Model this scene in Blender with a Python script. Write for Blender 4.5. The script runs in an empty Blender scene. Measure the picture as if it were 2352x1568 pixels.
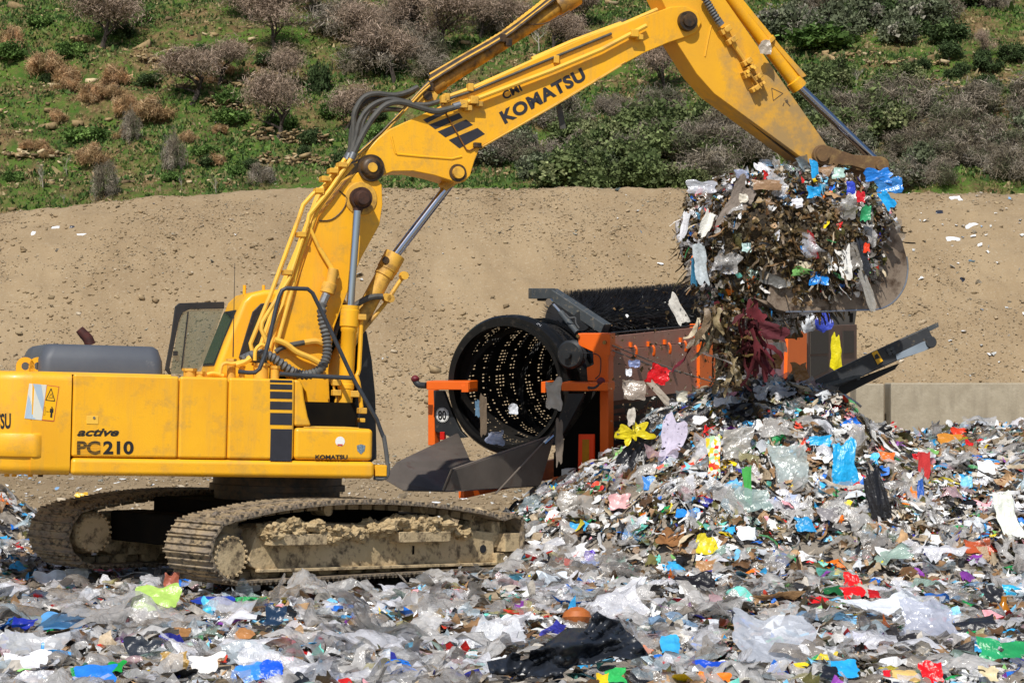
import bpy, bmesh, math, random
import numpy as np
from mathutils import Vector, Matrix, noise as mnoise
S = bpy.context.scene
C = S.collection
R = math.radians
# ---------------------------------------------------------------- camera, sky, sun, exposure
F, CX, HY, CAMZ = 5125.0, 1176.0, 884.0, 2.2       # focal length and horizon in photo units (2352 wide)
cam_d = bpy.data.cameras.new('camera'); cam = bpy.data.objects.new('camera', cam_d); C.objects.link(cam)
cam.location = (0, 0, CAMZ); cam.rotation_euler = (R(90), 0, 0)
cam_d.sensor_width = 36; cam_d.lens = 36*F/2352; cam_d.shift_y = (HY-784)/2352
cam_d.clip_end = 3000; cam_d.clip_start = .1
S.camera = cam
W = bpy.data.worlds.new('World'); S.world = W; W.use_nodes = True
SUN_DIR = Vector((-.17, -.64, .75)).normalized()
nt = W.node_tree; bg = nt.nodes['Background']
sky = nt.nodes.new('ShaderNodeTexSky'); sky.sky_type = 'NISHITA'; sky.sun_disc = False
sky.sun_elevation = math.asin(SUN_DIR.z); sky.sun_rotation = math.atan2(SUN_DIR.x, SUN_DIR.y)
nt.links.new(sky.outputs[0], bg.inputs[0]); bg.inputs[1].default_value = .095
sd = bpy.data.lights.new('sun', 'SUN'); sd.energy = 4.5; sd.angle = R(.5); sd.color = (1, .96, .89)
sun = bpy.data.objects.new('sun', sd); C.objects.link(sun)
sun.rotation_euler = SUN_DIR.to_track_quat('Z', 'Y').to_euler(); sun.location = SUN_DIR*60
S.view_settings.view_transform = 'Standard'; S.view_settings.look = 'None'
S.view_settings.exposure = 0.0; S.view_settings.gamma = 1
S.cycles.transparent_max_bounces = 12
S.cycles.max_bounces = 6
# ---------------------------------------------------------------- tagging
def tag(o, label=None, cat=None, group=None, kind=None):
    if label: o['label'] = label
    if cat: o['category'] = cat
    if group: o['group'] = group
    if kind: o['kind'] = kind
    return o
def empty(name, loc=(0, 0, 0), mat=None):
    o = bpy.data.objects.new(name, None); C.objects.link(o); o.empty_display_size = .3
    if mat is not None: o.matrix_world = mat
    else: o.location = loc
    return o
# ---------------------------------------------------------------- colours and materials
def lin(c):
    if isinstance(c, str):
        c = tuple(int(c[i:i+2], 16)/255 for i in (0, 2, 4))
    return tuple((x/12.92 if x <= .04045 else ((x+.055)/1.055)**2.4) for x in c)
MATS = {}
def pmat(name, c1, c2=None, scale=3, detail=5, rough=.6, metal=0, bump=0, bscale=20, coat=0, spec=.5, c3=None, c3at=.62, c3soft=.08, c3scale=6, alpha=1, trans=0, grad=None, streak=None, sscale=(9, 9, .8)):
    if name in MATS: return MATS[name]
    m = bpy.data.materials.new(name); m.use_nodes = True; MATS[name] = m
    n = m.node_tree; L = n.links; b = n.nodes['Principled BSDF']
    b.inputs['Roughness'].default_value = rough; b.inputs['Metallic'].default_value = metal
    b.inputs['Coat Weight'].default_value = coat; b.inputs['Coat Roughness'].default_value = .15
    b.inputs['Specular IOR Level'].default_value = spec
    b.inputs['Alpha'].default_value = alpha
    b.inputs['Transmission Weight'].default_value = trans
    b.inputs['Base Color'].default_value = (*lin(c1), 1)
    tc = n.nodes.new('ShaderNodeTexCoord')
    last = None
    def nz(sc, det=detail, rgh=.6):
        t = n.nodes.new('ShaderNodeTexNoise'); t.inputs['Scale'].default_value = sc; t.inputs['Detail'].default_value = det
        t.inputs['Roughness'].default_value = rgh
        L.new(tc.outputs['Object'], t.inputs['Vector']); return t
    if c2:
        t = nz(scale); mx = n.nodes.new('ShaderNodeMix'); mx.data_type = 'RGBA'
        rp = n.nodes.new('ShaderNodeMapRange'); rp.inputs[1].default_value = .32; rp.inputs[2].default_value = .68
        L.new(t.outputs['Fac'], rp.inputs[0]); L.new(rp.outputs[0], mx.inputs['Factor'])
        mx.inputs['A'].default_value = (*lin(c1), 1); mx.inputs['B'].default_value = (*lin(c2), 1)
        last = mx.outputs['Result']
    if c3:
        t = nz(c3scale, 8, .68); mx = n.nodes.new('ShaderNodeMix'); mx.data_type = 'RGBA'
        rp = n.nodes.new('ShaderNodeMapRange'); rp.inputs[1].default_value = c3at-c3soft; rp.inputs[2].default_value = c3at+c3soft
        fac = t.outputs['Fac']
        if grad:
            sp = n.nodes.new('ShaderNodeVectorMath'); sp.operation = 'DOT_PRODUCT'; L.new(tc.outputs['Object'], sp.inputs[0]); sp.inputs[1].default_value = grad[0]
            ma = n.nodes.new('ShaderNodeMath'); ma.operation = 'ADD'; ma.inputs[1].default_value = grad[1]; L.new(sp.outputs['Value'], ma.inputs[0])
            mc = n.nodes.new('ShaderNodeMath'); mc.operation = 'ADD'; mc.use_clamp = False; L.new(fac, mc.inputs[0]); L.new(ma.outputs[0], mc.inputs[1]); fac = mc.outputs[0]
        L.new(fac, rp.inputs[0]); L.new(rp.outputs[0], mx.inputs['Factor'])
        if last: L.new(last, mx.inputs['A'])
        else: mx.inputs['A'].default_value = (*lin(c1), 1)
        mx.inputs['B'].default_value = (*lin(c3), 1); last = mx.outputs['Result']
    if streak:
        mp = n.nodes.new('ShaderNodeMapping'); mp.inputs['Scale'].default_value = sscale; L.new(tc.outputs['Object'], mp.inputs[0])
        t = nz(1.0, 6, .7); L.new(mp.outputs[0], t.inputs['Vector']); mx = n.nodes.new('ShaderNodeMix'); mx.data_type = 'RGBA'
        rp = n.nodes.new('ShaderNodeMapRange'); rp.inputs[1].default_value = .5; rp.inputs[2].default_value = .8; rp.inputs[4].default_value = .7
        L.new(t.outputs['Fac'], rp.inputs[0]); L.new(rp.outputs[0], mx.inputs['Factor'])
        L.new(last, mx.inputs['A']); mx.inputs['B'].default_value = (*lin(streak), 1); last = mx.outputs['Result']
    if last: L.new(last, b.inputs['Base Color'])
    if bump:
        t = nz(bscale, 6, .65); bp = n.nodes.new('ShaderNodeBump'); bp.inputs['Strength'].default_value = 1
        bp.inputs['Distance'].default_value = bump
        L.new(t.outputs['Fac'], bp.inputs['Height']); L.new(bp.outputs[0], b.inputs['Normal'])
    return m
def attrmat(name, rough=.5, film=False, bump=0, bscale=30, spec=.5, var=.25, vscale=8, transl=0):
    """colour comes from the piece's own colour attribute"""
    if name in MATS: return MATS[name]
    m = bpy.data.materials.new(name); m.use_nodes = True; MATS[name] = m
    n = m.node_tree; L = n.links; b = n.nodes['Principled BSDF']
    a = n.nodes.new('ShaderNodeAttribute'); a.attribute_name = 'Col'
    t = n.nodes.new('ShaderNodeTexNoise'); t.inputs['Scale'].default_value = vscale; t.inputs['Detail'].default_value = 6
    tc = n.nodes.new('ShaderNodeTexCoord'); L.new(tc.outputs['Object'], t.inputs['Vector'])
    rp = n.nodes.new('ShaderNodeMapRange'); rp.inputs[1].default_value = .3; rp.inputs[2].default_value = .7
    rp.inputs[3].default_value = 1-var; rp.inputs[4].default_value = 1+var*.6
    L.new(t.outputs['Fac'], rp.inputs[0])
    vm = n.nodes.new('ShaderNodeVectorMath'); vm.operation = 'SCALE'
    L.new(a.outputs['Color'], vm.inputs[0]); L.new(rp.outputs[0], vm.inputs['Scale'])
    L.new(vm.outputs[0], b.inputs['Base Color'])
    b.inputs['Roughness'].default_value = rough; b.inputs['Specular IOR Level'].default_value = spec
    if film: L.new(a.outputs['Alpha'], b.inputs['Alpha'])
    if bump:
        t2 = n.nodes.new('ShaderNodeTexNoise'); t2.inputs['Scale'].default_value = bscale; t2.inputs['Detail'].default_value = 4
        L.new(tc.outputs['Object'], t2.inputs['Vector'])
        bp = n.nodes.new('ShaderNodeBump'); bp.inputs['Distance'].default_value = bump
        L.new(t2.outputs['Fac'], bp.inputs['Height']); L.new(bp.outputs[0], b.inputs['Normal'])
    if transl:
        tr = n.nodes.new('ShaderNodeBsdfTranslucent'); ad = n.nodes.new('ShaderNodeMixShader'); ad.inputs[0].default_value = transl
        L.new(vm.outputs[0], tr.inputs[0]); L.new(b.outputs[0], ad.inputs[1]); L.new(tr.outputs[0], ad.inputs[2])
        L.new(ad.outputs[0], n.nodes['Material Output'].inputs[0])
    return m
# ---------------------------------------------------------------- mesh builder
class MB:
    def __init__(s): s.v = []; s.f = []
    def add(s, vs, fs):
        o = len(s.v); s.v += [tuple(v) for v in vs]; s.f += [tuple(i+o for i in f) for f in fs]; return s
    def box(s, a, b, M=None):
        (x0, y0, z0), (x1, y1, z1) = a, b
        vs = [(x0,y0,z0),(x1,y0,z0),(x1,y1,z0),(x0,y1,z0),(x0,y0,z1),(x1,y0,z1),(x1,y1,z1),(x0,y1,z1)]
        if M is not None: vs = [M @ Vector(v) for v in vs]
        return s.add(vs, [(0,3,2,1),(4,5,6,7),(0,1,5,4),(1,2,6,5),(2,3,7,6),(3,0,4,7)])
    def prism(s, pts, y0, y1):
        """polygon of (x,z) extruded from y0 to y1 (y0<y1)"""
        n = len(pts)
        ar = sum(pts[i][0]*pts[(i+1) % n][1]-pts[(i+1) % n][0]*pts[i][1] for i in range(n))
        if ar < 0: pts = pts[::-1]
        vs = [(p[0], y0, p[1]) for p in pts]+[(p[0], y1, p[1]) for p in pts]
        fs = [tuple(range(n)), tuple(range(2*n-1, n-1, -1))]
        fs += [(i, i+n, (i+1) % n+n, (i+1) % n) for i in range(n)]
        return s.add(vs, fs)
    def loft(s, A, B):
        n = len(A); return s.add(list(A)+list(B), [tuple(range(n)), tuple(range(2*n-1, n-1, -1))]+[(i, i+n, (i+1) % n+n, (i+1) % n) for i in range(n)])
    def cyl(s, p0, p1, r0, r1=None, seg=20, cap=True):
        r1 = r0 if r1 is None else r1
        p0 = Vector(p0); p1 = Vector(p1); d = (p1-p0).normalized()
        a = d.orthogonal().normalized(); b = d.cross(a)
        vs = []
        for p, r in ((p0, r0), (p1, r1)):
            for i in range(seg):
                t = 2*math.pi*i/seg; vs.append(p+(a*math.cos(t)+b*math.sin(t))*r)
        fs = [(i, (i+1) % seg, (i+1) % seg+seg, i+seg) for i in range(seg)]
        if cap: fs += [tuple(range(seg-1, -1, -1)), tuple(range(seg, 2*seg))]
        return s.add(vs, fs)
    def tube(s, pts, r, seg=8, rib=0, smooth=0):
        P = [Vector(p) for p in pts]
        if smooth:
            Q = []
            n = len(P)
            for i in range(n-1):
                p0 = P[max(i-1, 0)]; p1 = P[i]; p2 = P[i+1]; p3 = P[min(i+2, n-1)]
                for k in range(smooth):
                    t = k/smooth
                    Q.append(.5*((2*p1)+(p2-p0)*t+(2*p0-5*p1+4*p2-p3)*t*t+(3*p1-p0-3*p2+p3)*t**3))
            Q.append(P[-1]); P = Q
        if rib:
            Q = []
            for i in range(len(P)-1):
                k = max(1, int((P[i+1]-P[i]).length/rib))
                for j in range(k): Q.append(P[i].lerp(P[i+1], j/k))
            Q.append(P[-1]); P = Q
        vs = []; n = len(P)
        a = None
        for i in range(n):
            d = (P[min(i+1, n-1)]-P[max(i-1, 0)]).normalized()
            if a is None: a = d.orthogonal().normalized()
            a = (a-d*a.dot(d)).normalized(); b = d.cross(a)
            rr = r*(1.16 if i % 2 else .84) if rib else (float(np.interp(i/(n-1)*(len(r)-1), range(len(r)), r)) if isinstance(r, (list, tuple)) else r)
            for k in range(seg):
                t = 2*math.pi*k/seg; vs.append(P[i]+(a*math.cos(t)+b*math.sin(t))*rr)
        fs = []
        for i in range(n-1):
            for k in range(seg):
                fs.append((i*seg+k, i*seg+(k+1) % seg, (i+1)*seg+(k+1) % seg, (i+1)*seg+k))
        fs += [tuple(range(seg-1, -1, -1)), tuple(range((n-1)*seg, n*seg))]
        return s.add(vs, fs)
    def lathe(s, p0, d, prof, seg=24, closed=False):
        """profile of (distance along d, radius)"""
        p0 = Vector(p0); d = Vector(d).normalized(); a = d.orthogonal().normalized(); b = d.cross(a)
        vs = []
        for (h, r) in prof:
            for k in range(seg):
                t = 2*math.pi*k/seg; vs.append(p0+d*h+(a*math.cos(t)+b*math.sin(t))*r)
        n = len(prof); fs = []
        for i in range(n if closed else n-1):
            j = (i+1) % n
            for k in range(seg): fs.append((i*seg+k, i*seg+(k+1) % seg, j*seg+(k+1) % seg, j*seg+k))
        if not closed: fs += [tuple(range(seg-1, -1, -1)), tuple(range((n-1)*seg, n*seg))]
        return s.add(vs, fs)
    def build(s, name, mat, parent=None, bevel=0, smooth=True, ang=35, seg=2, loc=None):
        me = bpy.data.meshes.new(name); me.from_pydata(s.v, [], s.f); me.update()
        bm = bmesh.new(); bm.from_mesh(me); bmesh.ops.recalc_face_normals(bm, faces=bm.faces); bm.to_mesh(me); bm.free()
        me.materials.append(mat)
        if smooth: me.shade_smooth(); me.set_sharp_from_angle(angle=R(ang))
        o = bpy.data.objects.new(name, me); C.objects.link(o)
        if parent is not None: o.parent = parent
        if loc is not None: o.location = loc
        if bevel:
            m = o.modifiers.new('bevel', 'BEVEL'); m.width = bevel; m.segments = seg; m.limit_method = 'ANGLE'; m.angle_limit = R(40); m.harden_normals = True
        return o
def npmesh(name, V, Fq, mat, col=None, smooth=False, parent=None):
    """V (n,3), Fq (m,k) numpy arrays; col (n,4)"""
    me = bpy.data.meshes.new(name); k = Fq.shape[1]
    me.vertices.add(len(V)); me.vertices.foreach_set('co', np.ascontiguousarray(V, dtype=np.float32).ravel())
    me.loops.add(Fq.size); me.loops.foreach_set('vertex_index', np.ascontiguousarray(Fq, dtype=np.int32).ravel())
    me.polygons.add(len(Fq)); me.polygons.foreach_set('loop_start', np.arange(0, Fq.size, k, dtype=np.int32))
    me.polygons.foreach_set('loop_total', np.full(len(Fq), k, dtype=np.int32))
    me.update(calc_edges=True)
    if col is not None:
        a = me.color_attributes.new('Col', 'FLOAT_COLOR', 'POINT'); a.data.foreach_set('color', np.ascontiguousarray(col, dtype=np.float32).ravel())
    me.materials.append(mat)
    if smooth: me.shade_smooth()
    o = bpy.data.objects.new(name, me); C.objects.link(o)
    if parent is not None: o.parent = parent
    return o
# ---------------------------------------------------------------- photo point -> place in the world
def ray(px, py): return Vector(((px-CX)/F, 1.0, (HY-py)/F))
def at(px, py, D): return Vector((0, 0, CAMZ))+ray(px, py)*D
def onplane(M, px, py, ax, val):
    """local point of frame M where the sight line meets the local plane (axis ax)=val"""
    Mi = M.inverted(); o = Mi @ Vector((0, 0, CAMZ)); d = Mi.to_3x3() @ ray(px, py)
    t = (val-o[ax])/d[ax]; return o+d*t
# ---------------------------------------------------------------- numpy noise
_rs = np.random.RandomState(5); _P = _rs.rand(256, 256)
def vn(x, y):
    xi = np.floor(x).astype(int); yi = np.floor(y).astype(int); fx = x-xi; fy = y-yi
    fx = fx*fx*(3-2*fx); fy = fy*fy*(3-2*fy)
    g = lambda i, j: _P[i & 255, j & 255]
    return (g(xi, yi)*(1-fx)+g(xi+1, yi)*fx)*(1-fy)+(g(xi, yi+1)*(1-fx)+g(xi+1, yi+1)*fx)*fy
def fbm(x, y, o=4, ga=.5):
    s = 0; a = 1; t = 0
    for i in range(o): s = s+a*(vn(x*2**i+17.3*i, y*2**i+9.1*i)-.5); t += a; a *= ga
    return s/t*2
def sm(a, b, x):
    t = np.clip((x-a)/(b-a), 0, 1); return t*t*(3-2*t)
# ---------------------------------------------------------------- where the machines stand
EXC_X, EXC_Y, EXC_YAW, EXC_PITCH, TRK_YAW = -2.8, 26.4, R(18), .024, R(46)
M_EXC = Matrix.Translation((EXC_X, EXC_Y, 0)) @ Matrix.Rotation(EXC_YAW, 4, 'Z') @ Matrix.Rotation(EXC_PITCH, 4, 'Y')
M_TRK_L = Matrix.Rotation(TRK_YAW-EXC_YAW, 4, 'Z')
M_TRK = M_EXC @ M_TRK_L
TROM_YAW = R(62)
M_TRM = Matrix.Translation((1.355, 31.0, 0)) @ Matrix.Rotation(TROM_YAW, 4, 'Z') @ Matrix.Rotation(-.062, 4, 'Y')
# enlarged-crop coordinates -> photo units
c1 = lambda x, y: (x*.3995, 604.1+y*.3995)
c3 = lambda x, y: (536.9+x*.4566, y*.4566)
c5 = lambda x, y: (1476.7+x*.4708, y*.4708)
c7 = lambda x, y: (570.5+x*.2569, 570.5+y*.2569)
ct = lambda x, y: (302+x*.3995, 1073.9+y*.3995)
cm = lambda x, y: (839+x*.3638, 604.1+y*.3638)
cs = lambda x, y: (1577.3+x*.1945, y*.1945)         # stick close-up (src 2350,0 scale 3.4846)
cb = lambda x, y: (906.1+x*.21403, y*.21403)        # boom close-up (src 1350,0 scale 3.136)
cw = lambda x, y: (1543.8+x*.3424, 335.6+y*.3424)   # bucket close-up (src 2300,500 scale 1.96)
cj = lambda x, y: (805.4+x*.17975, 187.9+y*.17975)  # boom knee close-up (src 1200,280 scale 3.734)
cp = lambda x, y: (x*.2355, 771.9+y*.2355)          # counterweight close-up (src 0,1150 scale 2.85)
# ================================================================ SETTING
def ridge_x(px, D=29.5): return (px-CX)/F*D
_hp = [(900, 0), (1130, .12), (1200, .5), (1300, .88), (1450, 1.22), (1500, 1.6), (1560, 1.82), (1640, 2.03), (1720, 2.13), (1850, 2.12), (1920, 2.0), (1980, 1.62), (2060, 1.4), (2150, 1.28), (2260, 1.3), (2360, 1.45), (2600, 1.5), (3000, 1.3)]
_hx = np.array([ridge_x(p) for p, _ in _hp]); _hz = np.array([z for _, z in _hp])
def Hg(x, y):
    """waste field and heap"""
    x = np.asarray(x, float); y = np.asarray(y, float)
    r = np.interp(x, _hx, _hz)
    yc = 29.3+.25*np.sin(x*1.3)+.15*x*0
    front = sm(25.3+.3*np.sin(x*2.1)-.1*np.maximum(x-2.5, 0)*2, 29.2, y); front = front**.85
    back = 1-.55*sm(30.6, 35, y)
    back = np.where(x > 5.0, 1-.25*sm(33, 40, y), back)
    z = r*front*back
    z = z+.75*np.exp(-(((x+7.15)/.9)**2+((y-30.2)/1.2)**2))      # pile behind the far track
    z = z+.25*np.exp(-(((x+7.3)/1.5)**2+((y-27.0)/1.0)**2))
    amp = .10+.08*np.clip(r*front, 0, 1.5)
    z = z+amp*fbm(x*1.4+3, y*1.4, 4)*sm(44, 34, y)
    z = z-.10*sm(.8, -.2, x)*sm(-8, -6, x)*sm(22.6, 23.6, y)*sm(28, 27, y)
    return z
def bank(x, y):
    x = np.asarray(x, float); y = np.asarray(y, float)
    D1 = 78.0
    topz_px = np.interp(x/D1*F+CX, [-400, 0, 200, 400, 560, 700, 900, 1400, 2000, 2400, 3000], [520, 490, 468, 450, 436, 429, 427, 432, 440, 446, 450])
    top = CAMZ+(HY-topz_px)/F*D1
    base = 63.0+2.0*fbm(x*.06, y*0+3, 2)-np.clip((x-9)*.25, 0, 5)
    t = np.clip((y-base)/(D1-base), 0, 1)
    prof = t*t*(3-2*t)*.35+t*.65
    return top*prof, t
def Hd(x, y):
    """bare earth: yard, bank and the flat behind the bank"""
    b, t = bank(x, y)
    z = b+(.10*fbm(x*.3, y*.3, 3)+.09*fbm(x*1.7, y*1.7, 4, .6))*np.where(t > 0, 1.4, .25)
    rill = .20*np.abs(fbm(x*.9+y*.5, y*.15, 4, .6))*np.sin(np.pi*t)
    return z-rill
def Hh(x, y):
    """hillside"""
    x = np.asarray(x, float); y = np.asarray(y, float)
    y0 = 128+.0*x
    u = y-y0+6*fbm(x*.03, y*.03, 2)+ .10*x
    base = 10.5+np.clip(u, 0, 999)*.47
    k = 3.6; q = base/k+.35*fbm(x*.05, y*.05, 2); st = np.floor(q); fr = q-st
    step = (st+sm(.55, 1, fr))*k-.35*fbm(x*.05, y*.05, 2)*k
    mask = sm(-.25, .35, fbm(x*.04+50, y*.04, 2))
    z = base*(1-.38*mask)+step*.38*mask
    z = z+.9*fbm(x*.12, y*.12, 4)+.35*fbm(x*.6, y*.6, 3)
    return np.where(y < 124, -5+z*0, z)
def gridmesh(name, fn, x0, x1, y0, y1, nx, ny, mat, kind='structure', xs=None, ys=None):
    xs = np.linspace(x0, x1, nx) if xs is None else xs; ys = np.linspace(y0, y1, ny) if ys is None else ys
    nx = len(xs); ny = len(ys)
    X, Y = np.meshgrid(xs, ys); Z = fn(X, Y)
    V = np.stack([X, Y, Z], -1).reshape(-1, 3)
    i = np.arange(nx-1)[None, :]+np.arange(ny-1)[:, None]*nx
    Fq = np.stack([i, i+1, i+nx+1, i+nx], -1).reshape(-1, 4)
    o = npmesh(name, V, Fq, mat, smooth=True); tag(o, kind=kind); return o
def march(fn, px, py, D0, D1, step=.1):
    d = ray(px, py); D = D0
    while D < D1:
        p = Vector((0, 0, CAMZ))+d*D
        if p.z <= float(fn(p.x, p.y)):
            for _ in range(8):
                D -= step/2; step /= 2
                p = Vector((0, 0, CAMZ))+d*D
                if p.z <= float(fn(p.x, p.y)): continue
                D += step
            return Vector((0, 0, CAMZ))+d*D
        D += step
    return Vector((0, 0, CAMZ))+d*D1
dirt_c = ('A58C66', '8F785A')
m_dirt = pmat('dry_earth', '9E8A6D', '8D795E', scale=.22, rough=.95, bump=.03, bscale=14, spec=.1, c3='A99A82', c3at=.62, c3scale=11, streak='7E6A50', sscale=(.7, .25, .12))
m_soilmix = pmat('waste_soil', '857C70', '9C948A', scale=2.5, rough=.9, bump=.04, bscale=12, spec=.2, c3='3A332A', c3at=.6, c3scale=5)
# earth sheet: fine where seen, coarse beyond
xs = np.concatenate([np.linspace(-400, -22, 12)[:-1], np.linspace(-22, 22, 330), np.linspace(22, 400, 12)[1:]])
ys = np.concatenate([np.linspace(-60, 28, 12)[:-1], np.linspace(28, 60, 60)[:-1], np.linspace(60, 82, 170), np.linspace(82, 128, 8)[1:], [400, 900]])
gridmesh('ground', lambda x, y: np.where(y > 100, np.minimum(Hd(x, y), Hd(x, y)), Hd(x, y))-.02-.25*sm(36, 33, y), 0, 0, 0, 0, 0, 0, m_dirt, xs=xs, ys=ys)
gridmesh('waste_field_base', lambda x, y: Hg(x, y)-.05-.35*sm(35.0, 37.5, y)*np.where(x < 3.2, 1, 0)-.4*sm(40, 43, y), -9, 13, 8, 44, 300, 500, m_soilmix)
# hillside with its own patchwork of grass, soil and rubble
def hill_material():
    m = bpy.data.materials.new('hillside'); m.use_nodes = True; n = m.node_tree; L = n.links; b = n.nodes['Principled BSDF']
    b.inputs['Roughness'].default_value = .95; b.inputs['Specular IOR Level'].default_value = .05
    tc = n.nodes.new('ShaderNodeTexCoord')
    def nz(sc, det, rg=.6):
        t = n.nodes.new('ShaderNodeTexNoise'); t.inputs['Scale'].default_value = sc; t.inputs['Detail'].default_value = det; t.inputs['Roughness'].default_value = rg
        L.new(tc.outputs['Object'], t.inputs['Vector']); return t.outputs['Fac']
    def ramp(src, a, c):
        r = n.nodes.new('ShaderNodeMapRange'); r.inputs[1].default_value = a; r.inputs[2].default_value = c; L.new(src, r.inputs[0]); return r.outputs[0]
    def mix(f, a, c):
        x = n.nodes.new('ShaderNodeMix'); x.data_type = 'RGBA'; L.new(f, x.inputs['Factor'])
        for s_, v in (('A', a), ('B', c)):
            if isinstance(v, str): x.inputs[s_].default_value = (*lin(v), 1)
            else: L.new(v, x.inputs[s_])
        return x.outputs['Result']
    g = mix(ramp(nz(.7, 6), .35, .65), '5A7430', '42602A')
    g = mix(ramp(nz(3.5, 6), .45, .7), g, '5F6238')
    soil = mix(ramp(nz(2.2, 6), .4, .62), '86704F', '5E4B36')
    soil = mix(ramp(nz(6, 5, .7), .58, .66), soil, 'A8946F')
    c = mix(ramp(nz(.30, 9, .75), .47, .58), g, soil)
    L.new(c, b.inputs['Base Color'])
    bp = n.nodes.new('ShaderNodeBump'); bp.inputs['Distance'].default_value = .25; L.new(nz(3, 8, .7), bp.inputs['Height']); L.new(bp.outputs[0], b.inputs['Normal'])
    return m
hx = np.concatenate([np.linspace(-400, -56, 14)[:-1], np.linspace(-56, 56, 380), np.linspace(56, 400, 14)[1:]])
hy = np.concatenate([np.linspace(124, 215, 330), np.linspace(215, 420, 30)[1:]])
gridmesh('hillside', Hh, 0, 0, 0, 0, 0, 0, hill_material(), xs=hx, ys=hy)
# ================================================================ WASTE
rng = np.random.RandomState(11)
def crumple(n, rs, folds=5, amp=.16, shrink=.75, ragged=.22, curl=.6, pinch=.45):
    g = np.linspace(-.5, .5, n); X, Y = np.meshgrid(g, g)
    a = np.arctan2(Y, X); k = 1+ragged*(.6*np.sin(a*rs.randint(2, 4)+rs.rand()*6)+.5*np.sin(a*rs.randint(4, 8)+rs.rand()*6))
    X = X*k; Y = Y*k
    p1, p2, f1, f2 = rs.rand(4); X0 = X.copy()
    X = X*(1+pinch*rs.uniform(-1, 1)*np.cos(np.pi*(Y*(1+f1)+p1))+pinch*.4*np.cos(9*Y+p2*6)); Y = Y*(1+pinch*rs.uniform(-1, 1)*np.cos(np.pi*(X0*(1+f2)+p2))+pinch*.4*np.cos(10*X0+p1*6))
    Z = np.zeros_like(X)
    for i in range(folds):
        t = rs.rand()*np.pi*2; f = rs.uniform(1, 4.5); ph = rs.rand()*2
        u = (X*np.cos(t)+Y*np.sin(t))*f+ph
        tri = np.abs((u % 2)-1)-.5
        Z = Z+amp*rs.uniform(.3, 1)/f**.5*tri
        X = X+amp*.35*np.cos(t+1.5)*tri/f; Y = Y+amp*.35*np.sin(t+1.5)*tri/f
    c = rs.uniform(-curl, curl)*3; t = rs.rand()*np.pi
    u = X*np.cos(t)+Y*np.sin(t); w = -X*np.sin(t)+Y*np.cos(t)
    if abs(c) > .2:
        Zc = (1-np.cos(u*c))/c; u = np.sin(u*c)/c; Z = Z+Zc
    X = u*np.cos(t)-w*np.sin(t); Y = u*np.sin(t)+w*np.cos(t)
    Z = Z+rs.randn(*Z.shape)*.018
    X = X+rs.randn(*Z.shape)*.02; Y = Y+rs.randn(*Z.shape)*.02
    return np.stack([X, Y, Z-Z.min()*.5], -1).reshape(-1, 3)
def gridfaces(n, m=None):
    m = m or n
    i = np.arange(n-1)[None, :]+np.arange(m-1)[:, None]*n
    return np.stack([i, i+1, i+n+1, i+n], -1).reshape(-1, 4)
PROTO = {n: [crumple(n, np.random.RandomState(100+i+n), folds=9 if n > 8 else 5 if n > 5 else 3, ragged=.22, amp=.2, pinch=.35) for i in range(24)] for n in (4, 6, 9, 13)}
def rotmats(tilt, rs, n, normals=None):
    az = rs.rand(n)*2*np.pi; tl = np.abs(rs.randn(n))*tilt; ta = rs.rand(n)*2*np.pi
    def rz(a): c, s = np.cos(a), np.sin(a); M = np.zeros((n, 3, 3)); M[:, 0, 0] = c; M[:, 0, 1] = -s; M[:, 1, 0] = s; M[:, 1, 1] = c; M[:, 2, 2] = 1; return M
    def rx(a): c, s = np.cos(a), np.sin(a); M = np.zeros((n, 3, 3)); M[:, 1, 1] = c; M[:, 1, 2] = -s; M[:, 2, 1] = s; M[:, 2, 2] = c; M[:, 0, 0] = 1; return M
    Mm = rz(ta) @ rx(tl) @ rz(az)
    if normals is not None:
        z = normals; x = np.cross(np.tile([0, 1, .01], (n, 1)), z); x /= np.linalg.norm(x, axis=1, keepdims=True)+1e-9; y = np.cross(z, x)
        B = np.stack([x, y, z], -1); Mm = B @ Mm
    return Mm
def litter(name, P, size, colors, n, tilt, rs, mat, normals=None, aspect=.6, smooth=False, lift=.0, hang=None):
    """one mesh of many crumpled pieces: P (k,3) places, size (k,), colors (k,4)"""
    k = len(P); Ms = rotmats(tilt, rs, k, normals); pid = rs.randint(0, 24, k)
    asp = np.exp(rs.randn(k)*aspect*.6)
    nv = n*n; V = np.empty((k, nv, 3))
    for q in range(24):
        m = pid == q
        if not m.any(): continue
        pr = PROTO[n][q][None]*np.stack([size[m]*asp[m]**.5, size[m]/asp[m]**.5, size[m]], -1)[:, None, :]
        V[m] = np.einsum('kij,kvj->kvi', Ms[m], pr)
    V += P[:, None, :]
    V[..., 2] += lift
    f = gridfaces(n); Fq = (f[None]+np.arange(k)[:, None, None]*nv).reshape(-1, 4)
    col = np.repeat(colors, nv, 0)
    return npmesh(name, V.reshape(-1, 3), Fq, mat, col, smooth=smooth)
PAL_OPQ = [('EEEEEC', 17), ('C8CCD2', 11), ('BCB4A8', 13), ('A08E74', 10), ('8A6A48', 9), ('64482E', 8), ('B08E68', 6), ('2A2A2C', 8), ('17171A', 5), ('1E6FD0', 2.5), ('38A6E0', 3.5), ('7CC4E8', 3), ('D01F1C', 3), ('E0452A', 1.6), ('F0A0A8', 1.5), ('F0D020', 1.6), ('1F9A50', 2.2), ('8CC870', 1.5), ('F07818', 1.4), ('2A2E8C', 1.6), ('8A3FA0', .6), ('6FC8B8', 2), ('5E5A30', 4), ('453A26', 5)]
PAL_FILM = [('BEBBB8', 30), ('A8A39E', 24), ('DCDCE2', 22), ('8C8276', 12), ('A4B4BC', 6), ('98B0A4', 4), ('B8989C', 2), ('7FA0C0', 2), ('B0A878', 2)]
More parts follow.
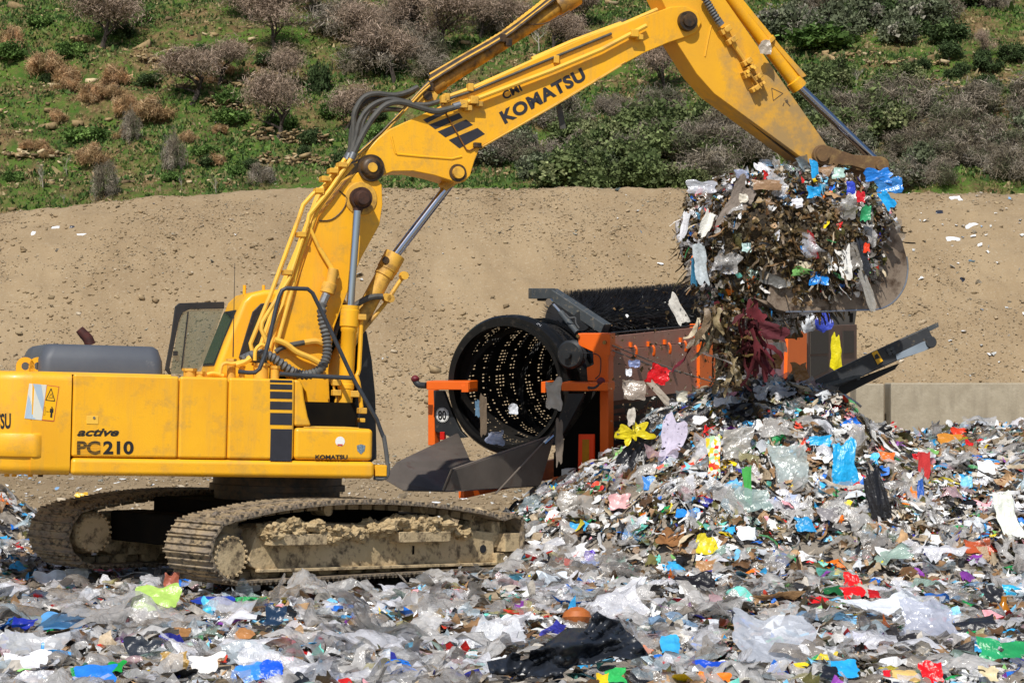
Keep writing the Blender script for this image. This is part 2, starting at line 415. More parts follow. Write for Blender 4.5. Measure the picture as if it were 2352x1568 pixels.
PAL_HEAP = [(c, w*(2.1 if c in ('9A7A55', '7A5A3C', '5E5A30', '453A26', 'B9A98C') else 1)) for c, w in PAL_OPQ]
def pick(pal, k, rs, alpha=(1, 1), jit=.12):
    w = np.array([p[1] for p in pal], float); w /= w.sum(); i = rs.choice(len(pal), k, p=w)
    c = np.array([lin(p[0]) for p in pal])[i]; c = c*(1+rs.randn(k, 1)*jit); a = rs.uniform(alpha[0], alpha[1], (k, 1))
    return np.concatenate([np.clip(c, 0, .9), a], 1)
m_scrap = attrmat('crumpled_waste', rough=.42, var=.3, vscale=14, bump=.01, bscale=40)
m_film = attrmat('plastic_film', rough=.16, film=True, var=.2, vscale=10, bump=.03, bscale=16, spec=1.0)
PAL_FINE = [(c, w*(1 if i < 9 or i > 21 else .5)) for i, (c, w) in enumerate(PAL_OPQ)]
def ribbons(name, P, L, Wd, pal, mat, seed, down=1.0, normals=None, alpha=(1, 1), flow=None):
    """long limp strips: each starts at P and sags or trails away"""
    rs = np.random.RandomState(seed); k = len(P); m = 9
    d = rs.randn(k, 3); d[:, 2] = d[:, 2]*.4-down
    if normals is not None: d = d+normals*.25
    if flow is not None: d = d+flow
    d /= np.linalg.norm(d, axis=1, keepdims=True); w = np.cross(d, rs.randn(k, 3)); w /= np.linalg.norm(w, axis=1, keepdims=True)
    V = np.empty((k, m, 3, 3)); q = P.copy(); step = (L/(m-1))[:, None]
    for j in range(m):
        w = w+rs.randn(k, 3)*.30; w -= d*(w*d).sum(1, keepdims=True); w /= np.linalg.norm(w, axis=1, keepdims=True)
        ww = (Wd*(.55+.45*np.sin(np.pi*(j+.6)/m))*rs.uniform(.7, 1.25, k))[:, None]; nn_ = np.cross(d, w)
        V[:, j, 0] = q-w*ww*.5; V[:, j, 1] = q+nn_*ww*rs.uniform(-.4, .4, (k, 1)); V[:, j, 2] = q+w*ww*.5
        d = d+rs.randn(k, 3)*.28; d[:, 2] -= .10*down; d /= np.linalg.norm(d, axis=1, keepdims=True); q = q+d*step
        if normals is not None and flow is None: q = q+normals*.01
        if normals is None or flow is not None:
            pass
        if flow is not None: q[:, 2] = np.clip(q[:, 2], Hg(q[:, 0], q[:, 1])+.02, Hg(q[:, 0], q[:, 1])+(.10 if down > .2 else .06))
    base = (np.arange(m-1)[:, None]*3+np.arange(2)[None, :]).ravel(); f = np.stack([base, base+1, base+4, base+3], -1)
    Fq = (f[None]+np.arange(k)[:, None, None]*m*3).reshape(-1, 4)
    return npmesh(name, V.reshape(-1, 3), Fq, mat, np.repeat(pick(pal, k, rs, alpha), m*3, 0), smooth=True)
def gradn(x, y, e=.15):
    dx = (Hg(x+e, y)-Hg(x-e, y))/(2*e); dy = (Hg(x, y+e)-Hg(x, y-e))/(2*e)
    n = np.stack([-dx, -dy, np.ones_like(dx)], -1); return n/np.linalg.norm(n, axis=1, keepdims=True)
def scatter(k, rs, y0, y1, pw=1.6, xr=None, keep=None):
    u = rs.rand(k); a = y0**(1-pw); b = y1**(1-pw); y = (a+(b-a)*u)**(1/(1-pw))
    half = .2295*y+2.4
    x = rs.uniform(-1, 1, k)*half
    if keep is not None:
        m = keep(x, y); x = x[m]; y = y[m]
    return x, y
def footprint(x, y):
    """true where the two tracks or the screener's frame stand"""
    a = TRK_YAW; ox, oy = EXC_X, EXC_Y
    u = (x-ox)*math.cos(a)+(y-oy)*math.sin(a); v = -(x-ox)*math.sin(a)+(y-oy)*math.cos(a)
    return (np.abs(u) < 2.5) & ((np.abs(v-1.35) < .46) | (np.abs(v+1.25) < .46))
def density(x, y):
    """how thick the waste lies"""
    lim = np.where(x < -1.2, 30.6, np.where(x < 1.8, 29.9, 41))
    return sm(lim+.6, lim-.8, y)
def field(name, k, sizes, n, tilt, pal, mat, seed, alpha=(1, 1), pw=1.6, y0=15.2, y1=40, lift=.0, aspect=.6, keep=None, drop=.0, smooth=False):
    rs = np.random.RandomState(seed)
    x, y = scatter(k, rs, y0, y1, pw)
    m = (rs.rand(len(x)) < density(x, y)) & ~footprint(x, y)
    if keep is not None: m &= keep(x, y)
    x = x[m]; y = y[m]
    s = np.exp(rs.uniform(np.log(sizes[0]), np.log(sizes[1]), len(x)))
    z = Hg(x, y)+rs.rand(len(x))*.05-.02-drop*s
    P = np.stack([x, y, z], -1); q = keepclear(P, rs); P = P[q]; s = s[q]; x = x[q]; y = y[q]
    o = litter(name, P, s, pick(pal, len(x), rs, alpha), n, tilt, rs, mat, gradn(x, y), aspect=aspect, lift=lift, smooth=smooth)
    return o
# ================================================================ EXCAVATOR
def E(p, v): q = onplane(M_EXC, p[0], p[1], 1, v); return q
def E2(p, v): q = E(p, v); return (q.x, q.z)
def EP(pts, v): return [E2(p, v) for p in pts]
def T2(p, v): q = onplane(M_TRK, p[0], p[1], 1, v); return (q.x, q.z)
yel = pmat('yellow_paint', 'F3B316', 'EAA81A', scale=1.5, rough=.45, coat=.12, bump=.002, bscale=60, c3='C09440', c3at=.63, c3soft=.11, c3scale=4, streak='D2A040')
yel_d = pmat('dusty_yellow_paint', 'E4AC2C', 'CFA048', scale=2.2, rough=.6, bump=.002, bscale=60, c3='8E6A34', c3at=.60, c3soft=.10, c3scale=5)
yel_f = pmat('faded_yellow_paint', 'F2BC38', 'E4B448', scale=2, rough=.6, c3='B98F4C', c3at=.64, c3soft=.1, c3scale=3)
stickm = pmat('worn_yellow_paint', 'EAAC18', 'DCA028', scale=1.6, rough=.6, bump=.002, bscale=50, c3='A58654', c3at=.62, c3soft=.14, c3scale=3, grad=((.16, 0, -.10), -.28))
greasy = pmat('greasy_steel', '2A2118', '5A4020', scale=8, rough=.5, c3='120E0B', c3at=.55, c3scale=10)
rustm = pmat('rusty_pin', '4A2A1A', '2A1812', scale=14, rough=.8, bump=.004, bscale=60)
blackm = pmat('black_paint', '1C1D20', '2A2B2E', scale=5, rough=.45, c3='5A5348', c3at=.7, c3scale=12)
decal = pmat('charcoal_decal', '2E2E36', '25252B', scale=8, rough=.5, c3='6A665C', c3at=.75, c3scale=14)
hosem = pmat('black_rubber_hose', '3A3936', '52504A', scale=10, rough=.65)
corrm = pmat('grey_corrugated_hose', '4A4C50', '62625E', scale=10, rough=.6)
chrome = pmat('chromed_rod', 'B8BCC8', rough=.10, metal=1)
greyp = pmat('grey_plastic_hood', '464A54', '54585F', scale=1.5, rough=.55, c3='787878', c3at=.68, c3scale=5)
glassm = pmat('cab_glass', '1B2A2A', rough=.06, spec=.9)
doorgl = pmat('door_glass', '5E6E62', '4E5E54', scale=3, rough=.08, spec=.8, alpha=.38)
mud = pmat('dried_mud', 'BDA782', 'AC9671', scale=3, rough=.95, bump=.02, bscale=22, c3='5E4E3A', c3at=.64, c3scale=7, spec=.1)
mudsteel = pmat('mud_caked_steel', 'CBB591', 'B8A27C', scale=2.5, rough=.9, bump=.012, bscale=24, c3='6A5C4A', c3at=.55, c3soft=.07, c3scale=7, spec=.2)
shoem = pmat('worn_track_steel', '7E746A', 'B09A76', scale=4, rough=.75, bump=.006, bscale=40, c3='34302C', c3at=.55, c3scale=9, spec=.3)
darkm = pmat('recess_shade', '0E0D0C', '17140F', scale=4, rough=.9, spec=.1)  # near-black colour standing in for shade in gaps and recesses
exc = empty('tracked_excavator', mat=M_EXC)
tag(exc, 'large yellow crawler excavator lifting a heaped bucket of waste', 'excavator')
# ---- undercarriage
NEAR, FARV, OUT = -1.25, 1.35, .40
def trk_profile():
    """closed loop of the outside of the chain, in the track's own (x,z)"""
    v = NEAR-OUT
    top = [ct(462, 395), ct(480, 345), ct(520, 306), ct(600, 278), ct(700, 255), ct(850, 222), ct(1000, 200), ct(1150, 186), ct(1300, 180), ct(1500, 182), ct(1700, 195), ct(1850, 212), ct(2000, 235), ct(2100, 258), ct(2170, 290)]
    P = [Vector((a, 0, b)) for a, b in (T2(p, v) for p in top)]
    xr, xf = P[0].x, P[-1].x
    cz = .45
    # front idler wrap
    fc = Vector((xf-.10, 0, cz)); rc = Vector((xr+.38, 0, cz))
    for a in range(50, -91, -20): P.append(fc+Vector((math.cos(R(a))*.44, 0, math.sin(R(a))*.43)))
    for k in range(1, 10): P.append(Vector((fc.x+(rc.x-fc.x)*k/10, 0, .02)))
    for a in range(270, 169, -20): P.append(rc+Vector((math.cos(R(a))*.44, 0, math.sin(R(a))*.43)))
    return P, rc, fc
TP, SPC, IDC = trk_profile()
def resample(P, n):
    Q = P+[P[0]]; L = [0]
    for i in range(1, len(Q)): L.append(L[-1]+(Q[i]-Q[i-1]).length)
    out = []
    for k in range(n):
        t = L[-1]*k/n; i = max(j for j in range(len(L)-1) if L[j] <= t)
        f = (t-L[i])/(L[i+1]-L[i]+1e-9); out.append(Q[i].lerp(Q[i+1], f))
    return out, L[-1]
def make_track(vc, side):
    NS = 52
    pts, Lt = resample(TP, NS); w = Lt/NS
    P2, _ = resample(TP, NS*2)
    tr = MB(); hw = .35
    # steel side frame under the shoes
    def FX(*p): return [T2(ct(*q), NEAR-.26) for q in p]
    fr = FX((738, 352), (790, 330), (1000, 318), (1500, 330), (1850, 345), (2080, 372), (2088, 540), (1200, 572), (738, 592), (672, 560), (690, 470), (712, 400))
    off = 0 if side < 0 else 0
    tr.prism(fr, vc-.26 if side < 0 else vc-.20, vc+.26)
    t = tr.build('crawler_track', mudsteel, exc, bevel=.012); t.matrix_local = M_TRK_L
    def sub(mb, name, mat, **k): o = mb.build(name, mat, t, **k); return o
    if side < 0:
        lip = MB(); a = FX((712, 582), (2088, 540), (2088, 556), (712, 600)); lip.prism(a, vc-.33, vc-.255); sub(lip, 'frame_lip', mudsteel, bevel=.006)
        for (x0, x1, y0, y1) in ((788, 1105, 405, 446), (1518, 1815, 385, 428)):
            g = MB(); zz = [T2(ct(x0, y1-35), vc-.36), T2(ct(x1, y1-44), vc-.36)]
            (ax, az), (bx, bz) = T2(ct(x0, y1), vc-.36), T2(ct(x1, y1-6), vc-.36)
            g.prism([(ax, az), (bx, bz), (bx, bz+.12), (ax, az+.12)], vc-.42, vc-.25); sub(g, 'step_bracket', mudsteel, bevel=.008)
        q = T2(ct(2020, 466), vc-.262); h = MB(); h.lathe((q[0], vc-.27, q[1]), (0, 1, 0), [(0, .035), (.0, .05), (.012, .05)], 16); sub(h, 'grease_port', blackm)
        q = T2(ct(1620, 472), vc-.262); h = MB(); h.box((q[0]-.015, vc-.266, q[1]-.05), (q[0]+.015, vc-.255, q[1]+.05)); sub(h, 'adjuster_slot', darkm)
    # final drive and sprocket
    fd = MB(); c = SPC; yv = vc-.30
    if side < 0: q = T2(ct(560, 512), vc-.34); c = Vector((q[0], 0, q[1]))
    prof = [(0, .16), (.0, .20), (.04, .235), (.10, .245), (.4, .26), (.5, .26)]
    fd.lathe((c.x, vc-.37, c.z), (0, 1, 0), prof, 36)
    for k in range(22):
        a = k*2*math.pi/22; p = Vector((c.x+math.cos(a)*.215, vc-.385, c.z+math.sin(a)*.215)); fd.cyl(p, p+Vector((0, .05, 0)), .016, seg=6)
    sub(fd, 'final_drive', mudsteel)
    sp = MB(); r = []
    for k in range(42):
        a = k*2*math.pi/42; rr = .36 if k % 2 else .31; r.append((SPC.x+math.cos(a)*rr, SPC.z+math.sin(a)*rr))
    sp.prism(r, vc-.05, vc+.02); sub(sp, 'sprocket', shoem)
    idl = MB(); idl.lathe((IDC.x, vc-.1, IDC.z), (0, 1, 0), [(0, .1), (0, .30), (.06, .33), (.14, .33), (.2, .30), (.2, .1)], 36); sub(idl, 'idler_wheel', mudsteel)
    yk = MB(); yk.box((fr[5][0]-.0, vc-.24, .30), (IDC.x+.12, vc+.22, .62)); sub(yk, 'idler_yoke', mudsteel, bevel=.02)
    if side < 0:
        gd = MB(); q1 = T2(ct(2150, 378), vc-.36); q2 = T2(ct(2232, 480), vc-.36)
        gd.prism([q1, (q2[0], q1[1]), (q2[0]+.0, q2[1]), (q1[0], q2[1]-.0)], vc-.36, vc-.05)
        q1 = T2(ct(2110, 492), vc-.36); q2 = T2(ct(2232, 600), vc-.36)
        gd.prism([q1, (q2[0], q1[1]), (q2[0]-.1, q2[1]), (q1[0], q2[1])], vc-.33, vc-.05)
        sub(gd, 'front_guard', mudsteel, bevel=.01)
    x0, x1 = fr[9][0], fr[6][0]
    for k in range(8):
        x = x0+(x1-x0)*(k+.6)/8.3
        m = MB(); m.lathe((x, vc-.16, .165), (0, 1, 0), [(0, .04), (0, .115), (.04, .13), (.05, .10), (.27, .10), (.28, .13), (.32, .115), (.32, .04)], 20)
        m.box((x-.09, vc-.20, .16), (x+.09, vc-.13, .30)); sub(m, 'bottom_roller', mudsteel)
    for k in (.33, .72):
        x = x0+(x1-x0)*k; m = MB(); m.lathe((x, vc-.12, .80), (0, 1, 0), [(0, .03), (0, .07), (.24, .07), (.24, .03)], 16); sub(m, 'carrier_roller', mudsteel)
    if side > 0: return t
    return t
def add_shoes(t, vc, mesh_src=None):
    NS = 52; pts, Lt = resample(TP, NS); w = Lt/NS*.93; hw = .40
    if mesh_src is None:
        m = MB(); m.box((-w/2, -hw, -.012), (w/2, hw, .012))
        for gx in (-w*.42, -w*.02, w*.38): m.prism([(gx-.010, .012), (gx+.014, .012), (gx+.007, .040), (gx-.004, .040)], -hw+.004, hw-.004)
        m.box((-w*.45, -.10, -.085), (w*.35, -.055, -.012)); m.box((-w*.45, .055, -.085), (w*.35, .10, -.012))
        o = m.build('track_shoe', shoem, t, bevel=0); mesh_src = o.data; first = o
    else: first = None
    for i in range(NS):
        p = pts[i]; q = pts[(i+1) % NS]; mid = (p+q)/2; d = (q-p).normalized(); nrm = Vector((0, 1, 0)).cross(d)*-1
        # outward normal: the loop runs rear->top->front
        nrm = Vector((-d.z, 0, d.x))
        mid = mid-nrm*.045
        Mx = Matrix(((d.x, 0, nrm.x, mid.x), (0, 1, 0, vc), (d.z, 0, nrm.z, mid.z), (0, 0, 0, 1)))
        if first is not None and i == 0: o = first
        else: o = bpy.data.objects.new('track_shoe', mesh_src); C.objects.link(o); o.parent = t
        o.matrix_local = Mx
    return mesh_src
def mudlump(pts, name, mat, t, r=.08, seed=1, n=60):
    rs = random.Random(seed); bm = bmesh.new()
    for i in range(n):
        p, sx = rs.choice(pts); c = Vector(p)+Vector((rs.uniform(-sx, sx), rs.uniform(-.10, .10), rs.uniform(-.04, .05)))
        rr = r*min(2.0, math.exp(rs.gauss(-.25, .5)))
        Mx = Matrix.Translation(c) @ Matrix.Diagonal((1.2, 1, .8, 1)); res = bmesh.ops.create_icosphere(bm, subdivisions=2 if rr < .05 else 3, radius=rr, matrix=Mx)
        for v in res['verts']:
            d = (v.co-c); v.co += d*(mnoise.noise(v.co*14)*.9+mnoise.noise(v.co*42)*.5)
    me = bpy.data.meshes.new(name); bm.to_mesh(me); bm.free(); me.materials.append(mat)
    o = bpy.data.objects.new(name, me); C.objects.link(o); o.parent = t; return o
near_t = make_track(NEAR, -1); shoe = add_shoes(near_t, NEAR)
far_t = make_track(FARV, 1); add_shoes(far_t, FARV, shoe)
tag(near_t, 'near track with thick dried mud on its side frame'); tag(far_t, 'far track in the shade of the upper body')
mp = []
for (x, y, s) in ((760, 385, .05), (830, 352, .12), (930, 345, .14), (1010, 340, .1), (900, 370, .15), (1100, 385, .12), (1200, 385, .12), (1290, 385, .1), (1380, 345, .1), (1440, 350, .1), (1520, 330, .12), (1600, 315, .14), (1700, 320, .14), (1780, 335, .12), (1850, 365, .08), (1600, 350, .2), (1700, 355, .2), (960, 372, .2), (1900, 385, .06)):
    q = T2(ct(x, y), NEAR-.27); mp.append(((q[0], NEAR-.27, q[1]), s))
mudlump(mp, 'caked_mud', mud, near_t, r=.05, seed=4, n=520)
# centre frame and slew ring
m = MB(); m.box((-1.1, -.95, .42), (1.1, .95, .86), M_TRK_L); m.box((-1.6, -1.1, .35), (-1.1, 1.1, .7), M_TRK_L); m.box((1.1, -1.1, .35), (1.6, 1.1, .7), M_TRK_L)
m.build('centre_frame', darkm, exc, bevel=.03)  # near-black colour puts the shade under the body into the frame
m = MB(); m.lathe((0, 0, .86), (0, 0, 1), [(0, .70), (.0, .74), (.10, .74), (.10, .80), (.17, .80), (.17, .76), (.32, .76)], 48); m.build('slew_ring', greasy, exc)
# ---- upper body
VN, VF = -1.38, 1.33
u_at = lambda px, py=960, v=VN: E2((px, py), v)[0]
w_at = lambda px, py, v=VN: E2((px, py), v)[1]
wt, wp, wb = w_at(410, 864), w_at(410, 1054), w_at(410, 1094)
# counterweight: plan outline with round rear corners, softened top and bottom
ucw = u_at(163)
def cw_plan(inset, front=0):
    pts = [(ucw-front, VN+inset), (ucw-.42, VN+inset)]
    cxu = -2.35; rx = .72
    for a in range(0, 91, 9):
        t = R(a); pts.append((ucw-.42-math.sin(t)*(.58-inset), VN+.02+inset+(1-math.cos(t))*.50))
    pts.append((ucw-1.12+inset, -.45)); pts.append((ucw-1.15+inset, 0))
    right = pts
    left = [(p[0], -p[1]-.0) for p in reversed(pts[:-1])]
    return right+left
def ring_mesh(name, levels, plan, mat, parent):
    vs = []; fs = []; n = None
    for (w, ins) in levels:
        P = plan(ins); n = len(P); vs += [(p[0], p[1], w) for p in P]
    for i in range(len(levels)-1):
        for k in range(n): fs.append((i*n+k, i*n+(k+1) % n, (i+1)*n+(k+1) % n, (i+1)*n+k))
    fs += [tuple(range(n-1, -1, -1)), tuple(range((len(levels)-1)*n, len(levels)*n))]
    b = MB(); b.add(vs, fs); return b.build(name, mat, parent, ang=50)
H_ = wt-wb
def rnd(w0, w1, r, n=5):
    L = []
    for i in range(n+1): t = R(90*i/n); L.append((w0+r*(1-math.cos(t)), r*(1-math.sin(t))))
    for i in range(n+1): t = R(90*i/n); L.append((w1-r*(1-math.sin(t)), r*(1-math.cos(t))))
    return L
CWT = ring_mesh('counterweight', rnd(wb-.0, wt+.015, .10), cw_plan, yel, exc)
# bulge at the counterweight's foot
m = MB(); P = []
wb0, wb1 = w_at(60, 1050), w_at(60, 994)
bl = cw_plan(0); ub = u_at(98)
sec = []
pl = [(ub-k*.03, None) for k in range(5)]+[p for p in bl[1:14] if p[0] < ub-.16]
def cwy(x):
    for a, b in zip(bl, bl[1:14]):
        if b[0] <= x <= a[0]: return a[1]+(b[1]-a[1])*(a[0]-x)/(a[0]-b[0]+1e-9)
    return VN
pl = [(p[0], cwy(p[0]) if p[1] is None else p[1]) for p in pl]
vs = []; nseg = 8
for i, p in enumerate(pl):
    q = Vector((p[0], p[1])); a = Vector(pl[max(i-1, 0)]); c_ = Vector(pl[min(i+1, len(pl)-1)]); d = (c_-a).normalized(); nn = Vector((d.y, -d.x)) if True else d
    if nn.y > 0 and i < 3: nn = -nn
    if nn.dot(Vector((q.x-ucw, q.y))) < 0: nn = -nn
    bul = .05*min(1, max(0, (pl[0][0]-q.x)/.16))**.5
    for k in range(nseg+1):
        t = math.pi*k/nseg; hh = (wb0+wb1)/2-math.cos(t)*(wb1-wb0)/2; dd = bul*max(0, math.sin(t))**.5+(-.004 if i == 0 else 0)
        vs.append((q.x+nn.x*dd, q.y+nn.y*dd, hh))
fs = []
for i in range(len(pl)-1):
    for k in range(nseg): fs.append((i*(nseg+1)+k, i*(nseg+1)+k+1, (i+1)*(nseg+1)+k+1, (i+1)*(nseg+1)+k))
m.add(vs, fs); m.build('counterweight_rib', yel, CWT)
for k, px in enumerate((145, 218)):
    m = MB(); cc = E(c1(px, 592), -.9); r = .105
    pts = [(cc.x+math.cos(R(a))*r*.95, cc.z+math.sin(R(a))*r) for a in range(0, 181, 15)]+[(cc.x-r*.95, wt-.02), (cc.x+r*.95, wt-.02)]
    hole = [(cc.x+math.cos(R(a))*.045, cc.z+math.sin(R(a))*.045) for a in range(0, 360, 20)]
    # ring with a hole: outer resampled by angle
    out = []
    for a in range(0, 360, 20):
        t = R(a); ca, sa = math.cos(t), math.sin(t); rr = r*.95
        if sa < 0: rr = min(rr/abs(ca) if abs(ca) > 1e-3 else 9, (cc.z-(wt-.02))/abs(sa)) if abs(sa) > 1e-3 else rr
        out.append((cc.x+ca*rr, cc.z+sa*rr))
    vs = []; n = len(out)
    for y in (-.93, -.88): vs += [(p[0], y, p[1]) for p in out]+[(p[0], y, p[1]) for p in hole]
    fs = []
    for i in range(n):
        j = (i+1) % n
        fs += [(i, j, n+j, n+i), (2*n+i, 3*n+i, 3*n+j, 2*n+j), (i, 2*n+i, 2*n+j, j), (n+i, n+j, 3*n+j, 3*n+i)]
    m.add(vs, fs); m.build('lifting_eye', yel, CWT, smooth=False)
# bolts under the counterweight
for px in (35, 78, 170, 228):
    p = E(c1(px+5, 1208), VN+.25); m = MB(); m.cyl((p.x, p.y, wb-.03), (p.x, p.y, wb+.02), .028, seg=8); m.build('underside_bolt', greasy if px > 200 else yel, exc)
# core of the body behind the doors
m = MB(); g = .004
uR = u_at(675); uF = u_at(861, 1075)
m.box((ucw+.01, VN+.05, wp), (uR-.0, VF, wt-.02)); m.build('engine_housing', yel, exc, bevel=.04)
for (a, b) in ((166.5, 409.5), (411.5, 522.5), (524.5, 676)):
    m = MB(); m.box((u_at(a), VN, wp+.010), (u_at(b), VN+.06, wt)); o = m.build('side_door', yel if a > 160 and a < 300 else yel, exc, bevel=.03, seg=4)
# sill
m = MB(); m.box((ucw+.006, VN-.01, wb), (uF, VF, wp)); m.build('sill', yel, exc, bevel=.055, seg=5)
# step box at the front right
m = MB(); wq = w_at(760, 983); m.box((u_at(677.5), VN, wp+.010), (u_at(857, 1020), -.62, wq)); sb = m.build('step_box', yel, exc, bevel=.05, seg=4)
m = MB(); m.box((u_at(700), VN+.03, wq), (u_at(826, 981), -.66, wq+.012)); m.build('step_plate', yel_f, sb)
# tank shoulder, its curved edge
m = MB(); pts = EP([c1(1692, 668), c1(1725, 672), c1(1742, 700), c1(1752, 780), c1(1772, 880), c1(1792, 938), c1(1692, 938)], VN+.02)
m.prism(pts, VN+.02, -.70); m.build('tank_shoulder', yel, exc, bevel=.03)
# black panels added to stand in for the shaded void beside the boom foot
m = MB(); m.box((u_at(690), -.70, wp), (u_at(850), -.66, wt-.25)); m.build('bay_shade_panel', darkm, exc); m = MB(); m.box((u_at(690), .33, wp), (u_at(855), .37, wt+.2)); m.build('bay_shade_panel', darkm, exc)
# black shading bars on the door
for (y0, y1) in ((664, 684), (696, 724), (738, 777), (795, 840), (860, 928), (952, 1136)):
    m = MB(); a = E2(c1(1552, y1), VN-.003); b = E2(c1(1680, y0+2), VN-.003); m.box((a[0], VN-.004, a[1]), (b[0], VN+.002, min(b[1], wt-.012))); m.build('black_stripe', decal, exc, smooth=False)
# lock, stickers
m = MB(); a = E2(c1(497, 924), VN); b = E2(c1(566, 878), VN); m.box((a[0], VN-.006, a[1]), (b[0], VN, b[1])); lk = m.build('door_latch', yel_f, exc, bevel=.003)
p = E(c1(540, 888), VN); m = MB(); m.cyl((p.x, VN-.014, p.z), (p.x, VN-.004, p.z), .014); m.build('keyhole', chrome, lk)
def sticker(pts, v, name, mat, parent, off=.003, th=.002):
    P = [E(p, v) for p in pts]; m = MB()
    A = [(q.x, v-off, q.z) for q in P]; B = [(q.x, v-off+th, q.z) for q in P]; m.loft(A, B); return m.build(name, mat, parent, smooth=False)
white_s = pmat('white_sticker', 'E8E8E4', rough=.4); pale_s = pmat('pale_blue_reflector', 'A9BCCB', rough=.35); cream_s = pmat('cream_reflector', 'D8D6C8', rough=.35)
red_s = pmat('red_print', 'C04A3A', rough=.5); blk_s = pmat('black_print', '1C1A1A', rough=.5); dec_y = pmat('decal_yellow', 'F2B50C', rough=.4)
# the counterweight side is flat only next to the doors; lay the sticker on it following the curve
def cwpt(px, py):
    """point on the counterweight's skin"""
    best = None
    bl = cw_plan(0)
    for i in range(0, 14):
        a = Vector((bl[i][0], bl[i][1], 0)); b = Vector((bl[i+1][0], bl[i+1][1], 0))
        nrm = Vector((b.y-a.y, -(b.x-a.x), 0)).normalized()
        Mi = M_EXC.inverted(); o = Mi @ Vector((0, 0, CAMZ)); d = Mi.to_3x3() @ ray(px, py)
        den = d.dot(nrm)
        if abs(den) < 1e-6: continue
        t = (a-o).dot(nrm)/den; q = o+d*t; s = (Vector((q.x, q.y, 0))-a).dot((b-a).normalized())/((b-a).length)
        if -.01 <= s <= 1.01:
            if nrm.y > 0: nrm = -nrm
            return q, nrm
    return None
def cwstick(pts, name, mat, off, parent, ns=6):
    """quad decal subdivided along x so that it follows the curved side"""
    m = MB(); vs = []; (a, b, c_, d) = pts
    for i in range(ns+1):
        t = i/ns
        for (p, q) in ((a, b), (d, c_)):
            x = p[0]*(1-t)+q[0]*t; y = p[1]*(1-t)+q[1]*t; r = cwpt(x, y)
            if r is None: return None
            vs.append(r[0]+r[1]*off)
    m.add(vs, [(2*i, 2*i+1, 2*i+3, 2*i+2) for i in range(ns)]); return m.build(name, mat, parent, smooth=False)
ref = cwstick([cp(285, 460), cp(455, 475), cp(408, 818), cp(238, 800)], 'reflector_sticker', cream_s, .003, CWT)
for pts in ([cp(320, 463), cp(400, 470), cp(428, 640), cp(418, 740)], [cp(277, 570), cp(277, 570.5), cp(345, 812), cp(240, 800)]):
    cwstick(pts, 'blue_band', pale_s, .0045, ref)
wd = cwstick([cp(455, 475), cp(578, 491), cp(527, 832), cp(406, 820)], 'warning_sticker', red_s, .003, CWT)
cwstick([cp(459, 482), cp(571, 497), cp(522, 823), cp(411, 812)], 'warning_field', dec_y, .0045, wd)
def cwline(pts, wdt, par):
    for i in range(len(pts)-1):
        a = Vector(pts[i]); b = Vector(pts[i+1]); d = (b-a).normalized(); n = Vector((-d.y, d.x))*wdt
        cwstick([cp(*(a+n)), cp(*(b+n)), cp(*(b-n)), cp(*(a-n))], 'pictogram', blk_s, .006, par, ns=1)
cwline([(498, 510), (445, 622), (534, 632), (498, 510)], 4, wd)
cwline([(508, 690), (504, 700)], 9, wd); cwline([(505, 705), (502, 745)], 13, wd); cwline([(498, 745), (492, 790)], 5, wd); cwline([(507, 745), (503, 795)], 5, wd); cwline([(490, 705), (486, 745)], 3, wd); cwline([(519, 708), (516, 745)], 3, wd)
cwline([(432, 690), (446, 692), (437, 772), (424, 770), (432, 690)], 1.2, wd); cwline([(450, 733), (475, 736)], 3, wd); cwline([(480, 590), (500, 560), (515, 600), (470, 600)], 2, wd)
# lettering
def textmesh(body, size, extr=.002, offset=0., shear=0, spacing=1):
    cu = bpy.data.curves.new('txt', 'FONT'); cu.body = body; cu.size = size; cu.extrude = extr; cu.offset = offset; cu.shear = shear; cu.space_character = spacing; cu.resolution_u = 4
    o = bpy.data.objects.new('txt', cu); C.objects.link(o); dg = bpy.context.evaluated_depsgraph_get()
    me = bpy.data.meshes.new_from_object(o.evaluated_get(dg)); C.objects.unlink(o); bpy.data.objects.remove(o); return me
def lettering(body, pa, pb, v, h_px, mat, parent, M=M_EXC, offset=.012, shear=0, name='lettering', off=.004, spacing=1, sx=None):
    """text on the plane local y=v from photo point pa to pb, cap height in photo units h_px"""
    a = onplane(M, pa[0], pa[1], 1, v); b = onplane(M, pb[0], pb[1], 1, v); up = onplane(M, pa[0], pa[1]-h_px, 1, v)
    me = textmesh(body, 1, .0, offset/1, shear, spacing)
    xs_ = [q.co.x for q in me.vertices]; ys_ = [q.co.y for q in me.vertices]; w = max(xs_)-min(xs_); h = max(ys_)
    ex = (b-a); L_ = ex.length; ex.normalize(); ez = Vector((-ex.z, 0, ex.x)); hh = abs((up-a).dot(ez))
    x0 = min(xs_)
    for q in me.vertices: 
        x, y = q.co.x-x0, q.co.y
        q.co = a+ex*(x*L_/w)+ez*(y*hh/h)+Vector((0, -off, 0))
    me.materials.clear(); me.materials.append(mat); me.name = name
    o = bpy.data.objects.new(name, me); C.objects.link(o); o.parent = parent; return o
lettering('active', c1(443, 992), c1(684, 992), VN, 17, blk_s, exc, offset=.03, shear=.35)
lettering('PC', c1(442, 1094), c1(576, 1094), VN, 29, blk_s, exc, offset=.035)
lettering('210', c1(592, 1094), c1(768, 1094), VN, 29, blk_s, exc, offset=.035)
for k in range(8):
    a = E2(c1(438, 1030+k*8.6), VN); b = E2(c1(580, 1033+k*8.6), VN); m = MB(); m.box((a[0], VN-.006, b[1]), (b[0], VN-.0035, a[1])); m.build('lettering_stripe', dec_y, exc, smooth=False)
lettering('KOMATSU', c1(1812, 1126), c1(1998, 1126), VN, 10, blk_s, sb, offset=.04)
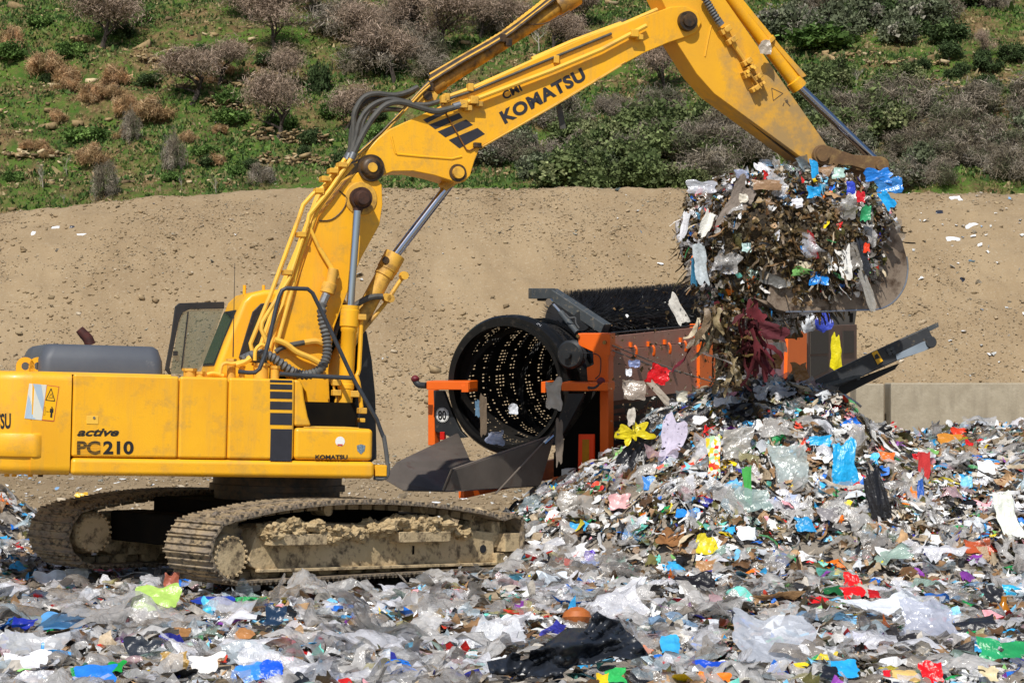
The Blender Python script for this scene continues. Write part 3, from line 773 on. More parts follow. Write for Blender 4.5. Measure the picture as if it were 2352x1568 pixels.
p = E(c1(1955, 1024), VN); m = MB(); m.cyl((p.x, VN-.003, p.z), (p.x, VN-.001, p.z), .055, seg=28); rs_ = m.build('round_white_sticker', white_s, exc)
m = MB(); m.box((p.x-.03, VN-.0045, p.z-.05), (p.x+.03, VN-.0035, p.z-.03)); m.build('sticker_print', red_s, rs_)
p = E(c1(2075, 1068), VN); m = MB(); m.prism([(p.x-.05, p.z+.04), (p.x, p.z+.055), (p.x+.05, p.z+.04), (p.x+.042, p.z-.02), (p.x, p.z-.06), (p.x-.042, p.z-.02)], VN-.004, VN-.001); m.build('shield_sticker', pmat('shield_blue', '34506A', '8FA0A8', scale=60, rough=.4), exc, smooth=False)
# letters on the rear of the counterweight: SU at the left edge of the photograph
def cwtext(s, pxa, pxb, py0, py1):
    me = textmesh(s, 1, 0, .03); xs_ = [q.co.x for q in me.vertices]; ys_ = [q.co.y for q in me.vertices]; x0, x1, h = min(xs_), max(xs_), max(ys_)
    for q in me.vertices:
        t = (q.co.x-x0)/(x1-x0); s_ = q.co.y/h; r = cwpt(pxa+(pxb-pxa)*t, py0+(py1-py0)*s_-2*t)
        q.co = r[0]+r[1]*.004 if r else Vector((0, 0, 0))
    me.materials.clear(); me.materials.append(blk_s); o = bpy.data.objects.new('lettering', me); C.objects.link(o); o.parent = CWT
cwtext('TSU', -12, 25, 984, 950)
# engine hood and exhaust
m = MB(); a0 = [(-1.18, 0), ]
def hoodlvl(xa, xb, y, inset): a = E2(c1(xa, y), -1.15+inset); b = E2(c1(xb, y), -1.15+inset); return a[0], b[0], a[1], inset
lv = [hoodlvl(230, 945, 634, 0), hoodlvl(232, 942, 548, .0), hoodlvl(262, 918, 480, .07), hoodlvl(285, 890, 463, .12)]
vs = []; n_ = 0
for (a, b, w, ins) in lv:
    r = .12; P = []
    for (cx_, cy_, s0) in ((b-r, -1.15+ins+r, 270), (b-r, 1.0-ins-r, 0), (a+r, 1.0-ins-r, 90), (a+r, -1.15+ins+r, 180)):
        for k in range(6): t = R(s0+k*18); P.append((cx_+math.cos(t)*r, cy_+math.sin(t)*r, w))
    n_ = len(P); vs += P
fs = [(i*n_+k, i*n_+(k+1) % n_, (i+1)*n_+(k+1) % n_, (i+1)*n_+k) for i in range(3) for k in range(n_)]+[tuple(range(3*n_, 4*n_))]
m.add(vs, fs); m.build('engine_hood', greyp, exc, ang=60)
m = MB(); a0, b0 = E2(c1(225, 636), -1.2)[0], E2(c1(985, 638), -1.2)[0]; m.box((a0, -1.2, wt-.01), (b0, 1.05, wt+.018)); m.build('hood_flange', yel_f, exc, bevel=.005)
ex_p = [E(c1(520, 470), .3), E(c1(505, 435), .3), E(c1(482, 410), .3), E(c1(456, 380), .3)]
m = MB(); m.tube(ex_p, [.062, .062, .058, .05], 14, smooth=3); m.build('exhaust_stack', pmat('rusty_exhaust', '2A1614', '5A2A22', scale=9, rough=.7), exc)
# ---- cab
VC0, VC1 = .38, 1.36
cabp = EP([c1(1225, 650), c1(1240, 600), c1(1300, 440), c1(1360, 300), c1(1395, 215), c1(1440, 172), c1(1520, 152), c1(1800, 150), c1(1960, 170), c1(2060, 300), c1(2100, 420), c1(2150, 700), c1(2165, 1100), c1(1700, 1100), c1(1500, 700)], VC0)
m = MB(); m.prism(cabp, VC0, VC1); cab = m.build('cab', yel, exc, bevel=.07, seg=4)
def cabside(pts, v, name, mat, par, th=.02, bev=.0): m = MB(); m.prism(EP(pts, v), v, v+th); return m.build(name, mat, par, bevel=bev)
o = cabside([c1(1372, 545), c1(1420, 385), c1(1452, 280), c1(1500, 232), c1(1600, 222), c1(2020, 235), c1(2080, 430), c1(2120, 700), c1(2125, 900), c1(1800, 900), c1(1560, 600)], VC0-.015, 'side_window_frame', blackm, cab, .03, .01)
cabside([c1(1405, 545), c1(1440, 420), c1(1478, 300), c1(1515, 265), c1(1600, 258), c1(2000, 262), c1(2050, 430), c1(2090, 700), c1(2095, 870), c1(1800, 870), c1(1560, 590)], VC0-.022, 'side_window', glassm, o, .01)
cabside([c1(2058, 350), c1(2110, 395), c1(2140, 560), c1(2160, 760), c1(2168, 1120), c1(2130, 1150), c1(2055, 1000)], VC0-.25, 'front_pillar', blackm, cab, .3, .02)
# rear window of the cab: on its slanting back
ra, rb = E(c1(1240, 600), VC0), E(c1(1395, 215), VC0)
def rearpt(s, v, off): 
    q = ra.lerp(rb, s); n = Vector((-(rb.z-ra.z), 0, rb.x-ra.x)).normalized(); return (q.x+n.x*off, v, q.z+n.z*off)
for (s0, s1, va, vb, off, mat_, nm) in ((.03, .86, VC0+.13, VC1-.1, .012, blackm, 'rear_window_frame'), (.06, .83, VC0+.16, VC1-.13, .02, glassm, 'rear_window')):
    m = MB(); A = [rearpt(s0, va, off), rearpt(s0, vb, off), rearpt(s1, vb, off), rearpt(s1, va, off)]; B = [rearpt(s0, va, off-.02), rearpt(s0, vb, off-.02), rearpt(s1, vb, off-.02), rearpt(s1, va, off-.02)]
    m.loft(A, B); m.build(nm, mat_, cab)
for px in (1405, 1515):
    p = E(c1(px, 160), .7); m = MB(); m.cyl((p.x, .7, p.z-.05), (p.x, .7, p.z+.07), .02); m.build('roof_stud', yel, cab)
# open door on the far side
vd = VC1+.06
dr = cabside([c1(972, 640), c1(950, 610), c1(985, 420), c1(1008, 250), c1(1030, 230), c1(1290, 222), c1(1290, 262), c1(1090, 266), c1(1050, 285), c1(1030, 330), c1(975, 600), c1(985, 640)], vd, 'open_door', blackm, exc, .05, .006)
cabside([c1(980, 635), c1(1030, 330), c1(1050, 285), c1(1090, 268), c1(1285, 264), c1(1180, 560), c1(1120, 640)], vd+.02, 'door_glass', doorgl, dr, .01)
cabside([c1(1040, 610), c1(1078, 280), c1(1086, 280), c1(1048, 610)], vd+.005, 'glass_bar', blackm, dr, .012)
cabside([c1(998, 505), c1(1022, 505), c1(1022, 532), c1(998, 532)], vd-.03, 'door_handle', blackm, dr, .04)
p = E(c1(1340, 540), -.55); q = E(c1(1350, 0), -.55); m = MB(); m.tube([p, p.lerp(q, .35), q], [.008, .005, .003], 6); an = m.build('radio_aerial', blackm, exc)
# fittings on the deck
for (x, y, r, h) in ((1330, 640, .05, 90), (1390, 640, .035, 50), (1500, 650, .085, 75), (1580, 650, .05, 60), (1150, 650, .05, 28), (1090, 645, .07, 40)):
    m = MB(); p = E(c1(x, y), -.75); q = E(c1(x, y-h), -.75); m.cyl((p.x, p.y, wt-.02), (q.x, q.y, q.z), r, seg=14); m.cyl((q.x, q.y, q.z-.03), (q.x, q.y, q.z), r*1.25, seg=6); m.build('valve_block', yel_d, exc)
for i, pts in enumerate(([c1(1265, 640), c1(1275, 590), c1(1300, 575), c1(1340, 578), c1(1420, 560)], [c1(1465, 560), c1(1470, 500), c1(1500, 470), c1(1520, 475)], [c1(1190, 640), c1(1230, 632), c1(1285, 648)], [c1(1355, 585), c1(1400, 570), c1(1440, 545)])):
    m = MB(); m.tube([E(p, -.85) for p in pts], .022 if i != 3 else .035, 8, smooth=4); m.build('deck_pipe', yel_f, exc)
# handrails
VR = -1.28
m = MB(); pts = [c7(-90, 1100), c7(0, 1110), c7(60, 1108), c7(100, 1075), c7(150, 950), c7(200, 750), c7(240, 560), c7(275, 430), c7(300, 375), c7(340, 355), c7(530, 362), c7(575, 400), c7(720, 700), c7(930, 1150), c7(1150, 1530), c1(2185, 950), c1(2205, 1000)]
m.tube([E(p, VR) for p in pts], .024, 10); m.tube([E(c7(280, 1120), VR), E(c7(400, 1130), VR), E(c7(920, 1157), VR)], .026, 10)
hr = m.build('handrail', pmat('black_rail_paint', '2C3036', '3A3E44', scale=8, rough=.5), exc)
m = MB(); m.tube([E(c1(*p), VR) for p in ((2205, 990), (2212, 1030), (2222, 1100), (2230, 1190), (2222, 1225), (2190, 1238), (2150, 1232))], .026, 10, smooth=3); m.build('rail_foot', corrm, hr)
m = MB(); a = E2(c1(2155, 1160), -1.3); b = E2(c1(2222, 1225), -1.3); m.box((a[0], -1.32, b[1]), (b[0], -.9, a[1])); m.build('step_bracket', yel, exc, bevel=.01)
# ---- lower boom
BV = .27
lb = EP([(822, 396), (800, 412), (770, 452), (733, 498), (700, 600), (672, 690), (642, 770), (634, 830), (676, 862), (703, 900), (716, 975), (760, 975), (755, 850), (768, 752), (790, 692), (829, 594), (872, 516), (879, 470), (877, 424), (862, 404), (845, 395)], -BV)
m = MB(); m.prism(lb, -BV, BV); LB = m.build('lower_boom', yel, exc, bevel=.012)
# raised rim round the lift-cylinder boss and darker wear ring
p = E(c3(640, 1000), -BV); m = MB(); m.lathe((p.x, -BV-.015, p.z), (0, 1, 0), [(0, .05), (0, .19), (.015, .2), (.03, .2)], 36); m.build('pin_boss', yel_d, LB)
p = E(c3(630, 1005), -BV-.1); m = MB(); m.lathe((p.x, -BV-.34, p.z), (0, 1, 0), [(0, .03), (.0, .07), (.02, .085), (.04, .09), (.09, .10), (.16, .10), (.34, .09)], 24); m.build('lift_pin', rustm, LB)
p = E(c3(632, 1000), -BV-.1); m = MB(); m.lathe((p.x, -BV-.22, p.z), (0, 1, 0), [(0, .06), (0, .13), (.1, .13), (.1, .06)], 24); a_ = E(c3(622, 1040), -.45); m.cyl((p.x, -.44, p.z), (E(c3(620, 1075), -.45).x, -.44, E(c3(620, 1075), -.45).z), .075, .05); m.build('rod_eye', rustm, LB)
# pivot to the upper boom
p = E(c3(693, 845), -.3)
m = MB(); m.lathe((p.x, -.36, p.z), (0, 1, 0), [(0, .02), (0, .09), (.02, .12), (.05, .135), (.05, .16), (.11, .165), (.64, .165), (.69, .12)], 32)
m.build('knee_pin', greasy, LB)
m = MB(); m.lathe((p.x, -.375, p.z), (0, 1, 0), [(0, .03), (0, .055), (.02, .06)], 20); m.build('pin_cap', yel_d, LB)
# ---- upper boom
UB = .255
pts = [(823, 372), (838, 352), (866, 320), (895, 297), (925, 283), (1007, 247), (1115, 190), (1222, 139), (1330, 92), (1440, 52), (1541, 16), (1575, 14), (1604, 28), (1612, 52), (1600, 75), (1580, 84), (1537, 98), (1480, 122), (1427, 151), (1267, 247), (1103, 338), (1090, 370), (1080, 404), (1068, 417), (1048, 419), (1033, 414), (998, 403), (948, 393), (902, 394), (876, 404), (858, 412), (838, 408), (824, 394)]
m = MB(); m.prism(EP(pts, -UB), -UB, UB); UBo = m.build('upper_boom', yel, exc, bevel=.012)
# weld ridge and foot thickening
m = MB(); m.tube([E(cj(*q), -UB) for q in ((520, 700), (560, 880), (580, 920))], .014, 6); m.tube([E(cj(*q), -UB) for q in ((590, 925), (900, 955), (1290, 985), (1420, 955))], .014, 6); m.build('weld_ridge', yel, UBo)
m = MB(); m.tube([E(c3(*q), -UB-.01) for q in ((1245, 742), (1600, 540), (1950, 330))], .012, 6); m.tube([E(c3(*q), -UB-.01) for q in ((1240, 750), (1600, 533), (1970, 312))], .007, 6); m.build('bottom_pipe', yel_d, UBo)
p = E((1582, 48), -.33); m = MB(); m.lathe((p.x, -.36, p.z), (0, 1, 0), [(0, .04), (0, .075), (.03, .085), (.03, .12), (.09, .125), (.62, .125), (.68, .08)], 28); m.build('stick_pin', greasy, UBo)
p = E(c3(1132, 868), -.3); m = MB(); m.lathe((p.x, -.31, p.z), (0, 1, 0), [(0, .03), (0, .07), (.02, .075), (.06, .075)], 20); m.build('lug_pin', yel_d, UBo)
m = MB(); m.lathe((p.x, -.275, p.z), (0, 1, 0), [(0, .05), (0, .105), (.03, .11)], 20); m.build('grease_ring', greasy, UBo)
# stripes and words
for q in ([(925, 487), (1095, 405), (1225, 372), (1235, 395), (975, 530)], [(1000, 550), (1385, 400), (1432, 460), (1080, 608)], [(1112, 638), (1475, 482), (1562, 552), (1210, 712)], [(1252, 745), (1620, 590), (1715, 668), (1390, 852)]):
    sticker([cj(*a) for a in q], -UB, 'black_stripe', decal, UBo)
lettering('KOMATSU', c3(1362, 622), c3(1775, 395), -UB, 33, decal, UBo, offset=.045, spacing=1.1)
lettering('CMI', c3(1362, 503), c3(1452, 455), -UB, 21, blk_s, UBo, offset=.03)
# pipes along the near side, clamps
def pipe(pts, v, r, name, mat, parent, smooth=0, rib=0, seg=8): m = MB(); m.tube([E(p, v) for p in pts], r, seg, smooth=smooth, rib=rib); return m.build(name, mat, parent)
pipe([c3(1150, 525), c3(1600, 355), c3(1850, 250), c3(2010, 165), c3(2075, 130)], -UB-.07, .028, 'boom_pipe', yel_f, UBo)
pipe([c3(1050, 498), c3(1200, 445), c3(1500, 312), c3(1900, 150), c3(2130, 50)], -UB+.03, .028, 'boom_pipe', yel_f, UBo)
pipe([c3(1050, 508), c3(1200, 460), c3(1500, 335), c3(1900, 170)], -UB-.02, .016, 'boom_pipe', hosem, UBo)
pipe([c3(1500, 300), c3(1700, 212), c3(1950, 120)], -.1, .03, 'boom_pipe', yel_f, UBo)
for (x, y) in ((1150, 525), (1205, 505), (2010, 170)):
    p = E(c3(x, y), -UB-.05); m = MB(); m.box((p.x-.05, -UB-.12, p.z-.05), (p.x+.05, -UB, p.z+.045)); p = E(c3(x+25, y+20), -UB-.03); m.box((p.x-.045, -UB-.10, p.z-.035), (p.x+.045, -UB, p.z+.03)); m.build('pipe_clamp', yel_d, UBo, bevel=.01)
for (x, y) in ((1070, 490), (1190, 440), (1620, 300), (1055, 500)):
    p = E(c3(x, y), -UB-.01); m = MB(); m.box((p.x-.035, -UB-.05, p.z-.05), (p.x+.035, -UB+.06, p.z+.045)); m.build('pipe_clamp', yel_d, UBo, bevel=.01)
pipe([cj(1150, 270), cj(1210, 390), cj(1300, 550), cj(1440, 800), cj(1480, 870), cj(1520, 880), cj(1600, 835)], -UB-.015, .009, 'grease_line', pmat('rusty_line', '8A5A24', '5A3A1A', scale=20, rough=.8), UBo)
p = cj(1620, 810); m = MB(); q = E(p, -UB-.03); m.box((q.x-.05, -UB-.05, q.z-.03), (q.x+.05, -UB, q.z+.03)); m.build('junction_block', greasy, UBo, bevel=.01)
# dangling flap under the boom
m = MB(); A = EP([cb(1740, 1150), cb(1795, 1128), cb(1842, 1380), cb(1780, 1385)], -.1); m.prism(A, -.10, -.08); m.build('hanging_flap', hosem, UBo)
# big hoses over the knee
H1 = [cj(-60, 980), cj(15, 860), cj(40, 600), cj(45, 430), cj(100, 290), cj(190, 190), cj(330, 155), cj(550, 175), cj(720, 140), cj(860, 70)]
H2 = [cj(20, 960), cj(110, 760), cj(220, 560), cj(320, 420), cj(430, 310), cj(560, 262), cj(700, 275), cj(900, 335), cj(1080, 378), cj(1250, 350), cj(1400, 300), cj(1450, 285)]
H3 = [cj(-20, 960), cj(60, 740), cj(110, 520), cj(200, 370), cj(330, 270), cj(500, 225), cj(700, 255), cj(850, 290), cj(1000, 290), cj(1160, 240)]
H4 = [cj(-40, 970), cj(35, 760), cj(70, 580), cj(120, 460), cj(260, 380), cj(420, 360), cj(560, 355), cj(680, 375)]
H5 = [cj(-80, 990), cj(-10, 860), cj(10, 640), cj(60, 480), cj(110, 340), cj(230, 240), cj(400, 205), cj(560, 200), cj(700, 185), cj(820, 110)]
H6 = [cj(10, 1000), cj(80, 830), cj(140, 640), cj(170, 500), cj(260, 350), cj(360, 280), cj(520, 265), cj(660, 262), cj(780, 300)]
for i, (h, v, r) in enumerate(((H1, .02, .035), (H2, -.34, .036), (H3, -.20, .030), (H4, .12, .028), (H5, .10, .030), (H6, -.05, .026))):
    pipe(h, v, r, 'hydraulic_hose', hosem, exc, smooth=6)
for (a, b, v) in ((cj(1310, 320), cj(1400, 295), -.34), (cj(-45, 1000), cj(-10, 920), -.2), (cj(5, 985), cj(40, 910), -.34)):
    m = MB(); m.cyl(E(a, v), E(b, v), .042, seg=14); m.build('hose_collar', pmat('galvanised_collar', '8E9298', '787A7C', scale=30, rough=.4, metal=.6), exc)
# slim black lines from the arm cylinder down to the knee
for k in range(4):
    d = k*16
    pipe([cj(1000+d*.3, 0+d), cj(900, 100+d), cj(800, 210+d), cj(690, 330+d), cj(560, 470+d), cj(400, 640+d), cj(250, 770+d), cj(100, 900+d)], -.12-.035*k, .012, 'thin_line', greasy if k % 2 == 0 else yel_d, exc, smooth=2)
# pipes on the back of the lower boom
for i, (pts, v, r) in enumerate((
    ([c3(560, 800), c3(470, 930), c3(400, 975), c3(350, 1030), c3(330, 1090), c3(190, 1470), c7(20, 850), c7(45, 960)], -.30, .026),
    ([c3(590, 800), c3(480, 960), c3(380, 1080), c3(372, 1120), c3(280, 1400), c7(240, 470), c7(125, 660), c7(115, 720), c7(170, 850)], -.36, .026),
    ([c3(530, 830), c3(440, 960), c3(340, 1200), c3(240, 1470), c7(140, 900)], -.10, .028),
    ([c3(545, 835), c3(455, 970), c3(350, 1220), c3(265, 1470), c7(190, 900)], -.20, .024),
    ([c3(600, 830), c3(500, 940), c3(420, 1060), c3(330, 1300), c3(290, 1470), c7(230, 950)], -.31, .024),
    ([c3(515, 850), c3(420, 990), c3(330, 1230), c3(225, 1480), c7(90, 930)], .05, .028))):
    pipe(pts, v, r, 'boom_pipe', yel_f, LB)
pipe([c3(372, 1120), c3(400, 1185), c3(430, 1250), c3(490, 1350), c3(510, 1395)], -BV-.05, .022, 'boom_pipe', yel_f, LB)
pipe([c7(640, 0), c7(745, 170), c7(770, 230)], -BV-.05, .024, 'boom_pipe', yel_f, LB)
for (x, y) in ((500, 860), (460, 900), (545, 830), (430, 960), (270, 1370), (340, 1180)):
    p = E(c3(x, y), -.34); m = MB(); m.box((p.x-.05, -.40, p.z-.03), (p.x+.05, -.22, p.z+.03)); m.build('pipe_clamp', yel_d, LB, bevel=.008)
pipe([c3(430, 1110), c3(490, 1105), c3(545, 1060), c3(570, 1000), c3(530, 960)], -BV-.01, .007, 'grease_line', greasy, LB, smooth=3)
# valve with corrugated hose
m = MB(); m.cyl(E(c7(760, 180), -.36), E(c7(735, 330), -.36), .06, seg=12); m.cyl(E(c7(730, 310), -.36), E(c7(705, 400), -.36), .09, seg=14); m.cyl(E(c7(780, 200), -.34), E(c7(790, 270), -.34), .035); m.build('hose_valve', yel_d, LB, bevel=.006)
pipe([c7(700, 405), c7(680, 450), c7(660, 500)], -.42, .05, 'hose_collar', pmat('galvanised_collar', '8E9298'), LB)
m = MB(); m.tube([E(c7(*p), -.45-.25*i/10) for i, p in enumerate(((662, 490), (655, 560), (662, 650), (690, 760), (706, 860), (700, 960), (665, 1050), (600, 1110), (500, 1130), (400, 1105), (300, 1035), (200, 965), (110, 945), (50, 950), (0, 975), (-60, 1000)))], .053, 10, smooth=3, rib=.02); m.build('corrugated_hose', corrm, exc)
pipe([c7(-60, 1000), c7(0, 972), c7(50, 950)], -.72, .058, 'hose_collar', pmat('galvanised_collar', '8E9298'), exc, smooth=2)
pipe([c7(235, 815), c7(330, 850), c7(430, 925), c7(560, 980), c7(650, 1030)], -BV-.10, .035, 'boom_pipe', yel_f, LB, smooth=3)
pipe([c7(245, 925), c7(290, 890), c7(370, 865), c7(500, 840)], -BV-.06, .032, 'hydraulic_hose', hosem, LB, smooth=3)
pipe([c7(500, 842), c7(600, 828), c7(665, 850)], -BV-.06, .036, 'boom_pipe', yel_d, LB, smooth=3)
# ---- lift cylinder (near)
VL = -.50
def cylr(name, a, b, r, mat, par, v, prof=None, seg=24):
    A, B = E(a, v), E(b, v); m = MB()
    if prof: L_ = (B-A).length; m.lathe(A, B-A, [(t*L_, rr) for t, rr in prof], seg)
    else: m.cyl(A, B, r, seg=seg)
    return m.build(name, mat, par)
lc = cylr('lift_cylinder', c7(912, 510), c1(1975, 945), .09, yel, exc, VL, [(0, .06), (0, .105), (.035, .105), (.04, .112), (.17, .112), (.18, .098), (.21, .098), (.22, .088), (.64, .088), (.645, .096), (.68, .096), (.685, .088), (1, .088)])
m = MB(); a_ = E(c3(621, 1060), VL); b_ = E(c7(912, 515), VL); m.cyl(a_, b_, .046, seg=20); m.build('piston_rod', chrome, lc)
pipe([c7(1010, 640), c7(990, 1080), c7(965, 1130), c7(985, 1200), c7(1000, 1330), c7(1010, 1420)], VL-.02, .026, 'side_pipe', yel, lc, smooth=2)
pipe([c7(770, 1170), c7(765, 1250), c7(785, 1340), c7(740, 1568)], VL-.05, .014, 'side_pipe', yel, lc, smooth=3)
for (x, y, s) in ((1010, 615, .05), (785, 1200, .05), (785, 1290, .05), (945, 1300, .055), (1015, 1450, .05), (1010, 1535, .035)):
    p = E(c7(x, y), VL-.03); m = MB(); m.box((p.x-s, VL-.09, p.z-s*.7), (p.x+s, VL+.03, p.z+s*.7)); m.build('pipe_bracket', yel_d, lc, bevel=.01)
# ---- positioning cylinder between the booms
pc = cylr('positioning_cylinder', c7(1312, 55), c7(700, 1190), .11, yel_d, exc, 0.0, [(0, .07), (0, .128), (.12, .128), (.125, .12), (.17, .12), (.175, .105), (1, .105)])
m = MB(); m.cyl(E((1054, 396), 0), E(c7(1312, 60), 0), .055, seg=20); m.build('piston_rod', chrome, pc)
m = MB(); m.cyl(E((1054, 396), 0), E(c3(1050, 950), 0), .085, .07, seg=20); m.build('rod_end', yel_d, pc)
p = E(c7(1230, 105), -.12); m = MB(); m.lathe((p.x, -.128, p.z), (0, 1, 0), [(0, .0), (0, .04), (.02, .045)], 14); m.build('oil_stain_cap', greasy, pc)
pipe([c7(1385, 250), c7(1330, 330), c7(1260, 440), c7(1200, 520), c7(1050, 700), c7(980, 790)], -.05, .025, 'side_pipe', yel_d, pc)
pipe([c7(760, 790), c7(790, 700), c7(900, 560), c7(1000, 480), c7(1100, 435), c7(1200, 430)], -.16, .036, 'hydraulic_hose', hosem, exc, smooth=4)
for (x, y) in ((1385, 245), (1260, 450), (1230, 440)):
    p = E(c7(x, y), -.08); m = MB(); m.lathe((p.x, -.16, p.z), (0, 1, 0), [(0, .03), (0, .05), (.1, .055), (.12, .03)], 8); m.build('pipe_union', yel_d, pc)
# ---- arm cylinder above the boom
ac = cylr('arm_cylinder', c3(985, 455), c3(1760, -45), .09, pmat('brown_mottled_yellow_paint', 'D09A2C', 'A87830', scale=3, rough=.55, c3='3A2C1C', c3at=.52, c3soft=.12, c3scale=4), exc, 0, [(0, .05), (0, .10), (.08, .10), (.085, .088), (.82, .088), (.825, .125), (.95, .125), (.95, .08), (1, .08)])  # yellow mixed with brown and near-black patches
m = MB(); m.cyl(E(c3(1730, -25), 0), E(c3(2150, -300), 0), .055); m.build('piston_rod', chrome, ac)
m = MB(); a = EP([c3(905, 520), c3(975, 430), c3(1030, 480), c3(1010, 520), c3(1000, 530)], -.12); m.prism(a, -.13, .13); m.build('cylinder_lug', yel_d, UBo, bevel=.01)
p = E(c3(975, 482), -.14); m = MB(); m.cyl((p.x, -.17, p.z), (p.x, .17, p.z), .055); m.build('cylinder_pin', greasy, UBo)
for k, (dy, v, r, mt) in enumerate(((-20, -.02, .016, yel_d), (-12, -.06, .016, greasy), (-4, -.10, .02, greasy), (6, -.12, .018, yel_d), (14, -.13, .02, greasy))):
    pipe([c3(985, 400+dy*1.2), c3(1150, 300+dy), c3(1350, 185+dy), c3(1500, 75+dy*.8), c3(1620, -20+dy)], v, r, 'thin_line', mt, ac, smooth=3)
pipe([c3(1000, 395), c3(1150, 285), c3(1350, 165), c3(1500, 50), c3(1600, -30)], .0, .02, 'chain_guard', yel_d, ac, rib=.03)
for (x, y) in ((1350, 195), (1380, 215), (985, 440)):
    p = E(c3(x, y), -.1); m = MB(); m.box((p.x-.04, -.15, p.z-.05), (p.x+.04, .05, p.z+.05)); m.build('pipe_clamp', greasy, ac, bevel=.01)
pipe([c3(1460, 125), c3(1560, 120), c3(1640, 85), c3(1690, 55)], -.1, .008, 'thin_line', greasy, ac, smooth=3)
# ---- stick
SV = .22
sp_ = [(1552, 94), (1540, 60), (1530, 20), (1500, -40), (1490, -110), (1560, -150), (1640, -60), (1667, 0), (1903, 339), (1908, 360), (1903, 378), (1885, 390), (1868, 382), (1640, 215), (1600, 170)]
m = MB(); m.prism(EP(sp_, -SV), -SV, SV); ST = m.build('stick', stickm, exc, bevel=.012)
m = MB(); m.tube([E(cs(*q), -SV) for q in ((290, 300), (250, 480), (215, 670))], .012, 6); m.build('weld_ridge', stickm, ST)
pipe([cs(190, -60), cs(260, 60), cs(330, 180), cs(390, 280)], -SV-.1, .045, 'corrugated_hose', corrm, ST, rib=.018, seg=10)
pipe([cs(370, 245), cs(410, 300)], -SV-.1, .05, 'hose_collar', pmat('galvanised_collar', '8E9298'), ST)
pipe([cs(440, 350), cs(500, 450), cs(620, 620), cs(700, 740)], -SV-.06, .03, 'stick_pipe', yel_d, ST)
for (x, y, s) in ((450, 360, .075), (525, 480, .07), (705, 735, .065), (770, 810, .05), (830, 910, .06), (880, 990, .045), (690, 860, .045), (800, 1050, .06), (740, 800, .05), (700, 900, .04)):
    p = E(cs(x, y), -SV-.05); m = MB(); Mx = Matrix.Translation((p.x, 0, p.z)) @ Matrix.Rotation(R(-35), 4, 'Y'); m.box((-s, -SV-.11, -s*.5), (s, -SV, s*.5), Mx); m.lathe((p.x, -SV-.14, p.z), (0, 1, 0), [(0, .02), (0, s*.5), (.05, s*.5)], 10); m.build('valve_fitting', yel_d, ST, bevel=.008)
pipe([cs(720, 830), cs(880, 1050)], -SV-.09, .012, 'stick_pipe', yel_d, ST)
def pic(pts, v, w_, nm='pictogram', par=ST, mat=greasy):
    for i in range(len(pts)-1):
        a = Vector(pts[i]); b = Vector(pts[i+1]); d = (b-a).normalized(); n = Vector((-d.y, d.x))*w_
        sticker([cs(*(a+n)), cs(*(b+n)), cs(*(b-n)), cs(*(a-n))], v, nm, mat, par)
stain = pmat('faded_print', '5A4A34', rough=.8)
pic([(1002, 1042), (1135, 1105), (1022, 1190), (1002, 1042)], -SV, 4, mat=stain); pic([(1175, 1180), (1185, 1215)], -SV, 16, mat=stain); pic([(1185, 1215), (1220, 1255)], -SV, 6, mat=stain); pic([(1160, 1170), (1158, 1166)], -SV, 9, mat=stain); pic([(1150, 1215), (1135, 1255)], -SV, 5, mat=stain)
# black tubes drawn in for the shaded underside of the stick
for k in range(3):
    pipe([(1700+k*5, 262-k*9), (1790+k*4, 335-k*7), (1872, 398-k*5)], -.12+.1*k, .014, 'underside_shade_line', greasy, ST)
p = E((1582, 48), 0)
# bucket cylinder
bc = cylr('bucket_cylinder', cs(430, -150), cs(1330, 1040), .10, yel, exc, 0, [(0, .09), (.92, .09), (.925, .11), (1, .11), (1, .06)])
m = MB(); m.cyl(E(cs(1310, 1010), 0), E(c5(1150, 800), 0), .055, seg=20); m.build('piston_rod', chrome, bc)
m = MB(); A = [E(cs(*q), -.06) for q in ((560, -20), (640, -20), (1110, 560), (1410, 900), (1350, 930), (1060, 590))]; m.loft([(q.x, -.09, q.z) for q in A], [(q.x, .09, q.z) for q in A]); m.build('rod_guard', stickm, bc, bevel=.01)
m = MB(); p = E(cs(955, 520), -.02); m.lathe(p+Vector((-.03, 0, .04)), E(cs(1330, 1040), 0)-E(cs(955, 520), 0), [(0, .1), (0, .12), (.05, .12), (.05, .1)], 20); m.build('cylinder_band', stickm, bc)
# link
rl = pmat('rusty_link', '7A5E3A', '5E4630', scale=5, rough=.8, bump=.004, bscale=40, c3='8E7448', c3at=.6, c3scale=8)
LK = MB(); P0 = c5(880, 755); P1 = c5(1165, 808)
def bar(m, a, b, ra, rb, v0, v1):
    A, B = E(a, v0), E(b, v0); d = Vector((B.x-A.x, B.z-A.z)); L_ = d.length; d.normalize(); th = math.atan2(d.y, d.x); pts = []
    for k in range(9): t = th+R(90+k*22.5); pts.append((A.x+math.cos(t)*ra, A.z+math.sin(t)*ra))
    for k in range(9): t = th+R(-90+k*22.5); pts.append((B.x+math.cos(t)*rb, B.z+math.sin(t)*rb))
    n_ = Vector((-d.y, d.x)); mid = (Vector((A.x, A.z))+Vector((B.x, B.z)))/2
    pts = pts[:9]+[tuple(mid-n_*min(ra, rb)*.62)]+pts[9:]+[tuple(mid+n_*min(ra, rb)*.62)]
    m.prism(pts, v0, v1)
bar(LK, P0, P1, .13, .115, -.34, -.27); lk = LK.build('bucket_link', rl, exc, bevel=.012)
LK = MB(); bar(LK, P0, P1, .13, .115, .27, .34); LK.build('bucket_link', rl, exc, bevel=.012)
for P_, r in ((P0, .085), (P1, .07)):
    p = E(P_, -.38); m = MB(); m.lathe((p.x, -.38, p.z), (0, 1, 0), [(0, .03), (0, r), (.02, r*1.05), (.74, r*1.05), (.76, r)], 24); m.build('link_pin', rl, exc)
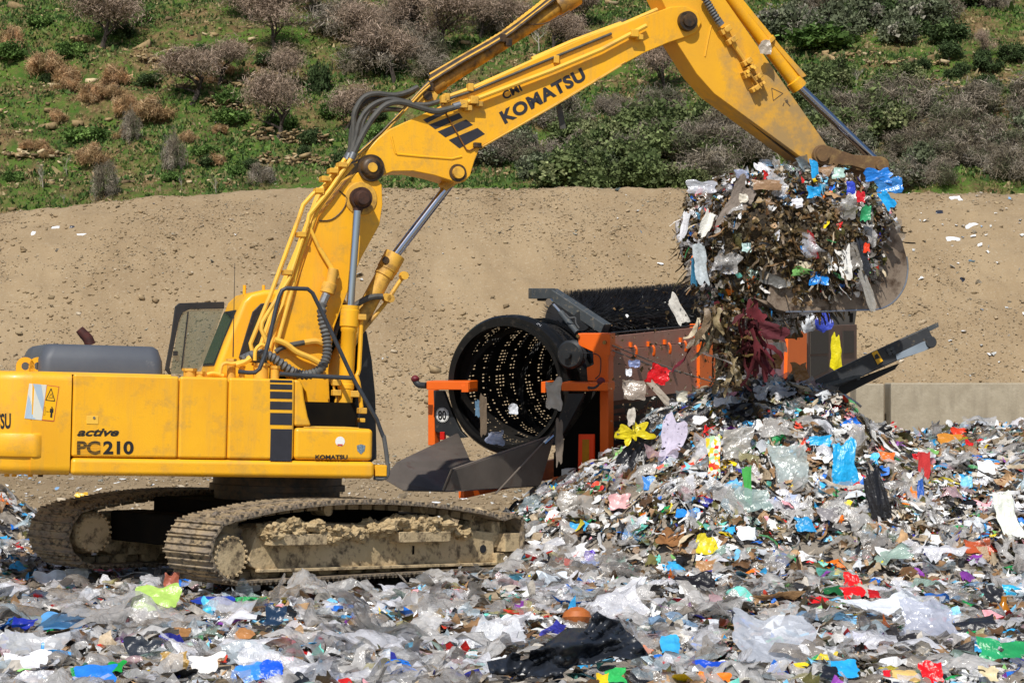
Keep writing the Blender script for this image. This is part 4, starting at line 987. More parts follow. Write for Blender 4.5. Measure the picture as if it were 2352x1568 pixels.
m = MB(); A = EP([(1872, 382), (1900, 372), (2000, 398), (2010, 420), (1900, 430), (1860, 410)], -.2); m.prism(A, -.2, .2); m.build('bucket_ear', rl, exc, bevel=.01)
# ---- bucket
bkm = pmat('worn_bucket_steel', '756658', '8F8070', scale=2, rough=.55, bump=.004, bscale=30, c3='4A3A2C', c3at=.56, c3scale=5, spec=.4)
bkb = pmat('bare_bucket_floor', '3C352E', '574C40', scale=3, rough=.5, c3='8A8680', c3at=.62, c3scale=4)
bv = .62
plate = [cw(1505, 560), cw(1545, 640), cw(1572, 740), cw(1580, 820), cw(1565, 920), cw(1520, 1005), cw(1455, 1065), cw(1370, 1095), cw(1240, 1100), cw(1000, 1108), cw(760, 1110), cw(700, 1095), cw(640, 1040), cw(700, 700), cw(900, 420), cw(1100, 330), cw(1400, 400)]
m = MB(); PL = EP(plate, -bv)
for (a, b) in ((-bv, -bv+.035), (bv-.035, bv)): m.prism(PL, a, b)
BK = m.build('bucket', bkm, exc, bevel=.006)
shell = PL[:12]; n = len(shell); cen = (sum(p[0] for p in PL)/len(PL), sum(p[1] for p in PL)/len(PL))
inn = [(p[0]+(cen[0]-p[0])*.05, p[1]+(cen[1]-p[1])*.05) for p in shell]
m = MB(); vs = []
for y in (-bv+.036, bv-.036): vs += [(p[0], y, p[1]) for p in shell]+[(p[0], y, p[1]) for p in inn]
fs = []
for i in range(n-1): fs += [(i, i+1, 2*n+i+1, 2*n+i), (n+i, 3*n+i, 3*n+i+1, n+i+1)]
fs += [(n-1, 2*n-1, 4*n-1, 3*n-1), (0, 2*n, 3*n, n)]
m.add(vs, fs); m.build('bucket_shell', bkb, BK)
edge = pmat('polished_edge', '9AA0AC', '8A8A8C', scale=6, rough=.3, metal=.7)
m = MB(); m.tube([Vector((p[0], -bv-.005, p[1])) for p in PL[2:11]], .012, 6, smooth=3); m.build('worn_rim', edge, BK)
for k in range(5):
    y = -bv+.12+k*.25; a = E2(cw(700, 1085), -bv); m = MB(); m.prism([(a[0]+.1, a[1]+.05), (a[0]-.28, a[1]+.12), (a[0]+.1, a[1]-.05)], y-.05, y+.05); m.build('bucket_tooth', bkm, BK)
m = MB()
for k in range(9): y = -bv+.08+k*.13; m.tube([(shell[i][0], y, shell[i][1]-.006) for i in (9, 10, 11)], .012, 5)
m.build('wear_strip', bkb, BK)
# ================================================================ DRUM SCREENER
orange = pmat('orange_paint', 'F06A10', 'E86414', scale=2, rough=.45, coat=.2, c3='B8642A', c3at=.7, c3soft=.08, c3scale=6)
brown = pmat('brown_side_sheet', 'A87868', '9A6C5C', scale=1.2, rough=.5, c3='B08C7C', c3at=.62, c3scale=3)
blk = pmat('black_frame_paint', '1E2023', '2A2C2E', scale=5, rough=.45, c3='6A5E50', c3at=.68, c3scale=9)
chutem = pmat('scuffed_chute_steel', '645C55', '544D47', scale=2.2, rough=.5, metal=.15, c3='54423A', c3at=.62, c3scale=5, bump=.002)
drumm = pmat('drum_steel', '161514', '24211E', scale=6, rough=.55, c3='3C342C', c3at=.64, c3scale=10)
ringm = pmat('polished_drum_ring', '242424', '1C1C1C', scale=3, rough=.35, metal=.5, c3='4A443E', c3at=.64, c3scale=8)
tro = empty('drum_screener', mat=M_TRM); tag(tro, 'orange and black drum screener with an open perforated drum, behind the heap', 'screening machine')
def EE(p, x=0.0): return onplane(M_TRM, p[0], p[1], 0, x)
def SS(p, y=0.0): return onplane(M_TRM, p[0], p[1], 1, y)
def endprism(pts, x0, x1, name, mat, par=tro, bevel=0, ref=None):
    A = [EE(cm(*p), x0 if ref is None else ref) for p in pts]; m = MB()
    m.loft([(x0, q.y, q.z) for q in A], [(x1, q.y, q.z) for q in A]); return m.build(name, mat, par, bevel=bevel)
def sideprism(pts, y0, y1, name, mat, par=tro, bevel=0, conv=True):
    A = [SS(cm(*p) if conv else p, y0) for p in pts]; m = MB()
    m.loft([(q.x, y0, q.z) for q in A], [(q.x, y1, q.z) for q in A]); return m.build(name, mat, par, bevel=bevel)
# drum
dc = EE((1170, 884)); top = EE((1170, 723)); RD = abs(top.z-dc.z); DY, DZ = dc.y, dc.z; LD = 4.6
m = MB(); m.lathe((-.06, DY, DZ), (1, 0, 0), [(0, RD-.10), (0, RD-.03), (.05, RD), (.22, RD), (.22, RD-.05), (.42, RD-.05), (.42, RD-.10)], 90, closed=True)
dring = m.build('screen_drum', ringm, tro)
m = MB(); m.lathe((-.12, DY, DZ), (1, 0, 0), [(0, RD-.15), (0, RD-.10), (.12, RD-.10), (.12, RD-.15)], 90, closed=True); m.build('drum_lip', ringm, dring)
# perforated shell: rows of slots between solid helical bands
NA, NX = 330, 260; rI = RD-.13
ia, ix = np.meshgrid(np.arange(NA), np.arange(NX))
helix = ((ix/NX*LD*2.2+ia/NA*1.0) % 1.0)
hole = (ia % 3 == 0) & (ix % 6 > 2) & (helix > .42) & (_P[(ia//3*7+ix//7*13) % 256, (ix//7*5+ia//3) % 256] > .42)
solid = ~hole
th = np.arange(NA)/NA*2*np.pi; xx = np.linspace(.1, LD, NX+1)
TH, XX = np.meshgrid(th, xx); V = np.stack([XX, DY+np.cos(TH)*rI, DZ+np.sin(TH)*rI], -1).reshape(-1, 3)
a = (ix*NA+ia)[solid]; b = (ix*NA+(ia+1) % NA)[solid]; c = ((ix+1)*NA+(ia+1) % NA)[solid]; d = ((ix+1)*NA+ia)[solid]
npmesh('drum_shell', V, np.stack([a, b, c, d], -1), drumm, smooth=True, parent=dring)
# helical flights inside
m = MB()
for h in range(2):
    vs = []; K = 90
    for k in range(K+1):
        t = k/K; ang = 2*math.pi*(t*1.6+h/3); x = .15+t*(LD-.3)
        for r in (rI-.01, rI-.09): vs.append((x, DY+math.cos(ang)*r, DZ+math.sin(ang)*r))
    m.add(vs, [(2*k, 2*k+1, 2*k+3, 2*k+2) for k in range(K)])
m.build('drum_flight', drumm, dring)
for k in range(1, 5):
    m = MB(); m.lathe((k*.92, DY, DZ), (1, 0, 0), [(0, rI+.01), (0, rI+.05), (.06, rI+.05), (.06, rI+.01)], 80, closed=True); m.build('drum_hoop', drumm, dring)
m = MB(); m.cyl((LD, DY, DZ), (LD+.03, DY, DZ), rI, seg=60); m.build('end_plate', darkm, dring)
# support roller right of the ring
q = EE(cm(1315, 575), -.02); m = MB(); m.lathe((-.16, q.y, q.z), (1, 0, 0), [(0, .05), (0, .17), (.03, .2), (.06, .17), (.12, .17), (.15, .2), (.18, .17), (.2, .05)], 28); m.cyl((-.24, q.y-.0, q.z), (.3, q.y, q.z), .05); m.build('support_roller', blk, tro)
# orange end frame
endprism([(1340, 443), (1545, 443), (1545, 580), (1534, 600), (1534, 760), (1480, 760), (1470, 745), (1402, 745), (1396, 660), (1440, 640), (1435, 560), (1345, 520)], -.04, .14, 'end_post_head', orange, bevel=.012)
endprism([(1480, 760), (1534, 760), (1534, 1385), (1480, 1385)], -.04, .14, 'end_post', orange, bevel=.01)
endprism([(1440, 1340), (1550, 1370), (1555, 1480), (1400, 1480), (1400, 1380)], -.02, .2, 'post_foot', orange, bevel=.01)
endprism([(395, 800), (432, 800), (440, 1150), (395, 1150)], -.02, .14, 'end_post', orange, bevel=.01)
for pts in ([(385, 745), (658, 745), (658, 800), (385, 800)], [(1236, 752), (1412, 755), (1412, 808), (1236, 806)], [(1412, 752), (1530, 752), (1530, 806), (1412, 806)]):
    endprism(pts, -.34, -.10, 'cross_beam', orange, bevel=.012, ref=-.34)
for pts in ([(632, 748), (656, 748), (655, 815), (610, 815), (610, 770), (632, 770)], [(1113, 748), (1140, 748), (1140, 818), (1113, 818)]):
    endprism(pts, -.36, -.08, 'beam_end_plate', orange, bevel=.008, ref=-.34)
m = MB(); m.tube([EE(cm(1140, 775), -.2), EE(cm(1240, 775), -.2)], .03, 10); m.build('cross_beam_bolt', blk, tro)
redk = pmat('dark_red_knob', '6E2028', '5A1820', scale=9, rough=.5)
for pts in (((385, 772), (345, 770), (322, 755), (315, 735)), ((1412, 785), (1450, 788), (1478, 770), (1488, 750))):
    m = MB(); m.tube([EE(cm(*p), -.3) for p in pts], .045, 10, smooth=3); lv_ = m.build('locking_lever', blk, tro)
    q = EE(cm(*pts[-1]), -.3); b = MB(); b.lathe(q+Vector((0, 0, -.05)), (0, 0, 1), [(.0, .01), (.01, .035), (.04, .058), (.07, .06), (.1, .04), (.115, .01)], 14); b.build('lever_knob', redk, lv_)
# black frame plates with the sign
pl = endprism([(430, 805), (492, 805), (528, 900), (570, 1000), (600, 1060), (640, 1100), (560, 1110), (500, 1080), (440, 1062)], -.02, .05, 'frame_plate', blk, bevel=.006)
endprism([(1290, 822), (1392, 822), (1330, 940), (1245, 1095), (1195, 1150), (1160, 1140), (1205, 1050), (1258, 920)], -.30, -.22, 'frame_plate', blk, bevel=.006, ref=-.26)
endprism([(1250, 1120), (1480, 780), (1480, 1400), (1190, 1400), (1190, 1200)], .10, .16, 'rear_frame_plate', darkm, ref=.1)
# inner drum cradle under the ring, left
m = MB(); P = []
for k in range(26):
    t = R(168+k*4.3); P.append(((-.02, DY-math.cos(t)*-1*(RD-.02), DZ+math.sin(t)*(RD-.02)), t))
vs = []
for (p, t) in P:
    t2 = t; vs += [(-.14, DY+math.cos(math.pi-t+math.pi)*(RD+.02), DZ+math.sin(t)*(RD+.02)), (.5, DY+math.cos(math.pi-t+math.pi)*(RD+.02), DZ+math.sin(t)*(RD+.02))]
sg = EE(cm(487, 958), -.03)
m = MB(); m.cyl((-.035, sg.y, sg.z), (-.022, sg.y, sg.z), .107, seg=40); sgn = m.build('speed_sign', white_s, tro)
m = MB(); m.lathe((-.037, sg.y, sg.z), (1, 0, 0), [(0, .095), (0, .101), (.001, .101), (.001, .095)], 40, closed=True); m.build('sign_ring', blk_s, sgn)
me = textmesh('80', 1, 0, .03); xs_ = [v.co.x for v in me.vertices]; h_ = max(v.co.y for v in me.vertices); x0_, w_ = min(xs_), max(xs_)-min(xs_)
for v in me.vertices: v.co = Vector((-.038, sg.y+.068-(v.co.x-x0_)/w_*.136, sg.z-.066+v.co.y/h_*.132))
me.materials.clear(); me.materials.append(blk_s); o = bpy.data.objects.new('lettering', me); C.objects.link(o); o.parent = sgn
# red lamp and rear reflector board
endprism([(470, 1065), (498, 1065), (498, 1115), (470, 1115)], -.04, .02, 'tail_lamp', pmat('red_lamp', 'C81810', rough=.3), bevel=.006)
rb_ = endprism([(1347, 1080), (1442, 1080), (1442, 1352), (1342, 1352)], -.12, -.08, 'reflector_board', pmat('fluorescent_orange', 'FF4A14', rough=.5), ref=-.12)
endprism([(1372, 1112), (1414, 1112), (1414, 1330), (1370, 1330)], -.128, -.12, 'reflector_field', pmat('amber_field', 'C8860C', 'B87A10', scale=14, rough=.4), par=rb_, ref=-.12)
q = EE(cm(1448, 1290), -.1); m = MB(); m.cyl((-.14, q.y, q.z), (-.05, q.y, q.z), .028, seg=12); m.build('frame_bolt', chrome, tro)
q = EE(cm(1513, 500), -.05); m = MB(); m.cyl((-.07, q.y, q.z), (-.03, q.y, q.z), .03, seg=6); m.build('frame_bolt', chrome, tro)
q = EE(cm(1345, 460), -.05); m = MB(); m.cyl((-.07, q.y, q.z), (-.03, q.y, q.z), .025, seg=12); m.build('frame_bolt', chrome, tro)
m = MB(); m.tube([EE(cm(*p), -.1) for p in ((1370, 568), (1440, 570), (1480, 590), (1487, 640), (1480, 700), (1452, 730))], .008, 6, smooth=4); m.build('brake_cable', blk, tro)
# crate-like box and blue clamp at the foot
endprism([(1238, 1300), (1290, 1300), (1290, 1355), (1238, 1355)], -.35, -.15, 'coupling_box', white_s, bevel=.004, ref=-.35)
endprism([(1296, 1322), (1385, 1328), (1385, 1338), (1345, 1345), (1296, 1342)], -.3, -.2, 'coupling_lever', pmat('blue_lever', '2A4A8A', rough=.5), ref=-.3)
# lower beams and trailer frame behind the heap
endprism([(1180, 1350), (1440, 1345), (1440, 1480), (1150, 1480)], .0, .2, 'bumper_beam', orange, bevel=.02)
for (a_, b_) in ((.1, .2), (2.4, 2.5)):
    m = MB(); m.box((.2, a_, .55), (6.4, b_, .85)); m.build('chassis_rail', orange, tro, bevel=.01)
for xw in (4.2, 5.3):
    for yw in (.05, 2.3):
        m = MB(); m.lathe((xw, yw, .42), (0, 1, 0), [(0, .2), (0, .40), (.05, .46), (.24, .46), (.3, .40), (.3, .2)], 28); w_o = m.build('wheel', pmat('tyre', '1C1B1A', rough=.85), tro); m = MB(); m.lathe((xw, yw-.01, .42), (0, 1, 0), [(0, .05), (.02, .2), (.05, .22)], 20); m.build('rim', orange, w_o)
# side sheets: upper band, main sheet, lower slats with the maker's lettering
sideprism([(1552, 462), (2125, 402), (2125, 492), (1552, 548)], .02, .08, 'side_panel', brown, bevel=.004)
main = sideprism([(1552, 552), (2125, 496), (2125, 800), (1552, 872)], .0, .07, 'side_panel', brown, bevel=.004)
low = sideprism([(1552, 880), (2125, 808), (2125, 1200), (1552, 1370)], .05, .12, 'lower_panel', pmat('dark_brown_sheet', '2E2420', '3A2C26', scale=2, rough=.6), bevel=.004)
rdb = pmat('rust_red_print', '7A3A22', '6A3420', scale=4, rough=.6)
for (y0, y1, x1, t0, t1) in ((925, 950, 1640, 0, 0), (965, 1000, 1700, -6, -6), (1040, 1075, 1700, -10, -14), (1100, 1120, 1640, -8, -10), (1150, 1175, 1760, -30, -32), (870, 900, 1760, -20, -24)):
    sideprism([(1556, y0), (x1, y0+t0-12), (x1, y1+t1-12), (1556, y1)], .045, .049, 'printed_bar', rdb, par=low)
def trtext(body, pa, pb, hp, mat, y, off=.02, shear=.3):
    a = SS(cm(*pa), y); b = SS(cm(*pb), y); u = SS(cm(pa[0], pa[1]-hp), y); me = textmesh(body, 1, 0, off, shear); xs_ = [v.co.x for v in me.vertices]; x0 = min(xs_); w = max(xs_)-x0; h = max(v.co.y for v in me.vertices); hh = u.z-a.z
    ex = b-a
    for v in me.vertices: v.co = Vector((a.x+ex.x*(v.co.x-x0)/w, y, a.z+ex.z*(v.co.x-x0)/w+hh*v.co.y/h))
    me.materials.clear(); me.materials.append(mat); o = bpy.data.objects.new('lettering', me); C.objects.link(o); o.parent = low
trtext('CRIBUS', (1775, 925), (1935, 890), 48, rdb, .044)
trtext('Komptech', (1612, 985), (1780, 940), 40, rdb, .042)
# hooks along the fold
hk = []
for (x, y) in ((1688, 530), (1800, 525), (1903, 512), (2003, 500), (2098, 490)):
    p = SS(cm(x, y), -.03); m = MB(); m.box((p.x-.02, -.02, p.z), (p.x+.03, .02, p.z+.07)); m.tube([p+Vector((0, -.03, .02)), p+Vector((.0, -.06, -.03)), p+Vector((.02, -.05, -.12)), p+Vector((.04, -.03, -.13)), p+Vector((.05, -.03, -.09))], .018, 8, smooth=3); m.build('panel_hook', orange, tro)
p = [SS(cm(*q), -.02) for q in ((1556, 500), (1612, 530), (1600, 548), (1556, 540))]; m = MB(); m.loft([(q.x, -.05, q.z) for q in p], [(q.x, .02, q.z) for q in p]); m.build('gusset', orange, tro, bevel=.004)
m = MB(); m.tube([SS(cm(1555, 440), .05), SS(cm(1800, 418), .05), SS(cm(2125, 390), .05)], .012, 6); m.build('top_rail', blk, tro)
for (a_, b_, s_) in (((1560, 520), (2260, 770), .03), ((1560, 550), (1990, 690), .03)):
    A = SS(cm(*a_), -.12); B = SS(cm(*b_), -.5); m = MB(); m.tube([A, A.lerp(B, .5)+Vector((0, 0, -s_)), B], .009, 6, smooth=4); m.build('steel_cable', pmat('cable_steel', '9A9488', rough=.4, metal=.4), tro)
# second and third orange posts, rear bodywork
c9 = lambda x, y: cw(x, y)
def sp2(pts, y0, y1, name, mat, **k): return sideprism(pts, y0, y1, name, mat, conv=False, **k)
sp2([cm(2112, 382), cm(2240, 378), cm(2250, 790), cm(2112, 820)], -.05, .12, 'side_post', orange, bevel=.01)
sp2([cm(2255, 520), cm(2285, 640), cm(2290, 900), cm(2255, 900)], .0, .1, 'side_panel', brown)
lil = pmat('faded_mauve_sheet', 'A08890', '8A7078', scale=3, rough=.5)
sp2([(1665, 800), (1740, 790), (1835, 785), (1835, 900), (1665, 905)], .02, .1, 'side_panel', lil)
sp2([cw(780, 1240), cw(905, 1235), cw(905, 1568), cw(770, 1568)], -.04, .12, 'side_post', orange, bevel=.01)
hz = sp2([cw(908, 1210), cw(1240, 1195), cw(1240, 1500), cw(1060, 1560), cw(908, 1600)], .02, .8, 'rear_housing', pmat('rear_brown', '6A5248', '5C4A42', scale=3, rough=.6), bevel=.01)
gm = pmat('sooty_mesh', '3C3630', '4A443C', scale=30, rough=.8)
for q in ([cw(930, 1240), cw(1050, 1235), cw(1050, 1390), cw(930, 1395)], [cw(930, 1412), cw(1050, 1408), cw(1050, 1500), cw(930, 1560)], [cw(1148, 1240), cw(1220, 1238), cw(1220, 1385), cw(1148, 1390)]):
    sp2(q, .0, .015, 'vent_mesh', gm, par=hz)
sp2([cw(1050, 1110), cw(1240, 1100), cw(1225, 1205), cw(1050, 1215)], .1, .7, 'top_box', pmat('grey_top_box', '54524E', '6A6660', scale=6, rough=.6), bevel=.01)
sp2([cw(1190, 1120), cw(1215, 1118), cw(1212, 1180), cw(1192, 1182)], .095, .1, 'box_window', darkm)
# ---- chutes
def W2L(p): return M_TRM.inverted() @ p
def slab(P, th, name, mat, par=tro):
    P = [W2L(p) for p in P]; n = (P[1]-P[0]).cross(P[2]-P[0]).normalized()*th; m = MB(); m.loft(P, [p+n for p in P]); return m.build(name, mat, par, bevel=.004)
def pt(x, y, D): q = cm(x, y); return at(q[0], q[1], D)
A0, A1, A2, A3 = pt(1185, 1085, 30.7), pt(545, 1303, 28.9), pt(492, 1435, 28.9), pt(1095, 1400, 30.3)
slab([A0, A1, A2, A3], .03, 'chute_side', chutem)
slab([pt(580, 1072, 31.9), pt(200, 1255, 30.3), pt(112, 1360, 30.2), pt(235, 1432, 30.0), pt(500, 1436, 29.6), pt(655, 1245, 30.6)], .03, 'chute_side', chutem)
slab([pt(655, 1245, 30.55), pt(850, 1250, 30.8), pt(1180, 1120, 30.9), pt(1095, 1400, 30.4), pt(500, 1436, 29.4)], .03, 'chute_floor', chutem)
edge2 = pmat('bright_steel_edge', '8A7E72', rough=.4, metal=.4)
m = MB(); m.tube([W2L(A1), W2L(A0)], .016, 6); m.tube([W2L(A1), W2L(A2)], .016, 6); m.build('chute_edge', edge2, tro)
m = MB(); m.tube([W2L(pt(1180, 1090, 30.6)), W2L(pt(1110, 1145, 30.4)), W2L(pt(825, 1452, 29.2))], .012, 6); m.build('stay_cable', edge2, tro)
m = MB(); m.tube([W2L(pt(1180, 1090, 30.6)), W2L(pt(1125, 1140, 30.4))], .03, 8); m.build('cable_tensioner', chrome, tro)
# brush on top, its arms
A = at(1300, 738, 32.4); B = at(1660, 738, 36.4)
A = W2L(A); B = W2L(B); B.z = A.z+.03; Bd = (B-A).normalized(); BL = (B-A).length
rs = np.random.RandomState(3); NB = 34000
h = rs.rand(NB)*BL; thb = rs.rand(NB)*2*np.pi; hub = .10; Lb = rs.uniform(.30, .365, NB)
a_ = Bd.orthogonal().normalized(); b_ = Bd.cross(a_)
rd = np.cos(thb)[:, None]*np.array(a_)+np.sin(thb)[:, None]*np.array(b_); Dn = np.array(Bd)
p0 = np.array(A)+h[:, None]*Dn+rd*hub; dirv = rd+rs.randn(NB, 3)*.09; dirv /= np.linalg.norm(dirv, axis=1, keepdims=True)
p1 = p0+dirv*Lb[:, None]; tv = np.cross(dirv, rs.randn(NB, 3)); tv /= np.linalg.norm(tv, axis=1, keepdims=True); wv = .0035
V = np.stack([p0-tv*wv, p0+tv*wv, p1+tv*wv*.6, p1-tv*wv*.6], 1).reshape(-1, 3); Fq = np.arange(NB*4).reshape(-1, 4)
brm = pmat('black_bristle', '15161A', '2A2A2E', scale=4, rough=.35, spec=.6)
br = npmesh('cleaning_brush', V, Fq, brm, parent=tro)
m = MB(); m.cyl(A-Bd*.02, B, .35, seg=32); m.build('brush_core', brm, br)
tag(br, 'long black bristle roller above the drum')
def armbar(p, q, w, d, name, mat, x_off=0):
    P, Q = W2L(p), W2L(q); dr_ = (Q-P).normalized(); up = Vector((0, 0, 1)); s_ = dr_.cross(up).normalized(); u2 = s_.cross(dr_)
    m = MB(); vsA = [P+u2*w+s_*d, P-u2*w+s_*d, P-u2*w-s_*d, P+u2*w-s_*d]; m.loft(vsA, [v+(Q-P) for v in vsA]); return m.build(name, mat, tro, bevel=.01)
slate = pmat('slate_grey_arm', '3A4044', '4A4E50', scale=6, rough=.5, c3='8A7E6C', c3at=.64, c3scale=16)
armbar(pt(1040, 192, 31.9), pt(1190, 192, 32.0), .075, .09, 'brush_arm', slate)
armbar(pt(1180, 190, 32.0), pt(1520, 415, 31.45), .075, .09, 'brush_arm', slate)
armbar(pt(1085, 225, 32.0), pt(1170, 228, 32.0), .03, .05, 'arm_bracket', blk)
m = MB(); m.cyl(W2L(pt(1190, 262, 31.8)), W2L(pt(1240, 318, 31.7)), .02, seg=10); m.build('arm_ram_rod', chrome, tro)
m = MB(); m.cyl(W2L(pt(1235, 312, 31.7)), W2L(pt(1340, 440, 31.4)), .045, seg=12); m.build('arm_ram', slate, tro)
m = MB(); m.tube([W2L(pt(*q, 31.4)) for q in ((1262, 318), (1290, 345), (1325, 345), (1330, 380), (1350, 410))], .012, 6, smooth=4); m.build('arm_hose', corrm, tro)
m = MB(); q = W2L(pt(1166, 245, 31.5)); m.cyl(q, q+Vector((-.04, 0, 0)), .05, seg=16); m.build('arm_pin', chrome, tro)
m = MB(); q = W2L(pt(1365, 365, 31.6)); m.lathe(q, (1, 0, 0), [(0, .05), (0, .14), (.03, .15), (.1, .15)], 24); m.build('brush_motor', blk, tro)
# ================================================================ DISCHARGE CONVEYOR (black, right of the heap)
cbm = pmat('conveyor_black', '26282B', '34363A', scale=4, rough=.5, c3='6E6250', c3at=.64, c3scale=10)
con = empty('discharge_conveyor', loc=tuple(at(1900, 920, 31.5))); tag(con, 'black folded conveyor rising to the right behind the heap', 'conveyor')
CO = Vector(con.location)
def cprism(pts, D0, D1, name, mat, par=con, bevel=0, dl=0):
    A = [at(p[0], p[1], D0)-CO for p in pts]; m = MB(); m.loft(A, [v+Vector((.12*(D1-D0), D1-D0, 0)) for v in A]); return m.build(name, mat, par, bevel=bevel)
k9 = lambda x, y: (1208.2+x*.5719, 671.2+y*.5719)   # (src 1800,1000 scale 1.1737)
cprism([k9(1160, 352), k9(1400, 235), k9(1612, 138), k9(1640, 195), k9(1625, 225), k9(1490, 275), k9(1200, 405), k9(1165, 380)], 31.2, 32.2, 'conveyor_frame', cbm, bevel=.015)
gl = cprism([k9(1485, 250), k9(1590, 200), k9(1620, 190), k9(1632, 215), k9(1600, 235), k9(1490, 272)], 31.18, 31.2, 'grey_label', pmat('grey_label', '8C98A4', '7C8894', scale=4, rough=.5))
yl = cprism([k9(1388, 243), k9(1410, 232), k9(1434, 275), k9(1412, 290)], 31.18, 31.2, 'warning_sticker', dec_y)
cprism([k9(1400, 252), k9(1410, 246), k9(1422, 262), k9(1402, 270)], 31.17, 31.178, 'warning_print', blk_s, par=yl)
cprism([k9(1165, 385), k9(1340, 345), k9(1500, 285), k9(1480, 310), k9(1300, 400), k9(1255, 430), k9(1210, 420), k9(1170, 400)], 31.4, 32.0, 'conveyor_belt', pmat('belt_rubber', '17181A', '242424', scale=6, rough=.6))
cprism([k9(1170, 375), k9(1330, 330), k9(1360, 335), k9(1200, 385)], 31.12, 31.2, 'conveyor_stay', slate)
cprism([k9(1610, 140), k9(1655, 120), k9(1658, 138), k9(1618, 158)], 31.4, 31.6, 'end_shaft', slate)
m = MB(); q = at(*k9(1628, 200), 31.15)-CO; m.lathe(q, (0, 1, 0), [(0, .03), (0, .07), (.05, .085), (1.0, .085), (1.05, .07)], 24); m.build('end_roller', cbm, con)
for (x, y) in ((1455, 232), (1470, 225), (1462, 245), (1478, 240), (1335, 345)):
    q = at(*k9(x, y), 31.17)-CO; m = MB(); m.cyl(q, q+Vector((0, .05, 0)), .03, seg=8); m.build('frame_bolt', slate, con)
# ================================================================ CONCRETE BLOCK WALL
conc = pmat('weathered_concrete', 'A39883', '958A76', scale=.9, rough=.9, bump=.01, bscale=18, c3='B2A792', c3at=.6, c3soft=.16, c3scale=3, streak='7E7464', sscale=(3, 3, .4))
for i, (a, b, t, lab) in enumerate(((1966, 2031, 881, 'short concrete retaining block just behind the raised conveyor'), (2046, 2480, 879, 'long pale concrete retaining wall at the foot of the earth bank'))):
    D = 44.0; A = at(a, t, D); B = at(b, t-2, D); m = MB(); m.box((0, 0, -A.z-.3), (B.x-A.x, .8, 0)); o = m.build('concrete_wall', conc, bevel=.03, loc=A)
    tag(o, lab, 'concrete wall')
# ================================================================ BLUE STRUCTURE AT THE LEFT EDGE
# ================================================================ VEGETATION ON THE HILL
leafm = attrmat('foliage', rough=.75, var=.35, vscale=1.5, spec=.15, transl=.25)
barkm = pmat('grey_bark', '4A4038', '2E2822', scale=6, rough=.9)
twigm = attrmat('twigs', rough=.9, var=.25, vscale=2, spec=.05)
palem = pmat('bleached_wood', 'A8A090', '8A8272', scale=8, rough=.8)
def branch_mesh(seed, h=4.2, spread=2.0, trunkr=.13, lean=.1, levels=4, pale=False, gn=4):
    rs = random.Random(seed); m = MB(); tips = []
    def grow(p, d, L, r, lv):
        pts = [p]; rr = [r]; q = p.copy(); dd = d.copy(); n = 4 if lv < 2 else 3
        for i in range(n):
            dd = (dd+Vector((rs.uniform(-1, 1), rs.uniform(-1, 1), rs.uniform(-.35, .5)))*.28).normalized(); q = q+dd*L/n; pts.append(q.copy()); rr.append(r*(1-.5*(i+1)/n))
        m.tube(pts, rr, 6 if lv < 2 else 4 if lv < 3 else 3)
        if lv >= levels-1: tips.append((q.copy(), dd.copy()))
        if lv < levels:
            k = rs.randint(3, gn) if lv else rs.randint(4, 5)
            for j in range(k):
                t = rs.uniform(.45, 1); i = min(int(t*n), n-1); b = pts[i].lerp(pts[i+1], t*n-i)
                a = rs.uniform(0, 2*math.pi); nd = (dd*.5+Vector((math.cos(a), math.sin(a), rs.uniform(.0, .7)))*.85).normalized()
                grow(b, nd, L*rs.uniform(.52, .75), r*.5, lv+1)
    d0 = Vector((rs.uniform(-lean, lean), rs.uniform(-lean, lean), 1)).normalized()
    grow(Vector((0, 0, -.2)), d0, h*.42, trunkr, 0)
    return m, tips
def card_cloud(centers, spreads, n, size, pal, seed, aspect=1.0, upb=.0):
    rs = np.random.RandomState(seed); k = len(centers); i = rs.randint(0, k, n)
    Cc = np.array(centers)[i]; P = Cc+rs.randn(n, 3)*np.array(spreads)[i][:, None]
    d = rs.randn(n, 3); d[:, 2] += upb; d /= np.linalg.norm(d, axis=1, keepdims=True); t = np.cross(d, rs.randn(n, 3)); t /= np.linalg.norm(t, axis=1, keepdims=True)
    s = size*np.exp(rs.randn(n)*.35)
    a = d*(s*aspect)[:, None]; b = t*s[:, None]*.5
    V = np.stack([P-a*.5-b, P-a*.5+b, P+a*.5+b*.7, P+a*.5-b*.7], 1).reshape(-1, 3)
    w = np.array([p[1] for p in pal], float); w /= w.sum(); ci = rs.choice(len(pal), k, p=w); col = np.array([lin(p[0]) for p in pal])
    cc = col[ci][i]*(1+rs.randn(n, 1)*.22)*(1+(rs.rand(k)[i][:, None]-.5)*.3); cc = np.concatenate([np.clip(cc, .01, .9), np.ones((n, 1))], 1)
    return V, np.arange(n*4).reshape(-1, 4), np.repeat(cc, 4, 0)
TREES = []
BARE = [('A08C7A', 5), ('8E7C6A', 4), ('AE9A8A', 3), ('7A6C5C', 2)]
def bare_proto(i):
    m, tips = branch_mesh(20+i, h=4.4+.3*(i % 3), trunkr=.15, lean=.25)
    tr = empty('bare_tree', loc=(0, 0, 0)); m.build('trunk', barkm, tr)
    c = [tuple(p) for p, d in tips if p.z > 1.9]; V, Fq, col = card_cloud(c, [.34]*len(c), 9000, .02, BARE, i, aspect=9, upb=.5)
    npmesh('crown', V, Fq, twigm, col, parent=tr); return tr
def dead_proto(i):
    m, tips = branch_mesh(70+i, h=3.6, trunkr=.10, lean=.35, levels=3); tr = empty('dead_tree'); m.build('trunk', palem, tr); return tr
